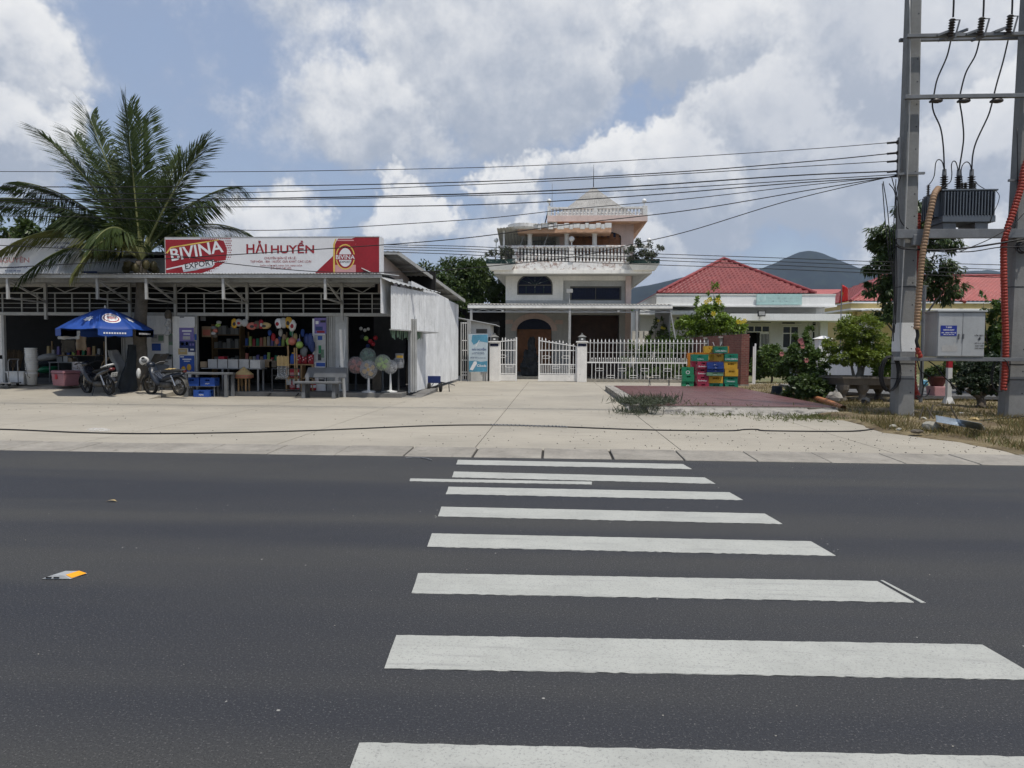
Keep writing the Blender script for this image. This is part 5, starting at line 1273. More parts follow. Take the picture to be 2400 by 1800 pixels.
# balcony slab with tapering soffit, cornice and parapet
BY = 39.6; bx0, bx1 = hx(1157, BY), hx(1527, BY); zs0, zs1, zp = hz2(641, BY), hz2(632, BY), hz2(613, BY)
hb('balcony_cornice', 'render_white', bx0, BY, zs0, bx1, HY + 9, zs1)
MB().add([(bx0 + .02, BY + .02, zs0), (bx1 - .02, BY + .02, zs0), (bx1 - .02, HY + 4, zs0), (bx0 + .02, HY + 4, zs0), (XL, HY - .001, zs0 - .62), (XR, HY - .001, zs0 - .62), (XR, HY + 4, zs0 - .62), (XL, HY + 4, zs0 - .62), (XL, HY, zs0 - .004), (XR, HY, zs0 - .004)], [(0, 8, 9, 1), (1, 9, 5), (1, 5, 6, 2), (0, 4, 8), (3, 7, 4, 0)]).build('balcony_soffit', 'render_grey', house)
hb('parapet', 'peeling_white', bx0 + .25, BY + .08, zs1, bx1 - .25, BY + .24, zp)
hb('balcony_floor', 'render_grey', bx0 + .26, BY + .25, zs1, bx1 - .26, HY + 8, zs1 + .25)
pr = [(.07, 0), (.07, .08), (.045, .10), (.05, .16), (.085, .30), (.08, .36), (.04, .52), (.05, .62), (.045, .70), (.07, .72), (.07, .80)]
zr = hz2(580, BY); hbal = zr - zp; bal = MB().lathe([(r, z / .8 * hbal) for r, z in pr], 10).mesh('baluster', True)
k = 0; px = 1206
while px < 1474:
    o = link('baluster', bal, 'mould_white' if px > 1300 else 'peeling_white', house)
    if px > 1300:
        o.material_slots[0].link = 'OBJECT'; o.material_slots[0].material = MATS['mould_white']
    o.location = (hx(px, BY + .16) - 1.4, BY + .16 - 41, zp); px += 8.1
hb('handrail', 'peeling_white', bx0 + .22, BY + .04, zr, bx1 - .22, BY + .28, zr + .13, bevel=.03)
for px in (1206, 1338, 1470): hb('rail_pier', 'peeling_white', hx(px, BY) - .13, BY + .03, zp, hx(px, BY) + .13, BY + .29, zr)
for a, b in ((1139, 1206), (1475, 1545)):
    y0 = BY - .35
    MB().add([(hx(a, y0), y0, hz2(618, y0)), (hx(b, y0), y0, hz2(618, y0)), (hx(b, y0), BY + .5, hz2(618, y0)), (hx(a, y0), BY + .5, hz2(618, y0)), (hx(a + 9, y0), y0 + .1, hz2(632, y0)), (hx(b - 9, y0), y0 + .1, hz2(632, y0)), (hx(b - 9, y0), BY + .4, hz2(632, y0)), (hx(a + 9, y0), BY + .4, hz2(632, y0))], [(0, 1, 2, 3), (4, 7, 6, 5), (0, 4, 5, 1), (1, 5, 6, 2), (2, 6, 7, 3), (3, 7, 4, 0)]).build('planter_corbel', 'render_white', house)
    hb('planter', 'planter_green', hx(a, y0), y0, hz2(617, y0), hx(b, y0), BY + .02, hz2(607, y0))
# upper storey
UY = 41.0; zf = zs1 + .25; zt = hz2(521, 40.8)
x_a, x_b, x_c = hx(1302, UY), hx(1334, UY), hx(1483, UY)
arch_wall('upper_front', 'render_pink', x_b, x_c, zf, zt, hx(1337, UY), hx(1454, UY), zf, hz2(556, UY), hz2(540, UY), UY, UY + .25)
hb('upper_pier', 'render_pink', hx(1310, UY), UY, zf, x_b, UY + .25, zt)
dr = hb('upper_door', 'door_wood', hx(1338, UY), UY + .12, zf, hx(1453, UY), UY + .18, hz2(556, UY))
for k in range(8):
    w = (hx(1453, UY) - hx(1338, UY)) / 8; xa = hx(1338, UY) + k * w
    for z0, z1 in ((.15, .8), (.95, 1.5), (1.6, 2.0)): MB().box(xa + .07, UY + .08, zf + z0, xa + w - .07, UY + .12, zf + z1).build('door_panel', 'door_wood', dr)
hb('upper_fanlight', 'blue_glass', hx(1338, UY), UY + .1, hz2(556, UY) + .01, hx(1453, UY), UY + .14, hz2(541, UY))
hb('upper_side', 'render_pink', x_c - .2, UY + .26, zf, x_c, UY + 7, zt); hb('upper_side', 'render_grey', hx(1302, UY), UY + .26, zf, hx(1302, UY) + .2, UY + 7, zt); hb('upper_back', 'render_grey', hx(1302, UY) + .21, UY + 6.8, zf, x_c - .21, UY + 7, zt)
for px in (1241, 1327, 1392):
    x = hx(px, 40.15); zc_ = hz2(546, 40.15); MB().lathe([(.18, zf), (.18, zf + .1), (.14, zf + .14), (.13, zc_ - .12), (.18, zc_ - .06), (.18, zc_)], 16, (x, 40.15, 0)).build('column', 'render_white', house, smooth=False)
# pergola slab with flaking scalloped fascia
pz0, pz1 = hz2(544, 39.5), hz2(533, 39.5); x0, x1 = hx(1211, 39.5), hx(1432, 39.5)
hb('pergola_slab', 'soffit_orange', x0 + .02, 39.62, pz0, x1 - .02, UY - .01, pz1 - .02)
MB().lathe([(.85, hz2(536, 39.5)), (.95, hz2(532, 39.5)), (.95, hz2(524, 39.5))], 24, (hx(1228, 39.9), 40.1, 0)).build('pergola_bay', 'mould_white', house)
px = 1247; k = 0
while px < 1428:
    w = (12, 9, 16)[k % 3]; hb('fascia_block', 'mould_white', hx(px, 39.4), 39.36 - .03 * (k % 2), hz2(537 if k % 2 else 534, 39.4), hx(min(px + w - 1, 1432), 39.4), 39.5, hz2(523 + 3 * (k % 2), 39.4)); px += w; k += 1
MB().sheet(lambda u, v: (hx(1166, 40) + (hx(1304, 40) - hx(1166, 40)) * u, 39.3 + 6.5 * v, hz2(536, 39.5) - 1.4 * v + .35 * u + .02 * math.sin(u * 120)), 90, 3, (0, 0, -.01)).build('lean_to_roof', 'roof_sheet', house)
hb('lean_to_wall', 'dark_inside', hx(1170, 45), 45.6, zf, hx(1300, 45), 45.7, zf + 2.3)
for k in range(4): hb('lean_to_strut', 'grey_metal', hx(1170, 41), 40.4 + k * 1.2, hz2(540, 40) - .15 - .25 * k, hx(1300, 41), 40.46 + k * 1.2, hz2(540, 40) - .09 - .25 * k)
hb('lean_to_post', 'render_white', hx(1180, 39.7) - .05, 39.7, zf, hx(1180, 39.7) + .05, 39.8, hz2(537, 39.5))
for px, py in ((1200, 575), (1255, 565)): MB().bar((hx(px, 40.2), 40.2, zf), (hx(px + 30, 40.2), 40.2, hz2(545, 40.2)), .04).build('brace', 'painted_steel', house)
# roof terrace
RY = 40.0; rx0, rx1 = hx(1281, RY), hx(1515, RY); rz0, rz1 = hz2(519, RY), hz2(505, RY)
hb('roof_slab', 'render_pink', rx0, RY, rz0, rx1, UY + 7, rz1)
MB().add([(rx0 + .02, RY + .02, rz0), (rx1 - .02, RY + .02, rz0), (rx1 - .02, UY + 5, rz0), (rx0 + .02, UY + 5, rz0), (hx(1302, UY), UY - .001, rz0 - .55), (x_c, UY - .001, rz0 - .55), (x_c, UY + 5, rz0 - .75), (hx(1302, UY), UY + 5, rz0 - .75), (hx(1302, UY), UY, rz0 - .004), (x_c, UY, rz0 - .004)], [(0, 8, 9, 1), (1, 9, 5), (1, 5, 6, 2), (0, 4, 8), (3, 7, 4, 0)]).build('roof_soffit', 'soffit_orange', house)
zr0, zr1 = rz1, hz2(489, RY); bal2 = MB().lathe([(r * .9, z / .8 * (zr1 - zr0)) for r, z in pr], 9).mesh('roof_baluster', True)
px = 1294
while px < 1503:
    if not 1389 < px < 1397: o = link('roof_baluster', bal2, 'mould_white', house); o.location = (hx(px, RY + .12) - 1.4, RY + .12 - 41, zr0)
    px += 8.2
hb('roof_rail', 'mould_white', rx0 + .06, RY + .02, zr1, rx1 - .06, RY + .22, zr1 + .10)
for a, b in ((1281, 1290), (1389, 1398), (1503, 1515)): hb('roof_pier', 'mould_white', hx(a, RY) + .01, RY + .01, zr0, hx(b, RY) - .01, RY + .25, zr1 + .14)
for xx in (rx0 + .06, rx1 - .2): hb('roof_rail', 'mould_white', xx, RY + .26, zr1, xx + .14, UY + 6.8, zr1 + .1)
# ribbed pyramid
ap = P(1391, 438, 44.0); bz = rz1; hw = 2.35; seg = 40
def pyr(side):
    def fn(u, v):
        a = math.pi / 2 * side
        x, y = -1 + 2 * u, -1; r = 1 - v; bulge = 1 - .03 * math.sin(v * math.pi)
        X, Yy = x * r * hw * bulge, y * r * hw * bulge; rr = .02 * (math.sin(u * 40 * math.pi) > 0) * (1 - v)
        X, Yy = X * math.cos(a) - (Yy - rr) * math.sin(a), X * math.sin(a) + (Yy - rr) * math.cos(a)
        return (ap.x + X, ap.y + Yy, bz + .3 + (ap.z - bz - .3) * v)
    return fn
for s_ in range(4): MB().grid(pyr(s_), 80, 6).build('pyramid_face', 'thatch_sheet', house)
hb('pyramid_base', 'mould_white', ap.x - hw, ap.y - hw, bz, ap.x + hw, ap.y + hw, bz + .3)
MB().tube([ap, ap + Vector((0, 0, 1.35))], [.03, .008], 6).build('lightning_rod', 'dark_metal', house)
MB().tube([(hx(1292, RY), RY + .4, zr1), (hx(1292, RY), RY + .4, zr1 + 1.5)], .012, 5).build('aerial', 'grey_metal', house)
MB().tube([(hx(1272, RY), RY + .3, pz1), (hx(1287, RY), RY + .3, zr1 + .35)], .035, 6).build('leaning_pole', 'dark_metal', house)
def lamp(px, py, Y, zb, r=.13):
    c = P(px, py, Y); MB().tube([(c.x, Y, zb), (c.x, Y, c.z - r)], .03, 7).build('lamp_post', 'render_white', house); MB().ell(c, r, 14, 10).build('lamp_globe', 'globe', house, smooth=True)
lamp(1287, 471, RY + .12, zr1 + .1); lamp(1510, 471, RY + .12, zr1 + .1); lamp(1340, 560, BY + .16, zr + .1, .16); lamp(1163, 563, BY + .3, zr - .2); lamp(1521, 563, BY + .3, zr - .2)
# front canopy on posts
CY = 36.3; cx0, cx1 = hx(1096, CY), hx(1577, CY); cz = hz2(716, CY)
corr2 = MB().sheet(lambda u, v: (cx0 + (cx1 - cx0) * u, CY + (HY - CY - .1) * v, cz + .06 + .32 * v + .018 * math.sin(u * (cx1 - cx0) / .18 * 2 * math.pi)), 300, 2, (0, 0, -.005)); corr2.build('front_canopy', 'roof_sheet', house)
hb('canopy_fascia', 'render_white', cx0, CY + .02, cz - .14, cx1, CY + .07, cz + .03)
zb_ = hz2(731, CY); hb('truss_chord', 'painted_steel', cx0, CY + .10, zb_ - .03, cx1, CY + .14, zb_ + .03); hb('truss_chord', 'painted_steel', cx0, CY + .10, cz - .2, cx1, CY + .14, cz - .15)
nz = 26
for i in range(nz):
    xa, xb = cx0 + (cx1 - cx0) * i / nz, cx0 + (cx1 - cx0) * (i + 1) / nz; z_a, z_b = (zb_ + .03, cz - .2) if i % 2 else (cz - .2, zb_ + .03)
    MB().bar((xa, CY + .12, z_a), (xb, CY + .12, z_b), .03).build('truss_strut', 'painted_steel', house)
for px in (1104, 1336, 1494): x = hx(px, CY); hb('canopy_post', 'painted_steel', x - .06, CY + .06, 0, x + .06, CY + .18, cz - .1)
MB().bar((hx(1571, CY), CY + .1, cz - .1), (hx(1586, CY), CY + .1, hz2(795, CY)), .06).build('canopy_brace', 'painted_steel', house)
MB().sheet(lambda u, v: (cx1 - .08 + .02 * math.sin(u * 90), CY + .2 + 5.5 * u, 1.6 + (cz + .1 - 1.6) * v), 90, 1, (-.01, 0, 0)).build('canopy_side', 'galv_sheet', house)
hb('yard_wall', 'render_white', hx(1483, 42), 42.0, 0, hx(1560, 42), 42.15, hz2(775, 42))
for px in (1497, 1509, 1525): hb('wall_stain', 'grey_metal', hx(px, 42), 41.985, hz2(790, 42), hx(px + 2.5, 42), 41.998, hz2(776, 42))
fl_ = P(1335, 682, CY + .2); hb('floodlight', 'painted_steel', fl_.x - .16, CY + .1, fl_.z - .08, fl_.x + .16, CY + .3, fl_.z + .1); MB().tube([(fl_.x, CY + .2, cz), (fl_.x, CY + .2, fl_.z - .08)], .025, 6).build('floodlight_stem', 'painted_steel', house)
for px in (1178, 1450): x = hx(px, CY); hb('camera_box', 'painted_steel', x - .06, CY, cz - .34, x + .06, CY + .1, cz - .24)
# dark statue-like rockery in the gateway
rk_ = P(1243, 880, 38.5); mb = MB().ell((rk_.x, 38.5, .5), (.55, .45, .55), 14, 9, .5).ell((rk_.x, 38.5, 1.15), (.42, .36, .55), 12, 8, .5).ell((rk_.x + .05, 38.5, 1.75), (.22, .2, .5), 10, 7, .5)
M('rockery', (.03, .033, .036), .9, var=.4, vs=5); tag(mb.build('rockery', 'rockery'), 'dark pointed garden rockery standing in the open gateway', 'rockery')
hb('gateway_step', 'plain_concrete', hx(1196, 38), 37.5, 0, hx(1330, 38), 40.0, .12)
# ---------------------------------------------------------------- gate and fence
M('gate_white', (.76, .75, .72), .5, var=.06, vs=3, streak=.12)
M('pillar_white', (.72, .70, .66), .85, var=.10, vs=2, col2=(.22, .20, .18), c2=(.66, .74), streak=.2)
M('lantern_grey', (.16, .16, .15), .7, var=.2)
GY = 34.0
def pillar(pxa, pxb, label):
    xa, xb = P(pxa, 850, GY).x, P(pxb, 850, GY).x; cx = (xa + xb) / 2; t = thing('gate_pillar', label, 'pillar', (cx, GY + .22, 0), group='gate pillars'); hw = (xb - xa) / 2
    ztop = P(pxa, 803, GY).z
    MB().box(xa, GY, 0, xb, GY + .46, ztop).build('shaft', 'pillar_white', t, bevel=.012)
    MB().box(xa - .05, GY - .05, ztop + .001, xb + .05, GY + .51, ztop + .07).build('cap', 'pillar_white', t, bevel=.01)
    MB().box(xa + .04, GY - .012, ztop - .17, xb - .04, GY - .002, ztop - .05).build('plaque', 'blue_glass', t)
    c = (cx, GY + .23)
    MB().frus(*c, ztop + .071, ztop + .27, .17, .17, .15, .15).build('lantern_body', 'lantern_grey', t); MB().frus(*c, ztop + .275, ztop + .40, .22, .22, .03, .03).build('lantern_roof', 'lantern_grey', t); MB().ell((cx, GY + .23, ztop + .44), .035, 8, 6).build('lantern_knob', 'lantern_grey', t)
    MB().box(cx - .05, GY + .03, ztop + .13, cx + .05, GY + .06, ztop + .21).build('lantern_glass', 'globe', t)
    return xa, xb
LP = pillar(1147, 1169.5, 'white gate pillar with a dark lantern, beside the blue banner')
RP = pillar(1352.5, 1375.5, 'white gate pillar with a grey lantern, beside the railing fence')
def spear(x, y, z, mt, par):
    MB().lathe([(.012, 0), (.034, .05), (.004, .17)], 6, (x, y, z)).build('spear', mt, par)
def oval_ring(x, y, z, w, h, par):
    n_ = 16; pts = []
    for i in range(n_ + 1):
        a = 2 * math.pi * i / n_; c, s_ = math.cos(a), math.sin(a); pts.append((x + w * math.copysign(abs(c) ** .6, c), y, z + h * math.copysign(abs(s_) ** .6, s_)))
    MB().tube(pts, .010, 5, False).build('oval_ring', 'gate_white', par)
def leaf(pxa, pxb, py_a, py_b, nb, label, ovals):
    xa, xb = P(pxa, 850, GY).x, P(pxb, 850, GY).x; t = thing('gate_leaf', label, 'gate', ((xa + xb) / 2, GY + .1, 0), group='leaves of the front gate'); y = GY + .15
    z = lambda py: P(pxa, py, GY + .15).z
    z_a, z_b = z(py_a), z(py_b)
    for x, zt_ in ((xa + .03, z(790 if pxa > 1200 else py_a)), (xb - .03, z(790 if pxa < 1200 else py_b))): MB().box(x - .035, y - .03, .02, x + .035, y + .03, zt_).build('stile', 'gate_white', t)
    MB().bar((xa + .065, y, z_a), (xb - .065, y, z_b), .045, .045).build('top_rail', 'gate_white', t)
    for py in (821, 876, 854): MB().box(xa + .066, y - .018, z(py) - .022, xb - .066, y + .018, z(py) + .022).build('rail', 'gate_white', t)
    MB().box(xa + .066, y - .012, .04, xb - .066, y + .012, z(878)).build('kick_panel', 'pillar_white', t)
    for k in range(nb):
        x = xa + (xb - xa) * (k + 1) / (nb + 1); zt_ = z_a + (z_b - z_a) * (k + 1) / (nb + 1)
        MB().box(x - .014, y - .012, z(876), x + .014, y + .012, zt_ + .01).build('bar', 'gate_white', t)
        if k % 5 in (0, 1): spear(x, y, zt_ + .02, 'gate_white', t)
        else: MB().lathe([(.01, 0), (.035, .03), (.035, .045), (.015, .06)], 6, (x, y, zt_ + .02)).build('knob', 'gate_white', t)
        xm = x - (xb - xa) / (nb + 1) / 2; MB().box(xm - .011, y - .01, z(876), xm + .011, y + .01, z(854)).build('short_bar', 'gate_white', t)
    for px, py in ovals: p = P(px, py, y); oval_ring(p.x, y, p.z, .19, .065, t)
leaf(1170, 1211, 800, 797, 5, 'narrow white iron gate leaf beside the left pillar', ((1177, 835), (1194, 858)))
leaf(1262, 1352, 798.5, 811, 10, 'wide white iron gate leaf with a sloping top rail', ((1280, 837), (1326, 837), (1303, 861), (1345, 861)))
# railing fence to the right of the gate
fx0, fx1 = RP[1] + .02, P(1668, 850, GY).x
fe = thing('railing_fence', 'white iron railing fence with spear tips right of the gate', 'fence', ((fx0 + fx1) / 2, GY + .2, 0)); y = GY + .2; zf_ = lambda py: P(1400, py, y).z
MB().box(fx0, GY + .1, 0, fx1, GY + .32, zf_(888)).build('base_kerb', 'block_concrete', fe)
for py, w in ((803.5, .012), (849.5, .03), (826, .008)): MB().box(fx0, y - w * .6, zf_(py) - w, fx1, y + w * .6, zf_(py) + w).build('rail', 'gate_white', fe)
pit = 8.72 * y / 1640; x = P(1383, 850, y).x; k = 0
bar = MB().box(-.013, -.012, zf_(849.5) - .02, .013, .012, zf_(803)).lathe([(.012, zf_(803)), (.036, zf_(803) + .05), (.004, zf_(803) + .18)], 6).mesh('fence_bar')
bar2 = MB().box(-.013, -.012, zf_(888), .013, .012, zf_(842)).lathe([(.02, zf_(842)), (.03, zf_(842) + .03), (.012, zf_(842) + .08)], 6).mesh('fence_short_bar')
while x < fx1:
    for me_, nm, dx in ((bar, 'fence_bar', 0), (bar2, 'fence_short_bar', pit / 2)):
        o = link(nm, me_, 'gate_white', fe); o.location = (x + dx - (fx0 + fx1) / 2, 0, 0)
    if k % 6 == 2: oval_ring(x + pit / 2, y - .02, zf_(866), .2, .06, fe)
    if k % 6 == 5: oval_ring(x + pit / 2, y - .02, zf_(882), .2, .055, fe)
    x += pit; k += 1
# chain-link mesh behind the lower half
g = MB(); m0, m1 = fx0, fx1; z0, z1 = zf_(888), zf_(850); st_ = .085
nxx = int((m1 - m0) / st_)
for i in range(nxx):
    xx = m0 + i * st_; kk = int((z1 - z0) / st_)
    for s_ in (1, -1):
        x_e = xx + s_ * (z1 - z0)
        if m0 < x_e < m1: g.bar((xx, y + .03, z0), (x_e, y + .03 + .004 * s_, z1), .006)
tag(g.build('chain_link', 'dark_metal', fe), kind='stuff')
# little tin shed and grille beside the banner
sd = thing('tin_shed', 'small white shed with a sloping tin roof behind the blue banner', 'shed', (P(1125, 890, 34.4).x, 34.4, 0)); q = lambda px, py, Y=34.4: P(px, py, Y)
MB().prism([(q(1101, 0).x, 0), (q(1153, 0).x, 0), (q(1153, 0).x, q(1153, 760).z), (q(1101, 0).x, q(1101, 750).z)], 'y', 34.4, 36.2).build('wall', 'white_wall', sd)
MB().sheet(lambda u, v: (q(1076, 0).x + (q(1168, 0).x - q(1076, 0).x) * u, 34.1 + 2.3 * v, q(1078, 745).z + (q(1167, 762).z - q(1078, 745).z) * u + .015 * math.sin(v * 70)), 2, 60, (0, 0, -.02)).build('roof', 'galv_sheet', sd)
MB().box(q(1119, 0).x, 34.38, q(1119, 781).z, q(1145, 0).x, 34.398, q(1119, 771).z).build('vent', 'frame_dark', sd)
MB().box(q(1147, 0).x, 34.38, 0, q(1152, 0).x, 34.396, q(1152, 790).z).build('door_jamb', 'frame_dark', sd)
gr = thing('grille_gate', 'tall narrow white bar grille between shop wall and banner', 'gate', (P(1089, 890, 34.0).x, 34.0, 0))
for px in (1081, 1096.5, 1101): xx = P(px, 850, 34.0).x; MB().box(xx - .04, 34.0, 0, xx + .04, 34.06, P(1090, 750 if px > 1096 else 755, 34).z).build('stile', 'painted_steel', gr)
for px in (1086, 1091): xx = P(px, 850, 34.0).x; MB().box(xx - .012, 34.02, .05, xx + .012, 34.04, P(1090, 755, 34).z).build('bar', 'gate_white', gr)
for py in (757, 798, 821, 844, 872, 879): zz = P(1090, py, 34).z; MB().box(P(1082, 850, 34).x, 34.015, zz - .02, P(1096, 850, 34).x, 34.045, zz + .02).build('rail', 'gate_white', gr)
tag(MB().box(P(1078, 850, 35).x, 36.3, 0, P(1165, 850, 35).x, 36.4, 3.0).build('gap_shade_sheet', 'dark_inside'), 'dark sheet standing in for the shaded gap behind the grille gate', 'wall')  # near-black sheet put in for the shade of the gap
M('banner_teal', (.08, .25, .36), .5, var=.2, vs=2); M('banner_pale', (.42, .50, .54), .5, var=.12, vs=2)
bnr = thing('banner', 'blue and white upright advertising banner beside the gate pillar', 'banner', (P(1120, 890, 33.7).x, 33.7, 0)); BQ = lambda px, py: P(px, py, 33.7)
def bflat(poly, mat, name, lift): MB().prism([(BQ(*p_).x, BQ(*p_).z) for p_ in poly][::-1], 'y', 33.7 - lift, 33.7 + .01).build(name, mat, bnr)
bflat([(1098, 783), (1144, 783), (1142, 872), (1099, 872)], 'banner_pale', 'sheet', .005)
bflat([(1107, 785), (1143, 784), (1143, 803), (1125, 800), (1110, 808), (1105, 800)], 'banner_teal', 'top_picture', .009)
bflat([(1099, 846), (1112, 845), (1128, 848), (1142, 846), (1142, 871), (1099, 871)], 'banner_teal', 'bottom_picture', .009)
bflat([(1101, 866), (1111, 847), (1117, 847), (1118, 852), (1108, 868)], 'sign_white', 'bottle_picture', .013); bflat([(1114, 812), (1123, 797), (1124, 798), (1116, 813)], 'sign_white', 'streak', .013)
for s_, px, py, w in (('HẢI HUYỀN', 1123, 818, 33), ('chuyên bán sỉ và lẻ', 1122, 826, 24), ('tạp hóa - nước giải khát', 1121, 829, 30), ('thôn xóm mới', 1110, 836.5, 14), ('ninh tây - ninh hòa - khánh hòa', 1120, 839, 37)): text(s_, 1, 'dark_blue', bnr, BQ(px, py) + Vector((0, -.012, 0)), width=w * 33.7 / 1640, bold=.025 if s_[0] == 'H' else .01)
text('Cikoda', 1, 'sign_white', bnr, BQ(1129, 857) + Vector((0, -.012, 0)), width=22 * 33.7 / 1640, bold=.02)
for px in (1099, 1142): MB().tube([(BQ(px, 850).x, 33.72, 0), (BQ(px, 850).x, 33.72, BQ(px, 783).z)], .02, 6).build('pole', 'painted_steel', bnr)
for i in range(9): xx = BQ(1103 + i * 4.6, 880).x; MB().box(xx - .012, 33.85, .02, xx + .012, 33.87, .4).build('low_bar', 'gate_white', bnr)
# ================================================================ tiled platform, crates, brick wall
M('red_tile', (.105, .036, .033), .42, var=.16, vs=1.3, col2=(.20, .13, .12), c2=(.60, .80), spec=.45)
M('tile_bed', (.30, .27, .24), .95, var=.2, vs=3, bump=.5)
M('platform_side', (.30, .28, .245), .95, var=.2, vs=1.5, bump=.6, col2=(.10, .095, .085), c2=(.48, .66))
pf = thing('tiled_platform', 'low platform paved with dark red tiles in front of the crates', 'platform', (4.45, 22.3, 0))
MB().box(2.0, 17.4, -.03, 6.9, 27.2, .168).build('platform_body', 'platform_side', pf)
MB().prism([(16.75, -.02), (17.39, .14), (17.39, -.02)], 'x', 2.3, 6.85).build('skirt', 'platform_side', pf)
MB().box(1.98, 17.38, .168, 2.30, 27.22, .182).build('edge_kerb', 'platform_side', pf)
tw = (6.88 - 2.32) / 8; td = (27.18 - 17.42) / 17
tme = MB().box(.004, .004, 0, tw - .004, td - .004, .012).mesh('tile')
for i in range(8):
    for j in range(17):
        o = link('tile', tme, 'red_tile', pf); o.location = (2.32 + i * tw - 4.45, 17.42 + j * td - 22.3, .169 + R.uniform(0, .002))
# brick wall running away behind the crates
def mat_brick():
    m, t, b = base_mat('old_brick'); p = wpos(t)
    s = t.new('ShaderNodeSeparateXYZ'); t.put(s.inputs[0], p)
    c = t.new('ShaderNodeCombineXYZ'); t.put(c.inputs[0], t.math('ADD', s.outputs[0], s.outputs[1])); t.put(c.inputs[1], s.outputs[2])
    br = t.new('ShaderNodeTexBrick'); t.put(br.inputs['Vector'], c.outputs[0])
    br.inputs['Scale'].default_value = 1; br.inputs['Brick Width'].default_value = .2; br.inputs['Row Height'].default_value = .075; br.inputs['Mortar Size'].default_value = .009
    br.inputs['Color1'].default_value = (.16, .045, .035, 1); br.inputs['Color2'].default_value = (.22, .075, .055, 1); br.inputs['Mortar'].default_value = (.20, .13, .10, 1)
    col_ = t.mix(t.rng(t.noise(p, 2.2, 5, .65), .5, .75, 0, .6), br.outputs[0], (.07, .045, .035))
    t.put(b.inputs['Base Color'], col_); b.inputs['Roughness'].default_value = .9
    bn = t.new('ShaderNodeBump'); bn.inputs['Strength'].default_value = .8; bn.inputs['Distance'].default_value = .02; bn.invert = True
    t.put(bn.inputs['Height'], br.outputs['Fac']); t.put(b.inputs['Normal'], bn.outputs[0]); MATS['old_brick'] = m
mat_brick()
bw = thing('brick_wall', 'dark red brick wall with spikes behind the stacked crates', 'wall', (8.0, 34, 0))
zt = P(1745, 783, 29.6).z; xa, xb = P(1738, 800, 29.6).x, P(1756.5, 800, 29.6).x
def slant(x0, x1, y0, y1, z0, z1, sh): return MB().add([(x0, y0, z0), (x1, y0, z0), (x1 + sh, y1, z0), (x0 + sh, y1, z0), (x0, y0, z1), (x1, y0, z1), (x1 + sh, y1, z1), (x0 + sh, y1, z1)], [(0, 3, 2, 1), (4, 5, 6, 7), (0, 1, 5, 4), (1, 2, 6, 5), (2, 3, 7, 6), (3, 0, 4, 7)])
slant(xa, xb, 29.6, 40, .16, zt, -.75).build('masonry', 'old_brick', bw)
slant(xa - .01, xb + .01, 29.58, 40.02, -.1, .158, -.75).build('foundation', 'platform_side', bw)
for k in range(26):
    y = 29.8 + k * .39; s_ = -.75 * (y - 29.6) / 10.4; MB().bar(((xa + xb) / 2 + s_, y, zt), ((xa + xb) / 2 + s_ + .03, y, zt + .13), .018).build('spike', 'dark_metal', bw)
for px, y in ((1597, 39.5), (1625, 36.9), (1658, 34.4), (1697, 32.0)):
    s_ = -.75 * (y - 29.6) / 10.4; MB().box(xa + s_ - .13, y, -.05, xa + s_ - .02, y + .14, zt - .12).box(xa + s_ - .2, y - .05, zt - .118, xa + s_ - .02, y + .19, zt - .05).build('stub_post', 'platform_side', bw)
# crates ------------------------------------------------------------------
CR = [('green', 'plastic_green'), ('red', 'plastic_crimson'), ('yellow', 'plastic_yellow'), ('blue', 'plastic_royal'), ('sage', 'plastic_sage'), ('orange', 'plastic_amber')]
M('plastic_crimson', (.26, .025, .055), .45, var=.14, vs=4); M('plastic_royal', (.02, .05, .20), .45, var=.14, vs=4); M('plastic_sage', (.13, .24, .15), .5, var=.14, vs=4); M('plastic_amber', (.46, .17, .02), .5, var=.14, vs=4)
M('crate_teal', (.012, .16, .10), .45, var=.14, vs=4)
def cr(px0, px1, py0, py1, Yc, mt, label, group, style='bottle', mark=None, mm='sign_white', rz=0., d=.34):
    a, b = P(px0, py0, Yc), P(px1, py1, Yc); w = b.x - a.x; h = a.z - b.z
    return crate((a.x + w / 2 + R.uniform(-.015, .015), Yc + d / 2 + R.uniform(-.03, .03), b.z), rz + R.uniform(-.06, .06), mt, label, group, w, d, h, style, mark, mm)
gA, gB, gC, gD = 'green crates in the leftmost stack', 'crimson crates in the second stack', 'crates in the third stack', 'crates in the rightmost stack'
for i, (a, b) in enumerate(((860.5, 878), (878, 894.3), (894.3, 911))): cr(1600, 1627, a, b, 27.5, 'plastic_green', 'green crate in the short leftmost stack, %s' % ('on top', 'in the middle', 'at the bottom')[i], gA, 'plain', 'O' if i != 1 else None, rz=RAD(-4))
for i, (a, b) in enumerate(((847, 863.5), (863.5, 880.3), (880.3, 897), (897, 913))): cr(1634, 1661, a, b, 27.8, 'plastic_crimson', 'crimson crate in the second stack, %s' % ('topmost under the green one', 'second from the top', 'third from the top', 'lowest')[i], gB, 'plain', 'Budweiser' if i < 3 else None, rz=RAD(3))
for i in range(4): cr(1621, 1635, 845 + i * 16.5, 861 + i * 16.5, 28.3, 'plastic_crimson', 'crimson crate half hidden behind the second stack, %s' % ('topmost', 'second down', 'third down', 'lowest')[i], gB, 'plain')
cr(1622, 1660, 830.5, 846.5, 27.8, 'crate_teal', 'green crate with a white ring mark on top of the crimson stack', gB, 'plain', 'Carlsberg', rz=RAD(3))
for i in range(5): cr(1613, 1627, 827 + i * 15, 842 + i * 15, 28.9, 'plastic_amber', 'orange crate behind the crimson stack, %s' % ('topmost', 'second down', 'third down', 'fourth down', 'lowest')[i], 'orange crates at the back')
cr(1628, 1662, 826, 842, 28.9, 'plastic_amber', 'orange crate at the back behind the ring marked green crate', 'orange crates at the back')
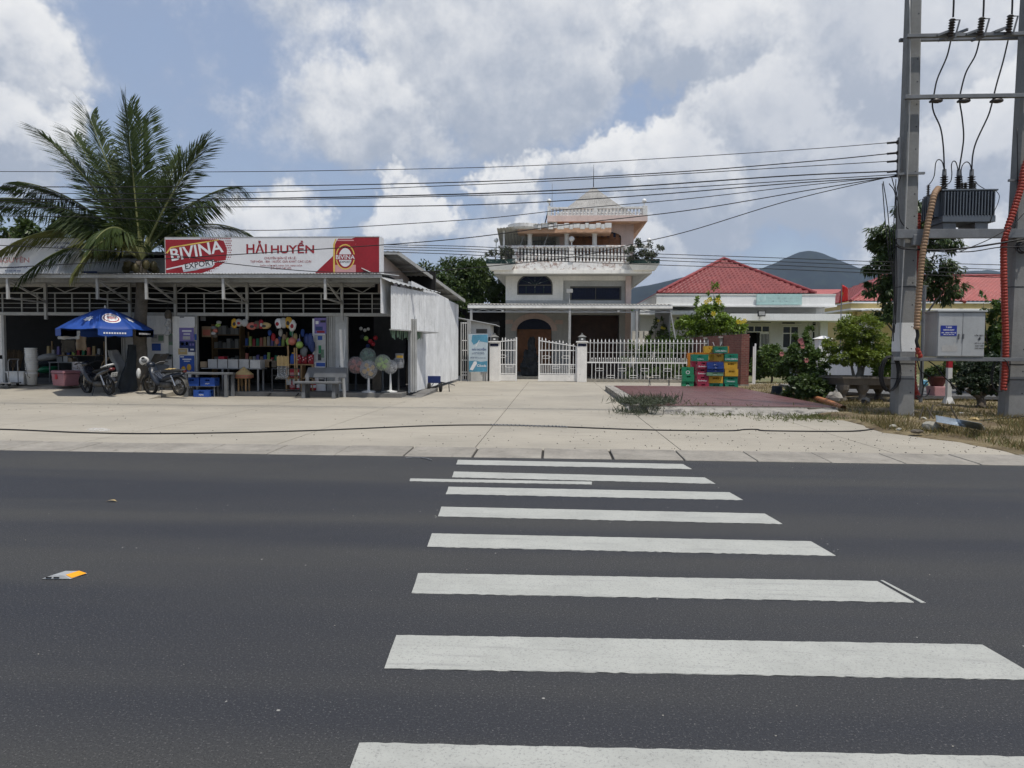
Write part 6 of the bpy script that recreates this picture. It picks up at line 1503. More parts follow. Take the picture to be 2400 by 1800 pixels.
cr(1664, 1695, 898.5, 912, 27.9, 'crate_teal', 'green crate lowest in the third stack', gC); cr(1662, 1695, 881.5, 898, 27.9, 'plastic_yellow', 'yellow crate under the flat blue crates', gC)
for i, (a, b, mt, mk) in enumerate(((872.5, 880.8, 'plastic_sage', 'Festival'), (864.8, 872.3, 'plastic_royal', 'pepsi'), (857, 864.6, 'plastic_royal', 'pepsi'), (848.8, 856.8, 'plastic_royal', 'Hello!'))): cr(1657, 1696, a, b, 27.75, mt, ('flat sage green tray under the blue ones', 'flat blue tray just above the sage green one', 'flat blue tray second from the top of its stack', 'flat blue tray with bold white letters, topmost of its stack')[i], gC, 'plain', mk)
cr(1660, 1674, 829, 845, 28.1, 'plastic_yellow', 'narrow looking yellow crate above the blue trays', gC); cr(1676, 1698, 829.5, 846, 28.0, 'plastic_yellow', 'yellow crate above the blue trays beside the tall green one', gC, rz=RAD(-3))
for i, (a, b, mt, mk) in enumerate(((899, 913, 'crate_teal', None), (882.5, 898.5, 'crate_teal', 'Heineken'), (865.3, 882, 'plastic_yellow', None), (847.8, 865, 'plastic_yellow', None), (829, 847.2, 'crate_teal', 'CARLSBERG'))): cr(1698.5, 1729, a, b, 27.9, mt, ('green crate lowest in the rightmost stack', 'green crate with white letters second from the bottom of the rightmost stack', 'yellow crate in the middle of the rightmost stack', 'yellow crate just under the top of the rightmost stack', 'green crate topmost of the rightmost stack')[i], gD, mark=mk)
cr(1651, 1678, 811, 827, 28.3, 'plastic_yellow', 'yellow crate on the summit of the crate pile, left one', 'crates on the summit of the pile'); cr(1679, 1709, 811, 827, 28.6, 'plastic_amber', 'yellow orange crate on the summit behind the green crate', 'crates on the summit of the pile'); cr(1675, 1706, 811.5, 827.3, 27.9, 'crate_teal', 'green crate on the summit of the crate pile', 'crates on the summit of the pile', mark='CARLSBERG')
for i, (px, dx) in enumerate(((1674, -.06), (1688, .06))): p = P(px, 810, 28.0); tag(MB().bar(p, p + Vector((dx, 0, .14)), .03).build('stick', 'sack_cloth'), 'pale stick poking out of the summit crates, %s one' % ('left', 'right')[i], 'stick', 'sticks in the summit crates')
sw = thing('sawhorse', 'thin dark metal trestle in front of the railing fence', 'trestle', G(1545, 904)); sc_ = G(1545, 904)
for x in (-.42, .42):
    for s_ in (-1, 1): MB().bar((sc_.x + x + .06 * s_, sc_.y + .2 * s_, 0), (sc_.x + x, sc_.y, .32), .025).build('leg', 'dark_metal', sw)
MB().bar((sc_.x - .45, sc_.y, .33), (sc_.x + .45, sc_.y, .33), .03).build('top_bar', 'dark_metal', sw)

# ================================================================ white office with hipped tile roof
def mat_rooftile():
    m, t, b = base_mat('roof_tile'); p = wpos(t)
    c = t.mix(t.rng(t.noise(p, 1.1, 5, .6), .35, .7), (.20, .030, .030), (.26, .048, .044))
    c = t.mix(t.rng(t.noise(p, 9, 4, .6), .5, .75, 0, .35), c, (.12, .02, .02))
    t.put(b.inputs['Base Color'], c); b.inputs['Roughness'].default_value = .5; MATS['roof_tile'] = m
mat_rooftile()
M('office_white', (.78, .78, .76), .8, var=.06, vs=.7, streak=.2); M('office_grey', (.58, .575, .55), .85, var=.07, vs=.7)
M('window_dark', (.010, .015, .015), .2, var=.2, spec=.3); M('sign_teal', (.40, .58, .56), .6, var=.06); M('sign_pale', (.46, .62, .60), .6)
M('yellow_wall', (.55, .43, .19), .85, var=.08, vs=.7, streak=.15)
def tile_face(A, B, C, D, name, par, pitch=.30, course=.36):
    """roof slope with S-shaped tile columns and stepped courses; A-B eave, D-C top"""
    A, B, C, D = map(Vector, (A, B, C, D)); nrm = (B - A).cross(D - A).normalized(); e = (B - A).normalized()
    if nrm.z < 0: nrm = -nrm
    L = (B - A).length; H = max((D - A).length, (C - B).length); Hs = ((A + B) / 2 - (C + D) / 2).length
    nu = min(420, int(L / pitch * 5)); nv = int(Hs / course) * 3
    def fn(u, v):
        kk = int(v * nv + .5); v2 = (kk // 3) / (nv / 3) + ((kk % 3) / 3) / (nv / 3); p = A.lerp(B, u).lerp(D.lerp(C, u), v)
        s = (p - A).dot(e); c_ = (kk % 3)
        return p + nrm * (.020 * math.sin(s / pitch * 2 * math.pi) + (.085, .03, -.02)[c_])
    o = MB().grid(fn, nu, nv).build(name, 'roof_tile', par); o['kind'] = 'stuff'; return o
def ridge(a, b, par): 
    a, b = Vector(a), Vector(b); k = max(2, int((b - a).length / .3)); pts = [a.lerp(b, i / k) + Vector((0, 0, .06 + .035 * (i % 2))) for i in range(k + 1)]
    MB().tube(pts, [.10 if i % 2 else .125 for i in range(k + 1)], 8).build('ridge_cap', 'roof_tile', par)
OY = 45.0
ox = lambda px, Y=OY: P(px, 720, Y).x
oz = lambda py, Y=OY, px=1740: P(px, py, Y).z
of = thing('office_building', 'white single storey office with a dark red hipped tile roof', 'building', (12, 47, 0))
def ob(name, mat, x0, y0, z0, x1, y1, z1, par=None): return MB().box(x0, y0, z0, x1, y1, z1).build(name, mat, par or of)
a0, a1 = ox(1538), ox(1957); pz0, pz1 = oz(715), oz(692.5)
ob('parapet', 'office_white', a0, OY, pz0, a1, OY + 11.5, pz1); ob('parapet_lip', 'office_white', a0 - .08, OY - .1, pz0 - .09, a1 + .08, OY + 11.6, pz0 - .001); ob('parapet_cap', 'office_grey', a0 - .03, OY - .03, pz1 + .001, a1 + .03, OY + 11.53, pz1 + .10)
WYo = 46.6; wx = lambda px: P(px, 780, WYo).x; wz = lambda py: P(1800, py, WYo).z
W0, W1 = wx(1500), wx(1931)
ops = [(1750, 1804, 900, 764), (1835, 1872, 815, 765), (1904, 1911, 800, 765)]
x = W0; zbot = 0
for (p0, p1, q0, q1) in ops:
    ob('wall', 'office_grey', x, WYo, 0, wx(p0), WYo + .2, pz0 - .1)
    ob('wall', 'office_grey', wx(p0), WYo, wz(q1), wx(p1), WYo + .2, pz0 - .1)
    if q0 < 899: ob('wall', 'office_grey', wx(p0), WYo, 0, wx(p1), WYo + .2, wz(q0))
    x = wx(p1)
ob('wall', 'office_white', x, WYo, 0, W1, WYo + .2, pz0 - .1)
ob('side_wall', 'office_grey', W0, WYo + .21, 0, W0 + .2, WYo + 10, pz0 - .1); ob('side_wall', 'office_grey', W1 - .2, WYo + .21, 0, W1, WYo + 10, pz0 - .1); ob('back_wall', 'office_grey', W0 + .21, WYo + 6, 0, W1 - .21, WYo + 6.2, pz0 - .1)
def window(p0, p1, q0, q1, cols, rows, nm='window'):
    x0, x1, z0, z1 = wx(p0), wx(p1), wz(q0), wz(q1); w = ob(nm, 'window_dark', x0, WYo + .10, z0, x1, WYo + .13, z1)
    fr = .06
    for k in range(cols + 1): xx = x0 + (x1 - x0) * k / cols; MB().box(xx - fr / 2, WYo + .02, z0, xx + fr / 2, WYo + .099, z1).build('mullion', 'office_white', w)
    for k in range(rows + 1): zz = z0 + (z1 - z0) * (k / rows if rows != 2 else (0, .68, 1)[k]); MB().box(x0 + .031, WYo + .025, zz - fr / 2, x1 - .031, WYo + .095, zz + fr / 2).build('transom', 'office_white', w)
    return w
window(1835, 1872, 815, 765, 2, 2); window(1904, 1911, 800, 765, 1, 2); window(1750, 1804, 778, 764, 3, 1, 'transom_window')
dl = ob('door_leaf', 'office_white', wx(1782), WYo + .05, .1, wx(1804), WYo + .1, wz(779))
for k in range(6): xx = wx(1785) + k * (wx(1801) - wx(1785)) / 5; MB().box(xx - .02, WYo + .02, .9, xx + .02, WYo + .049, wz(783)).build('door_bar', 'window_dark', dl)
ob('doorway_shade', 'dark_inside', wx(1750), WYo + .8, 0, wx(1782), WYo + .85, wz(779))  # dark sheet stands in for the unlit room behind the open door
for p0, p1, py in ((1585, 1616, 746.5), (1621, 1639, 746.5), (1605, 1616, 753), (1621, 1637, 753), (1720, 1752, 754), (1760, 1806, 754.5), (1833, 1862, 757), (1904, 1911, 755), (1904, 1911, 760)): ob('vent_slot', 'window_dark', wx(p0), WYo - .015, wz(py) - .05, wx(p1), WYo - .002, wz(py) + .05)
for p0, p1 in ((1583, 1640), (1830, 1877)): ob('sill', 'office_white', wx(p0), WYo - .12, wz(760.5), wx(p1), WYo - .016, wz(759))
cz0, cz1 = oz(751, 44.2), oz(735, 44.2)
ob('porch_slab', 'office_white', ox(1640, 44.2), 44.2, cz0, ox(1995, 44.2), WYo - .01, cz1); ob('porch_slab', 'office_white', ox(1500, 45.3), 45.3, oz(737, 45), ox(1640, 45.3) - .01, WYo - .01, oz(727.5, 45)); ob('roof_pipe', 'office_grey', ox(1937), 45.5, cz1, ox(1940), 45.6, pz0 - .1)
ob('porch_column', 'office_white', wx(1913), 45.9, 0, wx(1930), 46.3, cz0 - .001)
# roof
r0, r1 = a0 + .1, ox(1915); rb = OY + 11.2; apx = P(1696, 608, 50.6)
Ea, Eb, Ec, Ed = (r0, OY + .25, pz1 + .11), (r1, OY + .25, pz1 + .11), (r1, rb, pz1 + .11), (r0, rb, pz1 + .11)
tile_face(Ea, Eb, apx + Vector((.25, 0, 0)), apx - Vector((.25, 0, 0)), 'roof_slope', of); tile_face(Ed, Ea, apx, apx, 'roof_slope', of); tile_face(Eb, Ec, apx, apx, 'roof_slope', of)
MB().quad(Ec, Ed, apx).build('roof_back', 'roof_tile', of)
for e in (Ea, Eb): ridge(apx, e, of)
sgn = thing('office_sign', 'pale teal office sign on the white parapet', 'sign', (ox(1826), OY - .1, pz0)); SQ = lambda px, py: P(px, py, OY - .16)
s0, s1 = SQ(1773, 714), SQ(1880, 689); MB().box(s0.x, OY - .16, s0.z, s1.x, OY - .105, s1.z).build('board', 'sign_teal', sgn)
c = SQ(1785, 699); MB().box(c.x - .27, OY - .168, c.z - .22, c.x + .27, OY - .162, c.z + .22).build('emblem_field', 'sign_pale', sgn); MB().lathe([(.12, -.003), (.12, .003)], 16, (c.x, OY - .171, c.z), 'y').build('emblem', 'sign_teal', sgn)
for s_, py, w in (('HẠT KIỂM LÂM NINH HÒA', 697, 76), ('TRẠM KIỂM LÂM NINH TÂY', 704.5, 78)): text(s_, 1, 'sign_pale', sgn, SQ(1838, py) + Vector((0, -.004, 0)), width=w * OY / 1640, bold=.015)
flp = P(1785, 735, 43.9); fl2 = thing('floodlight', 'square black floodlight on the porch of the office', 'floodlight', flp); MB().box(flp.x - .22, 43.85, flp.z - .17, flp.x + .22, 43.98, flp.z + .17).build('housing', 'black', fl2); MB().box(flp.x - .18, 43.835, flp.z - .11, flp.x + .18, 43.849, flp.z + .13).build('lens', 'sack_cloth', fl2); MB().bar((flp.x, 44.0, flp.z - .1), (flp.x, 44.25, flp.z - .15), .05).build('arm', 'black', fl2)
# ================================================================ yellow building on the right
yb = thing('yellow_building', 'long yellow building with pale red tile roof behind the poles', 'building', (26, 55, 0)); YY = 52.0
yx = lambda px, Y=YY: P(px, 720, Y).x
yz = lambda py, Y=YY, px=2100: P(px, py, Y).z
def yb_(name, mat, *c_): return MB().box(*c_).build(name, mat, yb)
x0 = yx(1995); X1 = 52
yb_('fascia', 'yellow_wall', x0, YY, yz(723), X1, YY + 16, yz(711)); yb_('fascia_trim', 'office_white', x0 - .08, YY - .1, yz(711) + .001, X1, YY + 16, yz(708)); yb_('fascia_trim', 'office_white', x0 - .06, YY - .06, yz(727), X1, YY + 16, yz(723) - .001)
yb_('wall', 'yellow_wall', x0 + .9, YY + 1.6, 0, X1, YY + 1.8, yz(727)); yb_('side_wall', 'yellow_wall', x0 + .9, YY + 1.81, 0, x0 + 1.1, YY + 15, yz(727)); yb_('porch_wall', 'office_grey', yx(2030), YY + .9, 0, yx(2064), YY + 1.1, yz(740))
yb_('porch_beam', 'yellow_wall', yx(2022), YY - 1.0, yz(740), yx(2110), YY + .89, yz(730)); yb_('porch_slab', 'office_white', yx(2018), YY - 1.2, yz(730) + .001, yx(2115), YY - .11, yz(727))
for p0, p1, q0, q1 in ((1957, 1972, 790, 765), (2046, 2050, 786, 760), (2180, 2215, 800, 765), (2250, 2290, 800, 765), (2340, 2380, 800, 765)):
    Yw = YY + 1.55 if p0 > 2100 else 60.0 if p0 < 2000 else YY + .86
    a_, b_ = P(p0, q0, Yw), P(p1, q1, Yw); w = MB().box(a_.x, Yw, a_.z, b_.x, Yw + .04, b_.z).build('window', 'window_dark', yb); MB().box(a_.x - .08, Yw - .02, a_.z - .08, b_.x + .08, Yw - .001, a_.z).build('sill', 'office_white', w); MB().box((a_.x + b_.x) / 2 - .04, Yw - .03, a_.z, (a_.x + b_.x) / 2 + .04, Yw - .001, b_.z).build('mullion', 'office_white', w)
yb_('wall', 'yellow_wall', P(1931, 780, 60.2).x, 60.2, 0, P(2000, 780, 60.2).x, 60.4, yz(727, 58)); yb_('drain_pipe', 'door_wood', P(1939, 780, 60).x, 60.1, 0, P(1941, 780, 60).x, 60.19, yz(727, 58))
M('roof_tile_pale', (.33, .085, .075), .5, var=.14, vs=1.5)
A, B = (x0 - .1, YY - .1, yz(708) + .02), (X1, YY - .1, yz(708) + .02); rl, rr = P(2066, 648, 58.5), P(2600, 655, 58.5)
for o in (tile_face(A, B, (X1 - 2, 58.5, rl.z), rl, 'roof_slope', yb), tile_face((x0 - .1, YY + 14, A[2]), A, rl, rl, 'roof_slope', yb)): o.data.materials.clear(); o.data.materials.append(MATS['roof_tile_pale'])
ridge(rl, A, yb); ridge(rl, (X1, 58.5, rl.z), yb)
vl = P(2205, 687, 54.5); v2 = P(2262, 711, 51.8); ridge(vl, v2, yb)
fh = thing('far_house', 'distant house roof glimpsed between the white office and yellow building', 'house', (P(1930, 700, 72).x, 72, 0)); MB().box(P(1880, 700, 74).x, 73, 0, P(1990, 700, 74).x, 80, P(1930, 694, 74).z).build('wall', 'yellow_wall', fh)
p0, p1 = P(1885, 694, 72), P(1985, 694, 72); q0, q1 = P(1890, 678, 75), P(1975, 678, 75); MB().quad(p0, p1, q1, q0).quad(q0, q1, q1 + Vector((0, 3, -1)), q0 + Vector((0, 3, -1))).build('roof', 'roof_tile_pale', fh)
# white boundary wall and its pillars
M('boundary_white', (.76, .75, .72), .85, var=.07, vs=1.2, streak=.15)
BYw = 30.0; bq = lambda px, py: P(px, py, BYw)
bwl = thing('boundary_wall', 'white boundary wall with a capped pillar behind the bonsai', 'wall', (bq(1960, 0).x, BYw, 0))
a, b = bq(1918, 800), bq(1946, 800); MB().box(a.x, BYw - .06, 0, b.x, BYw + .4, bq(1930, 794).z).build('pillar', 'boundary_white', bwl); MB().frus((a.x + b.x) / 2, BYw + .17, bq(1930, 794).z + .001, bq(1930, 787).z, (b.x - a.x) / 2 + .08, .31, .06, .06).build('pillar_cap', 'boundary_white', bwl); MB().box(b.x + .001, BYw, 0, bq(2075, 0).x, BYw + .15, bq(2000, 812).z).build('wall_panel', 'boundary_white', bwl); MB().box(bq(1925, 0).x, BYw - .08, 0, bq(1927, 0).x, BYw - .061, bq(1927, 830).z).build('joint', 'office_grey', bwl)
sp = thing('side_pillar', 'white pillar with a moulded cap right of the brick wall', 'pillar', (P(1765, 880, 33).x, 33, 0)); q_ = lambda px, py: P(px, py, 33.0)
MB().box(q_(1757, 0).x, 33, 0, q_(1769, 0).x, 33.4, q_(1760, 795).z).build('shaft', 'boundary_white', sp); MB().frus(q_(1763, 0).x, 33.2, q_(1760, 795).z, q_(1760, 789).z, .14, .2, .24, .3).build('cap', 'boundary_white', sp)
gp = thing('iron_gate', 'narrow white iron gate by the brick wall end', 'gate', (P(1770, 880, 32).x, 32, 0)); 
for px, pt_ in ((1767, 812), (1771, 805)): p = P(px, pt_, 32); MB().box(p.x - .03, 32, 0, p.x + .03, 32.06, p.z).build('bar', 'gate_white', gp)
MB().box(P(1764, 0, 32).x, 31.99, P(1768, 812, 32).z - .05, P(1773, 0, 32).x, 31.999, P(1768, 812, 32).z).build('rail', 'gate_white', gp)
# flag
fg = thing('flag', 'red flag with a yellow star on a thin pole', 'flag', (P(1970, 830, 31).x, 31, 0)); fp = P(1973, 664, 31)
MB().tube([(P(1969, 830, 31).x, 31, 0), fp], .022, 6).build('flag_pole', 'grey_metal', fg); M('flag_red', (.50, .02, .02), .7, var=.1)
def ff(u, v): 
    p0, p1 = P(1973, 668, 31), P(1967, 712, 31); d0, d1 = P(1988, 674, 31), P(1988, 704, 31); p = p0.lerp(p1, v).lerp(d0.lerp(d1, v), u); return (p.x, 31 + .05 * math.sin(u * 7 + v * 2), p.z + .03 * math.sin(u * 6))
MB().sheet(ff, 14, 10, (0, .004, 0)).build('cloth', 'flag_red', fg, smooth=True)
st_ = [ff(.2 + .17 * (1 if k % 2 == 0 else .42) * math.sin(k * math.pi / 5), .5 - .16 * (1 if k % 2 == 0 else .42) * math.cos(k * math.pi / 5)) for k in range(10)]; MB().add([(a, b - .02, c) for a, b, c in st_], [tuple(range(10))]).build('star', 'plastic_yellow', fg)
# ================================================================ power poles, transformer, cables
M('pole_concrete', (.20, .20, .192), .9, var=.14, vs=1.6, bump=.35, streak=.25)
M('pole_white', (.62, .62, .60), .8, var=.08)
M('steel_grey', (.17, .175, .18), .55, metal=.35, var=.18, vs=3, streak=.2)
M('transformer_grey', (.10, .115, .135), .5, metal=.15, var=.12, vs=3)
M('cabinet_grey', (.36, .37, .37), .5, metal=.1, var=.08, vs=1.4, streak=.2)
M('cable_black', (.010, .010, .011), .6, var=.2)
M('conduit_red', (.27, .032, .018), .55, var=.14); M('conduit_tan', (.27, .17, .10), .65, var=.16, vs=4); M('porcelain', (.055, .045, .04), .35, var=.2)
M('plate_blue', (.015, .03, .22), .45)
def catmull(pts, n=8):
    pts = [Vector(p) for p in pts]; q = [pts[0] * 2 - pts[1]] + pts + [pts[-1] * 2 - pts[-2]]; out = []
    for i in range(1, len(q) - 2):
        for k in range(n):
            t = k / n; a, b, c, d = q[i - 1], q[i], q[i + 1], q[i + 2]
            out.append(.5 * ((2 * b) + (c - a) * t + (2 * a - 5 * b + 4 * c - d) * t * t + (3 * b - a - 3 * c + d) * t ** 3))
    return out + [pts[-1]]
PY = 16.7
def pole(label, base, top, w0, w1, band):
    t = thing('power_pole', label, 'pole', (base.x, PY, 0), group='concrete power poles'); dd = .16
    dirv = (top - base); L = dirv.z
    def sec(z, e=0.):
        u = z / L; x = base.x + dirv.x * u; w = (w0 + (w1 - w0) * u) / 2 + e; d = (dd * 1.15 - .05 * u) + e; c = .05
        return [(x - w + c, PY - d, z), (x + w - c, PY - d, z), (x + w, PY - d + c, z), (x + w, PY + d - c, z), (x + w - c, PY + d, z), (x - w + c, PY + d, z), (x - w, PY + d - c, z), (x - w, PY - d + c, z)]
    def col_(z0, z1, e, mt, nm):
        v = sec(z0, e) + sec(z1, e); MB().add(v, [tuple(range(7, -1, -1)), tuple(range(8, 16))] + [(i, (i + 1) % 8, (i + 1) % 8 + 8, i + 8) for i in range(8)]).build(nm, mt, t)
    col_(-.3, 12.0, 0, 'pole_concrete', 'shaft')
    if band: col_(band[0], band[1], .004, 'pole_white', 'painted_band')
    for k in range(22):
        z = .6 + k * .5; u = z / L; x = base.x + dirv.x * u + (w0 + (w1 - w0) * u) * .22; d = (dd * 1.15 - .05 * u)
        MB().lathe([(.014, -.004), (.014, .002)], 8, (x, PY - d - .001, z), 'y').build('bolt_hole', 'black', t)
    for z in (.9, 1.25, 3.0): col_(z, z + .018, .006, 'cable_black', 'tie_wire')
    return t
b1, t1 = G(2113, 983), P(2140, 0, PY); b1.z = 0
b1 = Vector((P(2113, 980, PY).x, PY, 0)); pole('left concrete power pole with a painted white band', b1, t1, .43, .29, (P(2118, 824, PY).z, P(2118, 757, PY).z))
b2 = Vector((P(2370, 975, PY).x, PY, 0)); t2_ = P(2413, 0, PY); pole('right concrete power pole at the picture edge with a red conduit', b2, t2_, .46, .31, None)
Q = lambda px, py, Y=PY: P(px, py, Y)
frm = thing('pole_crossbeams', 'set of grey steel crossbeams bridging the two power poles', 'crossbeams', ((b1.x + b2.x) / 2, PY, 0)); xr = b2.x + .9
def beam(pxl, py0, py1, Y0, Y1, nm='beam'):
    a, c = Q(pxl, py0, Y0), Q(pxl, py1, Y0); MB().box(a.x, Y0, c.z, xr, Y1, a.z).build(nm, 'steel_grey', frm, bevel=.004)
beam(2104, 537, 558, 16.36, 16.46); beam(2104, 541, 557, 16.95, 17.05)
beam(2127, 79, 87, 16.36, 16.44); beam(2110, 89, 96, 16.90, 16.98); beam(2122, 222, 231, 16.36, 16.45)
beam(2094, 836.5, 845, 16.30, 16.40); beam(2094, 838, 846, 16.92, 17.0)
a, c = Q(2122, 562), Q(2157, 580); MB().box(a.x, 16.34, c.z, c.x, 16.46, a.z + .06).build('bracket', 'steel_grey', frm, bevel=.01)
for px in (2250, 2330): MB().bar((Q(px, 80).x, 16.4, Q(px, 83).z), (Q(px, 80).x - .35, 16.95, Q(px, 83).z), .05).build('tie', 'steel_grey', frm)
MB().bar((Q(2094, 415).x, 16.5, Q(2094, 413).z), (Q(2156, 413).x, 16.5, Q(2156, 411).z), .05).build('clamp', 'steel_grey', frm); MB().bar((Q(2350, 430).x, 16.5, Q(2350, 428).z), (Q(2372, 428).x, 16.5, Q(2372, 428).z), .05).build('clamp', 'steel_grey', frm)
# transformer
tf = thing('transformer', 'grey finned transformer mounted between the power poles', 'transformer', (Q(2270, 533).x, 16.8, Q(2270, 533).z)); TY0, TY1 = 16.42, 17.25
xl, xr_ = P(2211, 480, TY0).x, P(2333, 480, TY0).x; zl, zf0, zf1, zb0 = P(2270, 446, TY0).z, P(2270, 449, TY0).z, P(2270, 505, TY0).z, P(2270, 520, TY0).z
MB().box(xl, TY0 + .10, zb0, xr_, TY1 - .1, zl).build('tank', 'transformer_grey', tf); MB().box(xl - .03, TY0 + .02, zl + .001, xr_ + .07, TY1, zl + .035).build('lid', 'transformer_grey', tf, bevel=.006)
MB().box(xl - .012, TY0 - .01, zb0, xr_ + .012, TY0 + .099, zf1 + .0).build('skirt', 'transformer_grey', tf, bevel=.006)
for k in range(17): x = xl + .03 + k * (xr_ - xl - .06) / 16; MB().box(x - .011, TY0 - .02, zf1 + .001, x + .011, TY0 + .099, zf0).build('cooling_fin', 'transformer_grey', tf)
for k in range(8): y = TY0 + .16 + k * .08; MB().box(xl - .1, y - .011, zf1, xl - .001, y + .011, zf0).build('cooling_fin', 'transformer_grey', tf)
for x in (xl + .18, xr_ - .25): MB().box(x - .14, TY0 + .05, P(2270, 536, TY0).z, x + .14, TY1 - .1, zb0 - .001).build('skid', 'steel_grey', tf, bevel=.005)
def insulator(px, py0, py1, Y, n, r0, r1, par, nm='bushing', rod=None):
    a, c = P(px, py0, Y), P(px, py1, Y); pr_ = []; h = a.z - c.z
    for i in range(n): z = c.z + h * i / n; pr_ += [(r0, z), (r1, z + h / n * .35), (r0 * .9, z + h / n * .55)]
    MB().lathe(pr_ + [(r0 * .9, a.z)], 14, (a.x, Y, 0)).build(nm, 'porcelain', par, smooth=False)
    if rod: MB().lathe([(r0 * 1.1, a.z), (r0 * .9, P(px, rod, Y).z)], 10, (a.x, Y, 0)).build('terminal', 'steel_grey', par)
for px in (2213, 2247, 2277): insulator(px, 412, 444, 16.75, 6, .045, .085, tf, 'bushing', 397)
insulator(2176, 433, 458, 16.5, 6, .02, .045, tf, 'arrester'); MB().bar((Q(2176, 459, 16.5).x, 16.5, Q(2176, 459, 16.5).z), (xl - .02, 16.6, Q(2176, 462, 16.5).z), .03).build('arrester_arm', 'steel_grey', tf)
for px in (2255, 2263, 2284): insulator(px, 428, 443, 17.0, 3, .03, .05, tf, 'low_bushing')
# fuse cut-outs
for i, (px, py) in enumerate(((2229, 69), (2298, 66), (2365, 60))):
    o = thing('fuse_cutout', 'drop out fuse with ribbed insulator on the top crossbeam, %s of three' % ('left', 'middle', 'right')[i], 'fuse', Q(px, py + 22, 16.4), group='fuses on the top crossbeam')
    a, c = P(px + 3, py - 22, 16.3), P(px - 2, py + 22, 16.3)
    pts = [c.lerp(a, k / 14) for k in range(15)]; MB().tube(pts, [.03 if k % 2 else .07 for k in range(15)], 10).build('insulator', 'porcelain', o)
    MB().tube([a, a + Vector((.16, 0, .0)), c + Vector((.10, 0, .02))], .02, 6).build('fuse_tube', 'steel_grey', o); MB().bar(a.lerp(c, .55), (a.x - .28, 16.36, a.lerp(c, .75).z), .05).build('arm', 'steel_grey', o); MB().ell(c, (.06, .05, .04), 8, 6).build('clip', 'steel_grey', o); MB().ell(a, (.06, .05, .04), 8, 6).build('clip', 'steel_grey', o)
for i, px in enumerate((2195, 2260, 2337)):
    p = P(px, 236, 16.42); o = thing('cable_clamp', 'dark cable clamp under the middle crossbeam, %s of three' % ('left', 'middle', 'right')[i], 'clamp', p, group='clamps under the middle crossbeam'); MB().ell(p, (.14, .07, .055), 12, 8).build('saddle', 'porcelain', o, smooth=True); MB().ell(p + Vector((-.13, 0, -.02)), (.035, .035, .03), 8, 6).build('ring', 'porcelain', o)
def cab(pts, r, label, Y=16.4, name='cable', mt='cable_black', n=6, cat='cable', sm=8, group=None):
    v = [P(p[0], p[1], p[2] if len(p) > 2 else Y) for p in pts]; return tag(MB().tube(catmull(v, sm), r, n).build(name, mt, smooth=True), label, cat, group)
c7 = lambda L: [(2000 + x / 2.765, y / 2.765) for x, y in L]
gD_ = 'drop cables of the transformer'
cab(c7([(632, 262), (605, 370), (545, 510), (523, 610), (512, 665), (522, 730), (565, 830), (583, 950), (590, 1098)]), .016, 'left drop cable from fuse to transformer bushing', 16.5, group=gD_)
cab(c7([(820, 250), (790, 360), (730, 470), (695, 600), (690, 660), (705, 760), (715, 880), (705, 980), (685, 1098)]), .016, 'middle drop cable from fuse to transformer bushing', 16.5, group=gD_)
cab(c7([(1003, 260), (970, 400), (930, 540), (908, 630), (893, 690), (870, 760), (800, 910), (775, 1000), (767, 1098)]), .016, 'right drop cable from fuse to transformer bushing', 16.5, group=gD_)
for i, x in enumerate((650, 845, 1030)): cab(c7([(x, -150), (x + 1, 0), (x - 3, 110)]), .02, 'thick upper lead above the %s fuse' % ('left', 'middle', 'right')[i], 16.3, group='leads above the fuses')
c8 = lambda L: [(2060 + x / 5.53, 300 + y / 5.53) for x, y in L]
cab(c8([(848, 560), (820, 440), (770, 410), (735, 460), (720, 600), (690, 680), (645, 740)]), .011, 'looped lead from the left bushing to the arrester', 16.55)
cab(c8([(1030, 560), (1000, 450), (965, 430), (940, 480), (945, 600), (930, 690), (880, 735), (800, 780)]), .011, 'looped lead bending left from the middle bushing', 16.6)
cab(c8([(1200, 560), (1180, 470), (1135, 440), (1085, 480), (1065, 560), (1078, 690)]), .011, 'looped lead bending left from the right bushing', 16.6)
cab(c8([(1520, 815), (1560, 880), (1540, 980), (1480, 1110), (1445, 1210)]), .007, 'thin wire down the right side of the transformer', 16.4); cab(c8([(1250, 690), (1290, 740), (1370, 790)]), .008, 'short wire beside the right bushing', 16.7)
# conduits of corrugated plastic
def conduit(pts, r, mt, label, Y):
    v = catmull([P(p[0], p[1], p[2] if len(p) > 2 else Y) for p in pts], 10); L = [0.]
    for a, c in zip(v, v[1:]): L.append(L[-1] + (c - a).length)
    m_ = int(L[-1] / .017); out = []; j = 0
    for k in range(m_ + 1):
        s = L[-1] * k / m_
        while j < len(L) - 2 and L[j + 1] < s: j += 1
        out.append(v[j].lerp(v[j + 1], (s - L[j]) / max(1e-6, L[j + 1] - L[j])))
    return tag(MB().tube(out, [r * (1 if (k // 2) % 2 else .86) for k in range(m_ + 1)], 12).build('conduit', mt), label, 'conduit')
conduit([(2420, 340), (2400, 398), (2392, 441), (2376, 492), (2362, 533), (2354, 562), (2352, 600), (2354, 700), (2357, 800), (2356, 860), (2352, 915)], .072, 'conduit_red', 'long red corrugated conduit down the right power pole', 16.38)
conduit([(2199, 441, 16.6), (2190, 455, 16.3), (2184, 481), (2176, 517), (2168, 562), (2163, 590), (2156, 658), (2150, 740), (2148, 772)], .068, 'conduit_tan', 'sun bleached tan corrugated conduit beside the left power pole', 16.22)
conduit([(2150, 500), (2149, 560), (2146, 640), (2143, 720), (2141, 800), (2140, 860), (2142, 905), (2152, 932)], .075, 'conduit_red', 'red corrugated conduit half hidden behind the left power pole', 16.9)
conduit([(2149, 815), (2155, 829), (2158, 838)], .05, 'conduit_red', 'short stub of red conduit above the lower beam', 16.25)
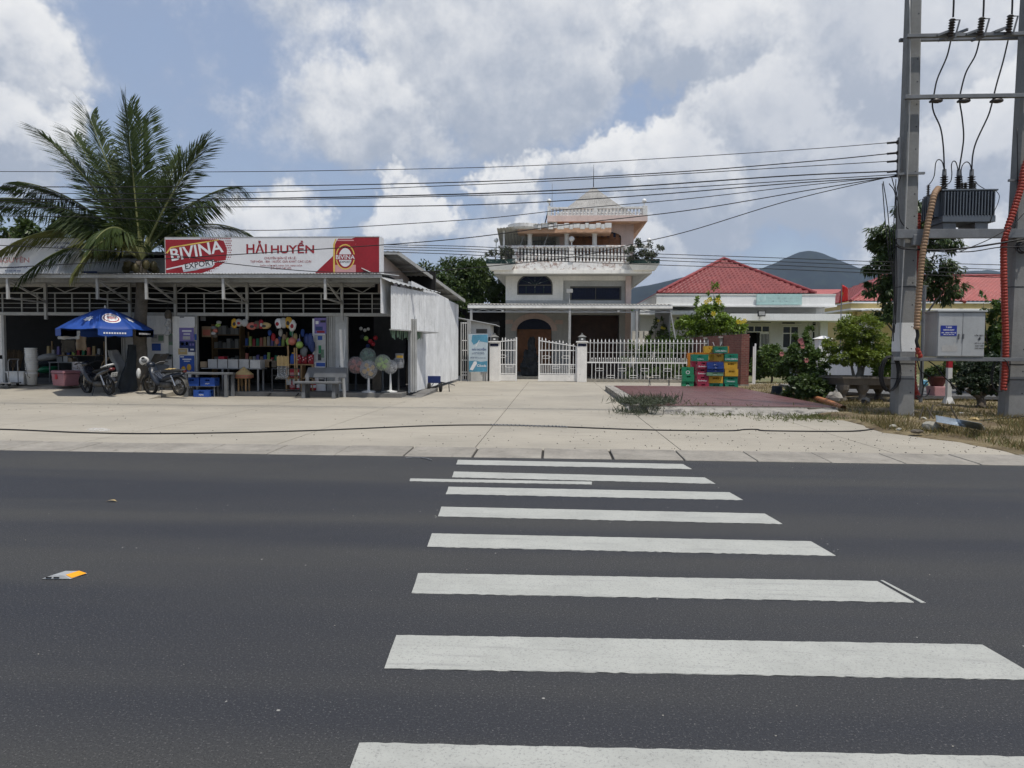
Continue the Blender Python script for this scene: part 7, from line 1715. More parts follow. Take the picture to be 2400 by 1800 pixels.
MB().tube([P(2147, 770, 16.22), P(2149, 790, 16.24), P(2146, 815, 16.25)], [.07, .05, .04], 8).build('tape', 'cable_black', bpy.data.objects['transformer']) if False else None
cab([(2147, 765), (2151, 785), (2148, 800), (2153, 816)], .035, 'taped black cable bundle between the conduits', 16.24)
# control cabinet
cb = thing('control_cabinet', 'grey steel electrical cabinet between the power poles', 'cabinet', (Q(2254, 837).x, 16.55, Q(2254, 837).z)); CY0 = 16.28; cx0, cx1 = P(2198, 780, CY0).x, P(2309, 780, CY0).x; cz0, cz1 = P(2250, 836.5, CY0).z, P(2250, 731, CY0).z; cm = P(2256, 780, CY0).x
MB().box(cx0, CY0 + .02, cz0, cx1, CY0 + .56, cz1).build('housing', 'cabinet_grey', cb, bevel=.006); MB().box(cx0 - .03, CY0 - .03, cz1 + .001, cx1 + .03, CY0 + .6, cz1 + .035).build('roof', 'cabinet_grey', cb, bevel=.004)
for a, c in ((cx0 + .01, cm - .004), (cm + .004, cx1 - .01)): MB().box(a, CY0, cz0 + .02, c, CY0 + .019, cz1 - .02).build('door', 'cabinet_grey', cb, bevel=.004)
CQ = lambda px, py: P(px, py, CY0 - .003)
for px in (2246.5, 2257.5): p = CQ(px, 788); MB().box(p.x - .012, CY0 - .03, p.z - .06, p.x + .012, CY0 - .001, p.z + .05).build('handle', 'steel_grey', cb, bevel=.004)
a, c = CQ(2204, 787), CQ(2243, 763); pl = MB().box(a.x, CY0 - .006, a.z, c.x, CY0 - .001, c.z).build('name_plate', 'plate_blue', cb)
for s_, py, w in (('T 6030', 767, 13), ('160KVA-0,4KV', 773.5, 24), ('PĐ - NINH TÂY 10', 779.5, 31), ('ĐIỆN LỰC NINH HÒA', 784, 24)): o = text(s_, 1, 'sign_white', pl, CQ(2223.5, py) + Vector((0, -.005, 0)), width=w * CY0 / 1640, bold=.03)
g = MB(); a, c = CQ(2207, 824), CQ(2244, 812); g.box(a.x, CY0 - .003, a.z, c.x, CY0 - .001, c.z)
for k in range(7): x = a.x + (c.x - a.x) * k / 7; g.prism([(x, c.z), (x + (c.x - a.x) / 7, c.z), (x + R.uniform(0, .05), c.z + R.uniform(.02, .11))], 'y', CY0 - .003, CY0 - .001)
g.build('torn_sticker', 'paper_white', cb)['kind'] = 'stuff'
for s_, py, w in (('CẤM TRÈO !', 785.5, 21), ('ĐIỆN CAO THẾ', 804, 21), ('NGUY HIỂM', 810, 18), ('CHẾT NGƯỜI', 816, 20)): text(s_, 1, 'ink', cb, CQ(2295, py) + Vector((0, -.004, 0)), width=w * CY0 / 1640, bold=.03)
z_ = [(2297, 789), (2291, 796), (2295, 796), (2292, 801), (2300, 793), (2296, 793), (2299, 789)]; MB().prism([(CQ(*p).x, CQ(*p).z) for p in z_], 'y', CY0 - .006, CY0 - .003).build('bolt_symbol', 'ink', cb)
# overhead wires running left along the road
gW = 'overhead wires along the road'
WR = [([(-500, 400), (0, 402), (466, 403), (820, 399), (1200, 390), (1540, 372), (1900, 349), (2100, 333)], .008, 'uppermost thin overhead wire reaching the left pole'),
      ([(-500, 437), (0, 438), (540, 437), (1080, 427), (1540, 406), (1900, 378), (2104, 358)], .012, 'second overhead wire from the top at the left pole'),
      ([(-500, 452), (0, 453), (540, 452), (1080, 434), (1480, 414), (1850, 392), (2100, 377)], .009, 'third overhead wire from the top at the left pole'),
      ([(-500, 466), (0, 467), (540, 466), (1080, 455), (1480, 437), (1850, 412), (2104, 401)], .015, 'fourth and thickest overhead wire at the left pole'),
      ([(-500, 472), (0, 473), (540, 470), (1080, 459), (1480, 446), (1850, 424), (2104, 409)], .010, 'fifth overhead wire just under the thick one'),
      ([(-500, 486), (0, 487), (540, 485), (1080, 481), (1480, 460), (1850, 430), (2104, 414)], .012, 'sixth overhead wire among the bundled lines'),
      ([(-400, 652), (0, 628), (380, 607), (780, 582), (1080, 559), (1340, 525), (1620, 492), (1900, 445), (2104, 412)], .011, 'sloping cable crossing in front of the red and white sign'),
      ([(-400, 560), (0, 575), (380, 596), (539, 618), (751, 637), (958, 637), (1080, 630), (1337, 603), (1484, 572), (1620, 540), (1850, 470), (2104, 410)], .010, 'lowest sagging cable passing below the sign towards the left pole'),
      ([(-400, 500), (0, 506), (300, 512), (600, 540), (1080, 516), (1340, 490), (1620, 465), (1900, 433), (2104, 413)], .009, 'cable bowing just above the sign towards the left pole')]
for pts, r, lb in WR: cab(pts, r, lb, 16.62, 'overhead_wire', n=5, cat='wire', group=gW)
gL = 'wires passing behind the house front'
for i, (ya, yb2, yc, yd) in enumerate(((573, 587, 607, 622), (578, 595, 616, 633), (584, 601, 626, 644), (590, 612, 634, 652))):
    cab([(700, ya - 6), (890, ya), (1100, (ya * 2 + yb2) / 3), (1300, yb2), (1780, (yb2 + yc) / 2 + 6), (2050, yc + 6), (2400, yd), (2700, yd + 6)], .011, 'low wire passing left to right before the house, %s of four' % ('topmost', 'second', 'third', 'lowest')[i], 22.0, 'overhead_wire', n=5, cat='wire', group=gL)
# insulator rack and hanging cables at the left pole
rk = thing('insulator_rack', 'rack of small insulators on the side of the left pole', 'rack', Q(2108, 415)); MB().box(Q(2112, 0).x - .02, 16.55, Q(2112, 418).z, Q(2112, 0).x + .03, 16.62, Q(2112, 326).z).build('rack_bar', 'steel_grey', rk)
for py in (333, 358, 377, 401): p = Q(2106, py, 16.6); MB().lathe([(.03, -.05), (.05, -.03), (.03, 0), (.05, .03), (.03, .05)], 10, p).build('spool', 'porcelain', rk); MB().tube([p, p + Vector((-.25, 0, -.02))], .024, 6).build('splice', 'cable_black', rk)
HB = [[(2070, 425), (2080, 490), (2086, 560), (2092, 640), (2098, 720)], [(2100, 420), (2098, 470), (2094, 560), (2096, 680), (2094, 800)], [(2084, 430), (2098, 455), (2100, 520), (2098, 620), (2099, 760)], [(2112, 412), (2102, 450), (2101, 560), (2102, 690), (2096, 780)], [(2068, 430), (2075, 520), (2084, 600), (2098, 690), (2090, 800)], [(2090, 415), (2104, 470), (2112, 520), (2150, 550), (2200, 575), (2220, 590)]]
for i, pts in enumerate(HB): cab(pts, .011, 'black cable hanging down beside the left pole, strand %s' % ('farthest left', 'beside the shaft', 'kinked near the top', 'closest to the pole', 'slanting outwards', 'swinging right under the big beam')[i], 16.5, n=5, group='cables hanging beside the left pole')
cab([(2100, 575), (2120, 583), (2200, 586), (2260, 582), (2330, 572), (2400, 560)], .02, 'thick black cable slung below the main beam', 16.3, n=6); cab([(2100, 565), (2112, 578), (2180, 588), (2270, 590), (2340, 580), (2410, 578)], .012, 'thinner black cable slung below the main beam', 16.3); cab([(2250, 590), (2320, 560), (2370, 530), (2400, 500)], .010, 'black wire rising to the right pole', 16.25); cab([(2384, 300), (2385, 420), (2380, 520), (2374, 560)], .010, 'black wire down the face of the right pole', 16.45)
cab([(2132, 0), (2133, 200), (2127, 400), (2118, 600), (2110, 760), (2112, 825)], .013, 'pale earth wire stapled down the left pole', 16.44, 'earth_wire', 'paper_white', cat='wire')
def coil(px, py, Y, r, nloop, label, sy=1.0):
    c = P(px, py, Y); pts = [c + Vector(((r + .03 * mn.noise(Vector((k * .3, 1, 0)))) * math.cos(k * .45) + .03 * math.sin(k * .07), .05 * math.sin(k * .31), (r * sy + .05 * mn.noise(Vector((k * .2, 5, 0)))) * math.sin(k * .45))) for k in range(int(nloop * 14))]
    return tag(MB().tube(pts, .013, 6).build('cable_coil', 'cable_black', smooth=True), label, 'cable coil')
coil(2086, 876, 16.5, .20, 6, 'thick coil of black cable hung on the left of the left pole', 2.0); coil(2398, 580, 16.4, .14, 4, 'small coil of black cable on the right pole', .8); coil(2342, 880, 16.35, .17, 2, 'loose loop of dark cable beside the right pole foot', 2.2)
for i, pts in enumerate(([(2150, 845), (2158, 870), (2180, 885), (2165, 905), (2160, 925), (2150, 932)], [(2160, 845), (2160, 880), (2164, 910), (2158, 932), (2146, 928)], [(2175, 845), (2195, 860), (2210, 880), (2235, 905), (2250, 920)], [(2180, 912), (2175, 925), (2165, 930), (2150, 927)])): cab(pts, .013, 'black cable loop dangling under the lower beam, %s' % ('widest', 'innermost', 'trailing right', 'shortest')[i], 16.5, group='cable loops under the lower beam')
# cable lying over the yard
pts = [G(px, py, .012 if px < 2060 else .10) for px, py in ((-300, 1000), (0, 1006), (200, 1014), (400, 1016), (700, 1010), (1000, 998), (1150, 996), (1270, 998.5), (1500, 1007), (1700, 1009.5), (1745, 1006.5), (1775, 1006.5), (1800, 1009.5), (1960, 1011), (2030, 1008))] + [P(2120, 995, 15.2), P(2175, 990, 15.3), P(2300, 985, 15.6), P(2420, 974, 16.2)]
tag(MB().tube(catmull(pts, 8), .014, 6).build('ground_cable', 'cable_black', smooth=True), 'long black cable lying across the concrete yard', 'cable')
pts = [G(px, py, .03) for px, py in ((1150, 995.5), (1180, 996), (1220, 997), (1260, 998.5), (1300, 999), (1330, 1000.5))]; v = catmull(pts, 24); tag(MB().tube([p + Vector((0, .012 * math.cos(k * 1.1), .012 * math.sin(k * 1.1))) for k, p in enumerate(v)], .012, 5).build('twisted_wire', 'plastic_grey'), 'grey wire twisted round the black yard cable', 'wire')
tag(MB().tube([G(px, py, .01) for px, py in ((951, 1074), (965, 1072), (985, 1072), (1002, 1075), (1012, 1079))], .008, 5).build('wire_scrap', 'plastic_grey'), 'short bent wire scrap on the asphalt near the gutter', 'wire')
# road stud
rs = G(151, 1352); stud = thing('road_stud', 'raised road stud with a bright orange reflector on the asphalt', 'road stud', (rs.x, rs.y, .004), RAD(3.4))
sp_ = [(-.115, -.05), (.075, -.05), (.115, .05), (-.075, .05)]
MB().add([(-.115, -.055, 0), (.075, -.055, 0), (.115, .06, 0), (-.07, .06, 0), (-.05, -.045, .022), (.03, -.045, .022), (.065, .045, .022), (-.02, .045, .022)], [(0, 3, 2, 1), (4, 5, 6, 7), (0, 1, 5, 4), (1, 2, 6, 5), (2, 3, 7, 6), (3, 0, 4, 7)]).build('body', 'cabinet_grey', stud, world=False, bevel=.002)
M('reflector_orange', (.80, .33, .01), .3, var=.05); MB().add([(.073, -.045, .003), (.112, .052, .003), (.066, .044, .0225), (.032, -.040, .0225)], [(0, 1, 2, 3)]).xf(Matrix.Translation((.003, 0, .0015))).build('reflector', 'reflector_orange', stud, world=False)
for k in range(2): MB().box(-.085 + k * .05, -.056, .006, -.05 + k * .05, -.05, .012).build('slot', 'black', stud, world=False)
# ================================================================ plants, rubble and small ground things
leafmat('leaf_mango', (.020, .042, .012), (.080, .115, .030), .22, .4, .8)
leafmat('leaf_mid', (.032, .065, .014), (.105, .16, .036), .28, .45, 1.5)
leafmat('leaf_bright', (.06, .12, .014), (.20, .28, .036), .3, .45, 1.5)
leafmat('leaf_dark', (.010, .020, .009), (.03, .05, .02), .2, .5, 2)
leafmat('leaf_bonsai', (.06, .105, .014), (.20, .25, .035), .25, .45, 2)
leafmat('leaf_grey', (.035, .045, .028), (.095, .11, .065), .25, .55, 2)
leafmat('grass_dry', (.085, .067, .026), (.22, .175, .07), .3, .7, 1.5)
leafmat('grass_green', (.05, .07, .02), (.13, .14, .045), .3, .7, 1.5)
M('bark', (.10, .08, .06), .95, var=.3, vs=6, bump=.8, bscale=25)
M('bark_grey', (.17, .155, .13), .95, var=.25, vs=6, bump=.7, bscale=25)
def blob(px, py, Y, rx, rz, ry=None):
    p = P(px, py, Y); s = Y / 1640.; return (p.x, p.y, p.z, rx * s, (ry or rx) * s, rz * s)
def tree(name, label, cat, base, blobs, n, L, Wd, lm, bm, limbs, seed, trunk_r=.12, droop=.35, group=None, shell=.5, outw=.8):
    t = thing(name, label, cat, base, group=group)
    g = MB()
    for (pts, r0, r1) in limbs: v = catmull(pts, 5); g.tube(v, [r0 + (r1 - r0) * k / (len(v) - 1) for k in range(len(v))], 8)
    g.build('trunk', bm, t, smooth=True)
    crown('crown', blobs, n, L, Wd, lm, t, seed, droop, shell=shell, outw=outw)
    return t
def simple_limbs(base, blobs, r):
    base = Vector(base); top = Vector((sum(b[0] for b in blobs) / len(blobs), sum(b[1] for b in blobs) / len(blobs), min(b[2] for b in blobs)))
    mid = base.lerp(top, .55); out = [([base, base.lerp(mid, .5) + Vector((.04, 0, 0)), mid], r, r * .75)]
    for b in blobs: e = Vector(b[:3]); out.append(([mid, mid.lerp(e, .5) + Vector((R.uniform(-.1, .1), R.uniform(-.1, .1), .05)), e], r * .55, r * .12))
    return out
# mango trees behind the shop
bl = [blob(1010, 660, 42, 48, 42), blob(1060, 640, 43, 45, 38), blob(1100, 665, 42, 55, 50), blob(1150, 655, 44, 45, 45), blob(1170, 690, 43, 40, 45), blob(1060, 700, 42, 70, 45), blob(985, 690, 41, 35, 35)]
b_ = (P(1085, 800, 42).x, 42, 0); tree('mango_tree', 'broad dark green mango tree between shop and house', 'tree', b_, bl, 15000, .30, .055, 'leaf_mango', 'bark', simple_limbs(b_, bl, .28), 3, droop=.7)
bl = [blob(20, 545, 33, 60, 30), blob(90, 548, 34, 55, 28), blob(150, 565, 33, 45, 25), blob(-60, 560, 33, 60, 40)]; b_ = (P(60, 700, 33).x, 33, 0); tree('garden_tree', 'olive green tree showing above the old sign at far left', 'tree', b_, bl, 5000, .26, .06, 'leaf_mango', 'bark', simple_limbs(b_, bl, .22), 5)
bl = [blob(1500, 735, 60, 22, 14), blob(1485, 740, 60, 18, 12)]; b_ = (P(1492, 800, 60).x, 60, 0); tree('far_tree', 'small far tree between the house and the office roof', 'tree', b_, bl, 900, .22, .06, 'leaf_mid', 'bark', simple_limbs(b_, bl, .12), 6)
# tall feathery tree behind the poles
bl = [blob(2130, 500, 30, 36, 28), blob(2160, 530, 30, 45, 30), blob(2080, 555, 29, 45, 26), blob(2200, 565, 30, 42, 26), blob(2120, 590, 29, 52, 34), blob(2060, 620, 29, 34, 26), blob(2190, 630, 30, 46, 28), blob(2110, 660, 29, 48, 34), blob(2215, 675, 30, 40, 26), blob(2055, 680, 29, 30, 24), blob(2100, 720, 29, 34, 30), blob(2068, 745, 29, 32, 20)]
b_ = (P(2118, 880, 29.5).x, 29.5, 0); tree('feathery_tree', 'tall drooping feathery tree behind the left power pole', 'tree', b_, bl, 17000, .23, .034, 'leaf_mango', 'bark_grey', simple_limbs(b_, bl, .14), 8, droop=1.3, shell=.3)
# yellow flowering shrub behind the brick wall
bl = [blob(1673, 685, 42, 12, 20), blob(1640, 715, 42, 14, 22), blob(1690, 715, 42, 14, 22), blob(1660, 745, 42, 42, 26), blob(1620, 765, 42, 36, 22), blob(1690, 770, 42, 45, 24), blob(1725, 768, 41, 22, 20), blob(1585, 775, 43, 26, 26)]
b_ = (P(1660, 880, 42).x, 42, 0); fs = tree('flowering_shrub', 'bright green shrub with yellow flowers above the brick wall', 'shrub', b_, bl, 9000, .19, .045, 'leaf_bright', 'bark', simple_limbs(b_, bl, .08), 11, outw=1.0)
M('petal_yellow', (.60, .46, .03), .6); M('petal_red', (.42, .05, .045), .6); M('petal_pink', (.45, .16, .16), .6)
def flower(par, p, r, mt):
    g = MB()
    for k in range(6): a = k * math.pi / 3; g.add([p, p + Vector((r * math.cos(a - .4), -.02, r * math.sin(a - .4))), p + Vector((r * 1.15 * math.cos(a), .02, r * 1.15 * math.sin(a))), p + Vector((r * math.cos(a + .4), -.02, r * math.sin(a + .4)))], [(0, 1, 2, 3)])
    g.build('flower', mt, par)
for px, py in ((1662, 703), (1682, 703), (1686, 708), (1672, 735), (1730, 754), (1738, 756), (1745, 752), (1655, 708)): flower(fs, P(px, py, 41.0), .13, 'petal_yellow')
# hedge and rose behind the railing fence
bl = [blob(1490, 838, 36.5, 26, 40), blob(1530, 830, 36.5, 30, 40), blob(1570, 826, 36.8, 30, 42), blob(1610, 830, 37, 26, 38), blob(1470, 860, 36.3, 20, 26), blob(1545, 865, 36.3, 50, 24)]
b_ = (P(1535, 890, 36.5).x, 36.5, 0); tree('hedge_shrub', 'dense olive shrub behind the white railing fence', 'shrub', b_, bl, 9000, .15, .045, 'leaf_mid', 'bark', simple_limbs(b_, bl, .06), 13)
bl = [blob(1545, 760, 37.5, 12, 16), blob(1555, 780, 37.5, 18, 14), blob(1535, 785, 37.5, 14, 12)]; b_ = (P(1547, 880, 37.5).x, 37.5, 0); ro = tree('rose_bush', 'thin straggly rose bush above the fence shrub', 'shrub', b_, bl, 700, .13, .035, 'leaf_mid', 'bark', simple_limbs(b_, bl, .03), 15)
for px, py in ((1543, 752), (1557, 770), (1551, 768)): flower(ro, P(px, py, 37.2), .07, 'petal_yellow')
# balcony planter shrubs
for i, (cx, lab, seed) in enumerate(((1160, 'bare twiggy plant in the left balcony planter', 17), (1185, 'second twiggy plant in the left balcony planter', 18), (1490, 'grey green plant at the inner side of the right balcony planter', 19), (1528, 'grey green plant at the outer side of the right balcony planter', 20))):
    rr = 16 if i < 2 else 24; bl = [blob(cx, 585 + (8 if i < 2 else 0), 39.0, rr, rr * .8), blob(cx - 12, 592, 39.0, rr * .7, rr * .6), blob(cx + 10, 590, 39.0, rr * .7, rr * .6)]; b_ = tuple(P(cx, 609, 39.05)); tree('balcony_plant', lab, 'plant', b_, bl, 260 if i < 2 else 800, .13, .035, 'leaf_grey', 'bark_grey', simple_limbs(b_, bl, .035), seed, group='plants in the balcony planters')
# bushes by the platform
bl = [blob(1808, 848, 35, 34, 30), blob(1785, 860, 35, 28, 24), blob(1830, 855, 35, 28, 26), blob(1808, 830, 35, 26, 20)]; b_ = (P(1808, 888, 35).x, 35, 0); tree('round_bush', 'rounded green bush in front of the office door', 'bush', b_, bl, 7000, .14, .045, 'leaf_mid', 'bark', simple_limbs(b_, bl, .06), 22)
bl = [blob(1880, 832, 23.5, 30, 28), blob(1912, 855, 23, 30, 28), blob(1860, 865, 24, 34, 26), blob(1895, 905, 22.5, 40, 26), blob(1915, 905, 22.2, 30, 26), blob(1885, 795, 24, 20, 22), blob(1900, 780, 24, 12, 16), blob(1845, 840, 24.5, 26, 22)]
b_ = (P(1900, 935, 22.6).x, 22.6, .05); rb_ = tree('red_flower_bush', 'sprawling bush with red blossoms beside the tiled platform', 'bush', b_, bl, 12000, .105, .032, 'leaf_mid', 'bark', simple_limbs(b_, bl, .05), 24)
for px, py in ((1875, 799), (1879, 803), (1881, 812), (1832, 830), (1877, 797), (1890, 845)): flower(rb_, P(px, py, 22.6), .07, 'petal_pink')
bl = [blob(1890, 910, 22, 44, 24), blob(1915, 920, 21.6, 30, 18), blob(1868, 925, 22, 24, 14)]; b_ = (P(1910, 938, 21.8).x, 21.8, .05); tree('low_bush', 'dark low bush under the red flowering one', 'bush', b_, bl, 5500, .12, .04, 'leaf_mango', 'bark', simple_limbs(b_, bl, .04), 26)
# bonsai in a stone tray
TYc = 21.9; X0, X1t = P(1975, 890, 21.2).x, P(2112, 890, 21.2).x; tz0, tz1 = P(2030, 903, 21.2).z, P(2030, 883, 21.2).z; ts = .95
M('tray_stone', (.13, .115, .095), .9, var=.2, vs=3, bump=.4, streak=.3); M('tray_soil', (.11, .12, .05), .95, var=.4, vs=8, bump=.8)
tray = thing('bonsai_tray', 'large grey stone bonsai tray on carved legs', 'planter', ((X0 + X1t) / 2, TYc, 0))
hexa = [(X0, 21.2), (X1t, 21.2), (X1t + .45, TYc), (X1t, 22.6), (X0, 22.6), (X0 - .45, TYc)]; cxm, cym = (X0 + X1t) / 2, TYc
def ring_(s, z): return [(cxm + (x - cxm) * s, cym + (y - cym) * s, z) for x, y in hexa]
v = ring_(.90, tz0) + ring_(.97, tz1 - .07) + ring_(1.0, tz1 - .06) + ring_(1.0, tz1) + ring_(.94, tz1) + ring_(.93, tz1 - .05); f = [tuple(range(5, -1, -1))] + [(k * 6 + i, k * 6 + (i + 1) % 6, (k + 1) * 6 + (i + 1) % 6, (k + 1) * 6 + i) for k in range(5) for i in range(6)]; MB().add(v, f).build('basin', 'tray_stone', tray)
MB().add(ring_(.935, tz1 - .045), [tuple(range(6))]).build('soil', 'tray_soil', tray)
for (x, y) in ((X0 + .1, 21.4), (X1t - .1, 21.4), (X0 + .1, 22.4), (X1t - .1, 22.4), (cxm - .15, 21.45)): MB().lathe([(.13, .02), (.15, .08), (.10, .16), (.09, .26), (.17, .40), (.19, tz0 - .001)], 10, (x, y, 0)).build('leg', 'tray_stone', tray)
MB().box(X0 + .0, 21.55, tz0 - .13, X1t, 21.65, tz0 - .002).build('apron', 'tray_stone', tray)
bb = (P(2010, 884, 21.8).x, 21.8, tz1 - .06); bl = [blob(2012, 765, 21.8, 42, 26), blob(2005, 785, 21.8, 40, 18), blob(1965, 808, 21.8, 34, 20), blob(1985, 832, 21.7, 42, 22), blob(2030, 830, 21.7, 44, 24), blob(2060, 808, 21.9, 36, 22), blob(2070, 830, 22, 26, 24)]
tree('bonsai_tree', 'cloud pruned bonsai tree growing in the stone tray', 'tree', bb, bl, 15000, .075, .024, 'leaf_bonsai', 'bark_grey', simple_limbs(bb, bl, .09) + [([Vector(bb) + Vector((.12, 0, 0)), P(2026, 850, 21.8), P(2030, 835, 21.8)], .05, .02), ([Vector(bb) + Vector((-.1, 0, 0)), P(1995, 855, 21.8), P(1990, 838, 21.8)], .05, .02)], 28, droop=0, outw=1.2)
bl = [blob(2085, 850, 22.3, 30, 40), blob(2075, 875, 22.2, 24, 16)]; b_ = (P(2075, 884, 22.2).x, 22.2, tz1 - .06); tree('tray_shrub', 'loose pale shrub at the right of the stone tray', 'shrub', b_, bl, 2200, .09, .03, 'leaf_bright', 'bark', simple_limbs(b_, bl, .02), 30)
# small conifer bonsai on the right, and the tree behind the cabinet
bl = [blob(2300, 870, 19.4, 44, 26), blob(2275, 895, 19.2, 40, 16), blob(2320, 900, 19.4, 34, 22), blob(2262, 915, 19.0, 26, 10), blob(2335, 860, 19.8, 26, 30), blob(2290, 845, 19.8, 36, 18)]
b_ = (P(2297, 955, 19.2).x, 19.2, .05); tree('dark_bonsai', 'dark leaning bonsai tree between the power poles', 'tree', b_, bl, 9000, .08, .022, 'leaf_dark', 'bark', simple_limbs(b_, bl, .12), 32, droop=.1)
bl = [blob(2330, 760, 24, 30, 40), blob(2320, 800, 24, 34, 40), blob(2360, 800, 24, 34, 60), blob(2305, 710, 24, 10, 22), blob(2340, 725, 24, 16, 20), blob(2400, 820, 23, 30, 60), blob(2240, 840, 24, 40, 30), blob(2300, 840, 24, 50, 34)]
b_ = (P(2335, 900, 24).x, 24, .1); tree('leafy_shrub', 'tall leafy shrub behind the grey electrical cabinet', 'shrub', b_, bl, 8000, .13, .04, 'leaf_mid', 'bark', simple_limbs(b_, bl, .06), 34)
# potted plant, pedestal, marker post
pp_ = P(2196, 905, 22.5); pot = thing('plant_pot', 'dark red plant pot seen below the cabinet', 'pot', (pp_.x, 22.5, pp_.z)); M('pot_clay', (.11, .035, .03), .6, var=.15)
MB().lathe([(.17, 0), (.29, .26), (.32, .27), (.32, .31), (.27, .31), (.25, .27)], 18, (pp_.x, 22.5, pp_.z)).build('pot', 'pot_clay', pot); MB().lathe([(.26, .26), (.0, .28)], 12, (pp_.x, 22.5, pp_.z)).build('soil', 'tray_soil', pot)
bl = [blob(2200, 872, 22.5, 26, 16), blob(2180, 876, 22.5, 18, 12), blob(2222, 866, 22.5, 16, 14)]; b_ = (pp_.x, 22.5, pp_.z + .28); tree('pot_plant', 'small dark plant growing in the red pot', 'plant', b_, bl, 1500, .10, .035, 'leaf_mango', 'bark', simple_limbs(b_, bl, .02), 36)
tag(MB().frus(pp_.x + .05, 22.5, 0, pp_.z - .002, .22, .22, .26, .26).build('pedestal', 'sign_pink', bevel=.02), 'faded pink pedestal carrying the red pot', 'pedestal')
mp = G(2222, 944, .08); mk = thing('marker_post', 'white marker post with a red top below the cabinet', 'post', (mp.x, mp.y, .04)); zt_ = P(2222, 842, mp.y).z; zr_ = P(2222, 862, mp.y).z
MB().frus(mp.x, mp.y, .04, .24, .13, .13, .07, .07).build('foot', 'pole_white', mk); MB().box(mp.x - .06, mp.y - .06, .241, mp.x + .06, mp.y + .06, zr_).build('shaft', 'pole_white', mk); MB().box(mp.x - .06, mp.y - .06, zr_ + .001, mp.x + .06, mp.y + .06, zt_).build('red_top', 'plastic_red', mk)
lp = P(2167, 670, 20.5); lamp_ = thing('thin_pole', 'thin grey metal pole behind the cabinet', 'pole', (lp.x, 20.5, 0)); MB().tube([(lp.x, 20.5, .0), lp], .05, 8).build('shaft', 'steel_grey', lamp_); MB().bar(lp + Vector((-.12, 0, 0)), lp + Vector((.1, 0, 0)), .03).build('arm', 'steel_grey', lamp_)
tag(MB().ell(G(2172, 905, .2) + Vector((0, .2, .1)), (.16, .1, .14), 10, 7, .4).build('plastic_bag', 'banner_teal'), 'crumpled blue plastic bag on the verge', 'bag')
# upside-down pot, pipe, planks
kp = G(1825, 925, .05); bp = thing('black_pot', 'upturned black plant pot at the platform edge', 'pot', (kp.x, kp.y + .2, .03)); MB().lathe([(.22, 0), (.22, .03), (.20, .04), (.16, .30), (.14, .31)], 16).build('body', 'tarp', bp, world=False)
M('pipe_orange', (.38, .15, .06), .6, var=.2, vs=5); g0 = [G(1868, 924, .12), G(1900, 930, .13), G(1940, 942, .14), G(1976, 957, .12)]; v = catmull(g0, 5); tag(MB().tube(v, .075, 12, False).tube(v, .06, 12, False).build('drain_pipe', 'pipe_orange', smooth=True), 'long orange plastic pipe lying beside the tiled platform', 'pipe')
p0, p1 = G(1890, 957, .14), G(1975, 960, .10); tag(MB().bar(p0, p1, .22, .03).build('dark_plank', 'mud'), 'dark plank lying at the platform corner', 'plank'); p0, p1 = G(1950, 963, .03), G(1992, 962, .03); tag(MB().bar(p0, p1, .05, .03).build('thin_strip', 'mud'), 'thin dark strip lying past the platform corner', 'strip'); tag(MB().box(*(G(1914, 968, .0)), *(G(1925, 962, .08))).build('brick', 'coral'), 'loose reddish brick by the platform front', 'brick')
# bent metal sheet and rubble
M('bright_sheet', (.36, .42, .47), .35, metal=.6, var=.2, vs=3)
A, B, C, D = P(2190, 975, 15.6), P(2330, 1009, 14.3), P(2316, 1013, 14.2), P(2200, 984, 14.9)
def ms(u, v): p = A.lerp(B, u).lerp(D.lerp(C, u), v); return p + Vector((0, .25 * v, .012 * math.sin(v * 25)))
A, D = G(2193, 974, .30), G(2212, 992, .26); B, C = G(2300, 993, .28), G(2332, 1014, .08)
tag(MB().sheet(ms, 16, 12, (0, 0, .006)).build('metal_sheet', 'bright_sheet', smooth=True), 'bent bluish metal sheet lying on the dry verge', 'metal sheet')
M('rubble', (.33, .315, .265), .95, var=.2, vs=5, bump=.8, bscale=18)
def rock(px, py, w, h, label, mt='rubble', seed=1):
    c = G(px, py, .06); s = c.y / 1640; rr = random.Random(seed); g = MB().ell((0, 0, 0), (w * s / 2, w * s / 2.4, h * s / 2), 9, 6); g.v = [(x * rr.uniform(.8, 1.15), y * rr.uniform(.8, 1.15), z * rr.uniform(.8, 1.1)) for x, y, z in g.v]; o = g.build('rubble_block', mt); o.location = c + Vector((0, w * s / 2.4, h * s / 2.6)); tag(o, label, 'rubble', 'rubble on the verge')
rock(2190, 1012, 38, 26, 'pale rough concrete lump in front of the metal sheet', seed=2); rock(2096, 1004, 16, 10, 'small pale stone left of the concrete lump', seed=3); rock(2110, 1010, 12, 8, 'flat pale stone beside the yard edge', seed=4); rock(2155, 1016, 30, 10, 'brown broken slab in front of the concrete lump', 'mud', 5); rock(2256, 972, 12, 6, 'round white stone behind the metal sheet', 'paper_white', 6); rock(2290, 988, 24, 10, 'yellowish clod behind the metal sheet', 'straw', 7); rock(1963, 945, 40, 30, 'grey boulder under the stone tray', 'platform_side', 8); rock(2033, 950, 22, 22, 'black boulder in the grass before the stone tray', 'rockery', 9); rock(2203, 955, 12, 8, 'brown clod by the marker post', 'mud', 10)
cp = P(2165, 986, 15.6); tag(MB().tube([cp + Vector((-.08, -.1, 0)), cp + Vector((.05, .1, 0))], .075, 14, False).tube([cp + Vector((-.08, -.1, 0)), cp + Vector((.05, .1, 0))], .06, 14, False).build('pipe_stub', 'rubble'), 'short stub of grey concrete pipe among the rubble', 'pipe')
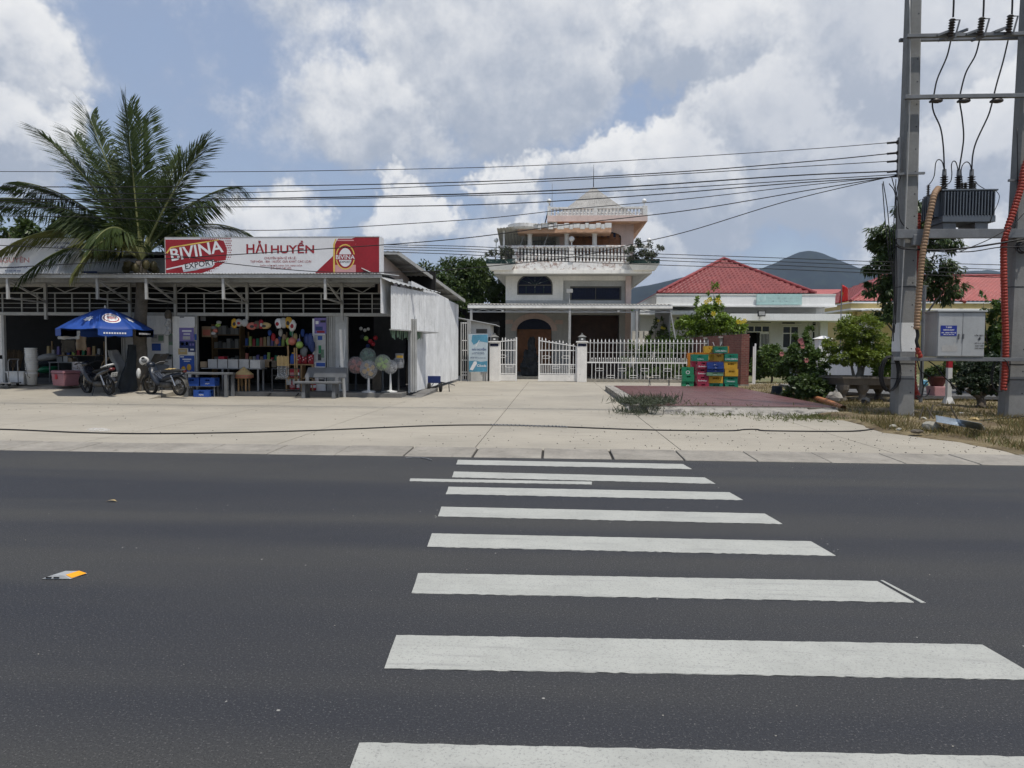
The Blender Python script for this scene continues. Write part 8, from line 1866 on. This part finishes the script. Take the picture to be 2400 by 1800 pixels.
for i, pts in enumerate(([(2152, 990), (2158, 972), (2164, 953)], [(2172, 1005), (2180, 970), (2187, 948)], [(2228, 950), (2234, 965), (2246, 985)], [(2190, 985), (2180, 968), (2172, 955)])): tag(MB().tube([P(px, py, 15.4) for px, py in pts], .016, 5).build('rusty_rod', 'mud'), 'bent rusty rod sticking out of the rubble, %s' % ('farthest left', 'tallest', 'farthest right', 'leaning left')[i], 'rod', 'rusty rods in the rubble')
# plastic film and litter on the yard
c = G(230, 1008, .02); tag(MB().ell(c, (.20, .08, .035), 12, 7, .6).build('plastic_film', 'clear_film'), 'crumpled clear plastic film on the yard near the gutter', 'film')
c = G(1470, 962, .03); tag(MB().ell(c + Vector((0, -.05, .02)), (.05, .04, .09), 8, 6, .3).build('paper_cup', 'paper_white'), 'small white paper scrap by the weeds', 'litter')
rngp = np.random.default_rng(5); g = MB()
for k in range(900):
    if k < 520: x, y = rngp.uniform(-16, 9), rngp.uniform(10.7, 24)
    else: x, y = rngp.normal(3.5, 3.2), 10.6 + abs(rngp.normal(0, 2.0))
    if 1.7 < x < 7.2 and 16.4 < y < 27.5 or y > 20 and x < -4: continue
    r = rngp.uniform(.004, .0125); g.ell((x, y, r * .3), (r, r * rngp.uniform(.6, 1.2), r * .7), 5, 3)
M('pebble', (.06, .055, .05), .95, var=.4, vs=9); tag(g.build('pebbles', 'pebble'), 'dark grit scattered over the concrete yard', 'grit', kind='stuff')
g = MB()
for k in range(160): x, y = rngp.uniform(-8, 8), rngp.uniform(2.2, 9.6); r = rngp.uniform(.0015, .0032); g.ell((x, y, r * .4), (r * 1.6, r, r * .6), 5, 3)
tag(g.build('chippings', 'rubble'), 'pale stone chips scattered over the asphalt', 'chips', kind='stuff')
lf = G(264, 1174, .008); tag(MB().sheet(lambda u, v: (lf.x - .06 + .12 * u, lf.y - .02 + .04 * v * math.sin(u * 3.14 + .2), .006 + .012 * math.sin(u * 3)), 6, 3, (0, 0, .001)).build('dry_leaf', 'straw'), 'dry tan leaf lying on the asphalt at left', 'leaf')
# grass
def blades(name, pts, L, mat, label, cat, seed, wd=.006, spread=.5):
    rng = np.random.default_rng(seed); n = len(pts); d = rand_dirs(rng, n) * spread + np.array([0, 0, 1.0]); d /= np.linalg.norm(d, axis=1)[:, None]
    o = link(name, leaf_mesh(name, np.array(pts), d, rand_dirs(rng, n), L * (.5 + .8 * rng.random(n)), wd * (.7 + .6 * rng.random(n))), mat); tag(o, label, cat, kind='stuff'); return o
rng = np.random.default_rng(9)
def hz_at(x, y): return max(.0, .002 + .10 * .6)
pts = []
while len(pts) < 13000:
    px, py = rng.uniform(1740, 2450), rng.uniform(890, 1075); p = G(px, py, .04)
    # inside the earth sheet only
    ed_ = np.interp(p.y, [e.y for e in reversed(edge)], [e.x for e in reversed(edge)])
    if p.x < ed_ + .12 or p.y > 34: continue
    den = mn.noise(Vector((p.x * .55, p.y * .55, 3)))
    if den + .28 < rng.random() * .75 - (.25 if p.y > 24 else 0): continue
    if p.x < 11.5 and 22 < p.y < 27.5 and p.x > 9.3: continue
    pts.append((p.x, p.y, .03))
k_ = int(len(pts) * .68); rng.shuffle(pts)
blades('dry_grass', pts[:k_], .17, 'grass_dry', 'dry yellow grass over the verge', 'grass', 51, .007, .7); blades('green_grass', pts[k_:], .13, 'grass_green', 'thin green grass over the verge', 'grass', 52, .007, .7)
pts = []
for (px, py, sx, sy_, n) in ((1510, 960, 34, 6, 620), (1540, 956, 30, 5, 420), (1480, 962, 18, 4, 240), (1700, 972, 45, 3, 260), (1620, 968, 40, 3, 160), (1860, 978, 50, 4, 520), (1930, 978, 40, 4, 420)):
    for k in range(n): p = G(px + rng.normal(0, sx), py + rng.normal(0, sy_), .02); pts.append((p.x, p.y, .0 if p.y < 17.3 else .18))
wp = pts[:1280]; blades('weed_clump', wp, .23, 'leaf_grey', 'grey green weeds sprawling over the platform corner', 'weeds', 53, .010, 1.1); blades('low_weeds', pts[1280:], .11, 'grass_green', 'low green weeds along the platform front', 'weeds', 54, .008, 1.1)
crown('weed_leaves', [blob(1505, 945, 17.0, 50, 14), blob(1545, 950, 17.0, 40, 12)], 1500, .05, .010, 'leaf_grey', None, 55, droop=0); tag(bpy.data.objects['weed_leaves'], 'fine leaves of the weed clump at the platform corner', 'weeds', kind='stuff')
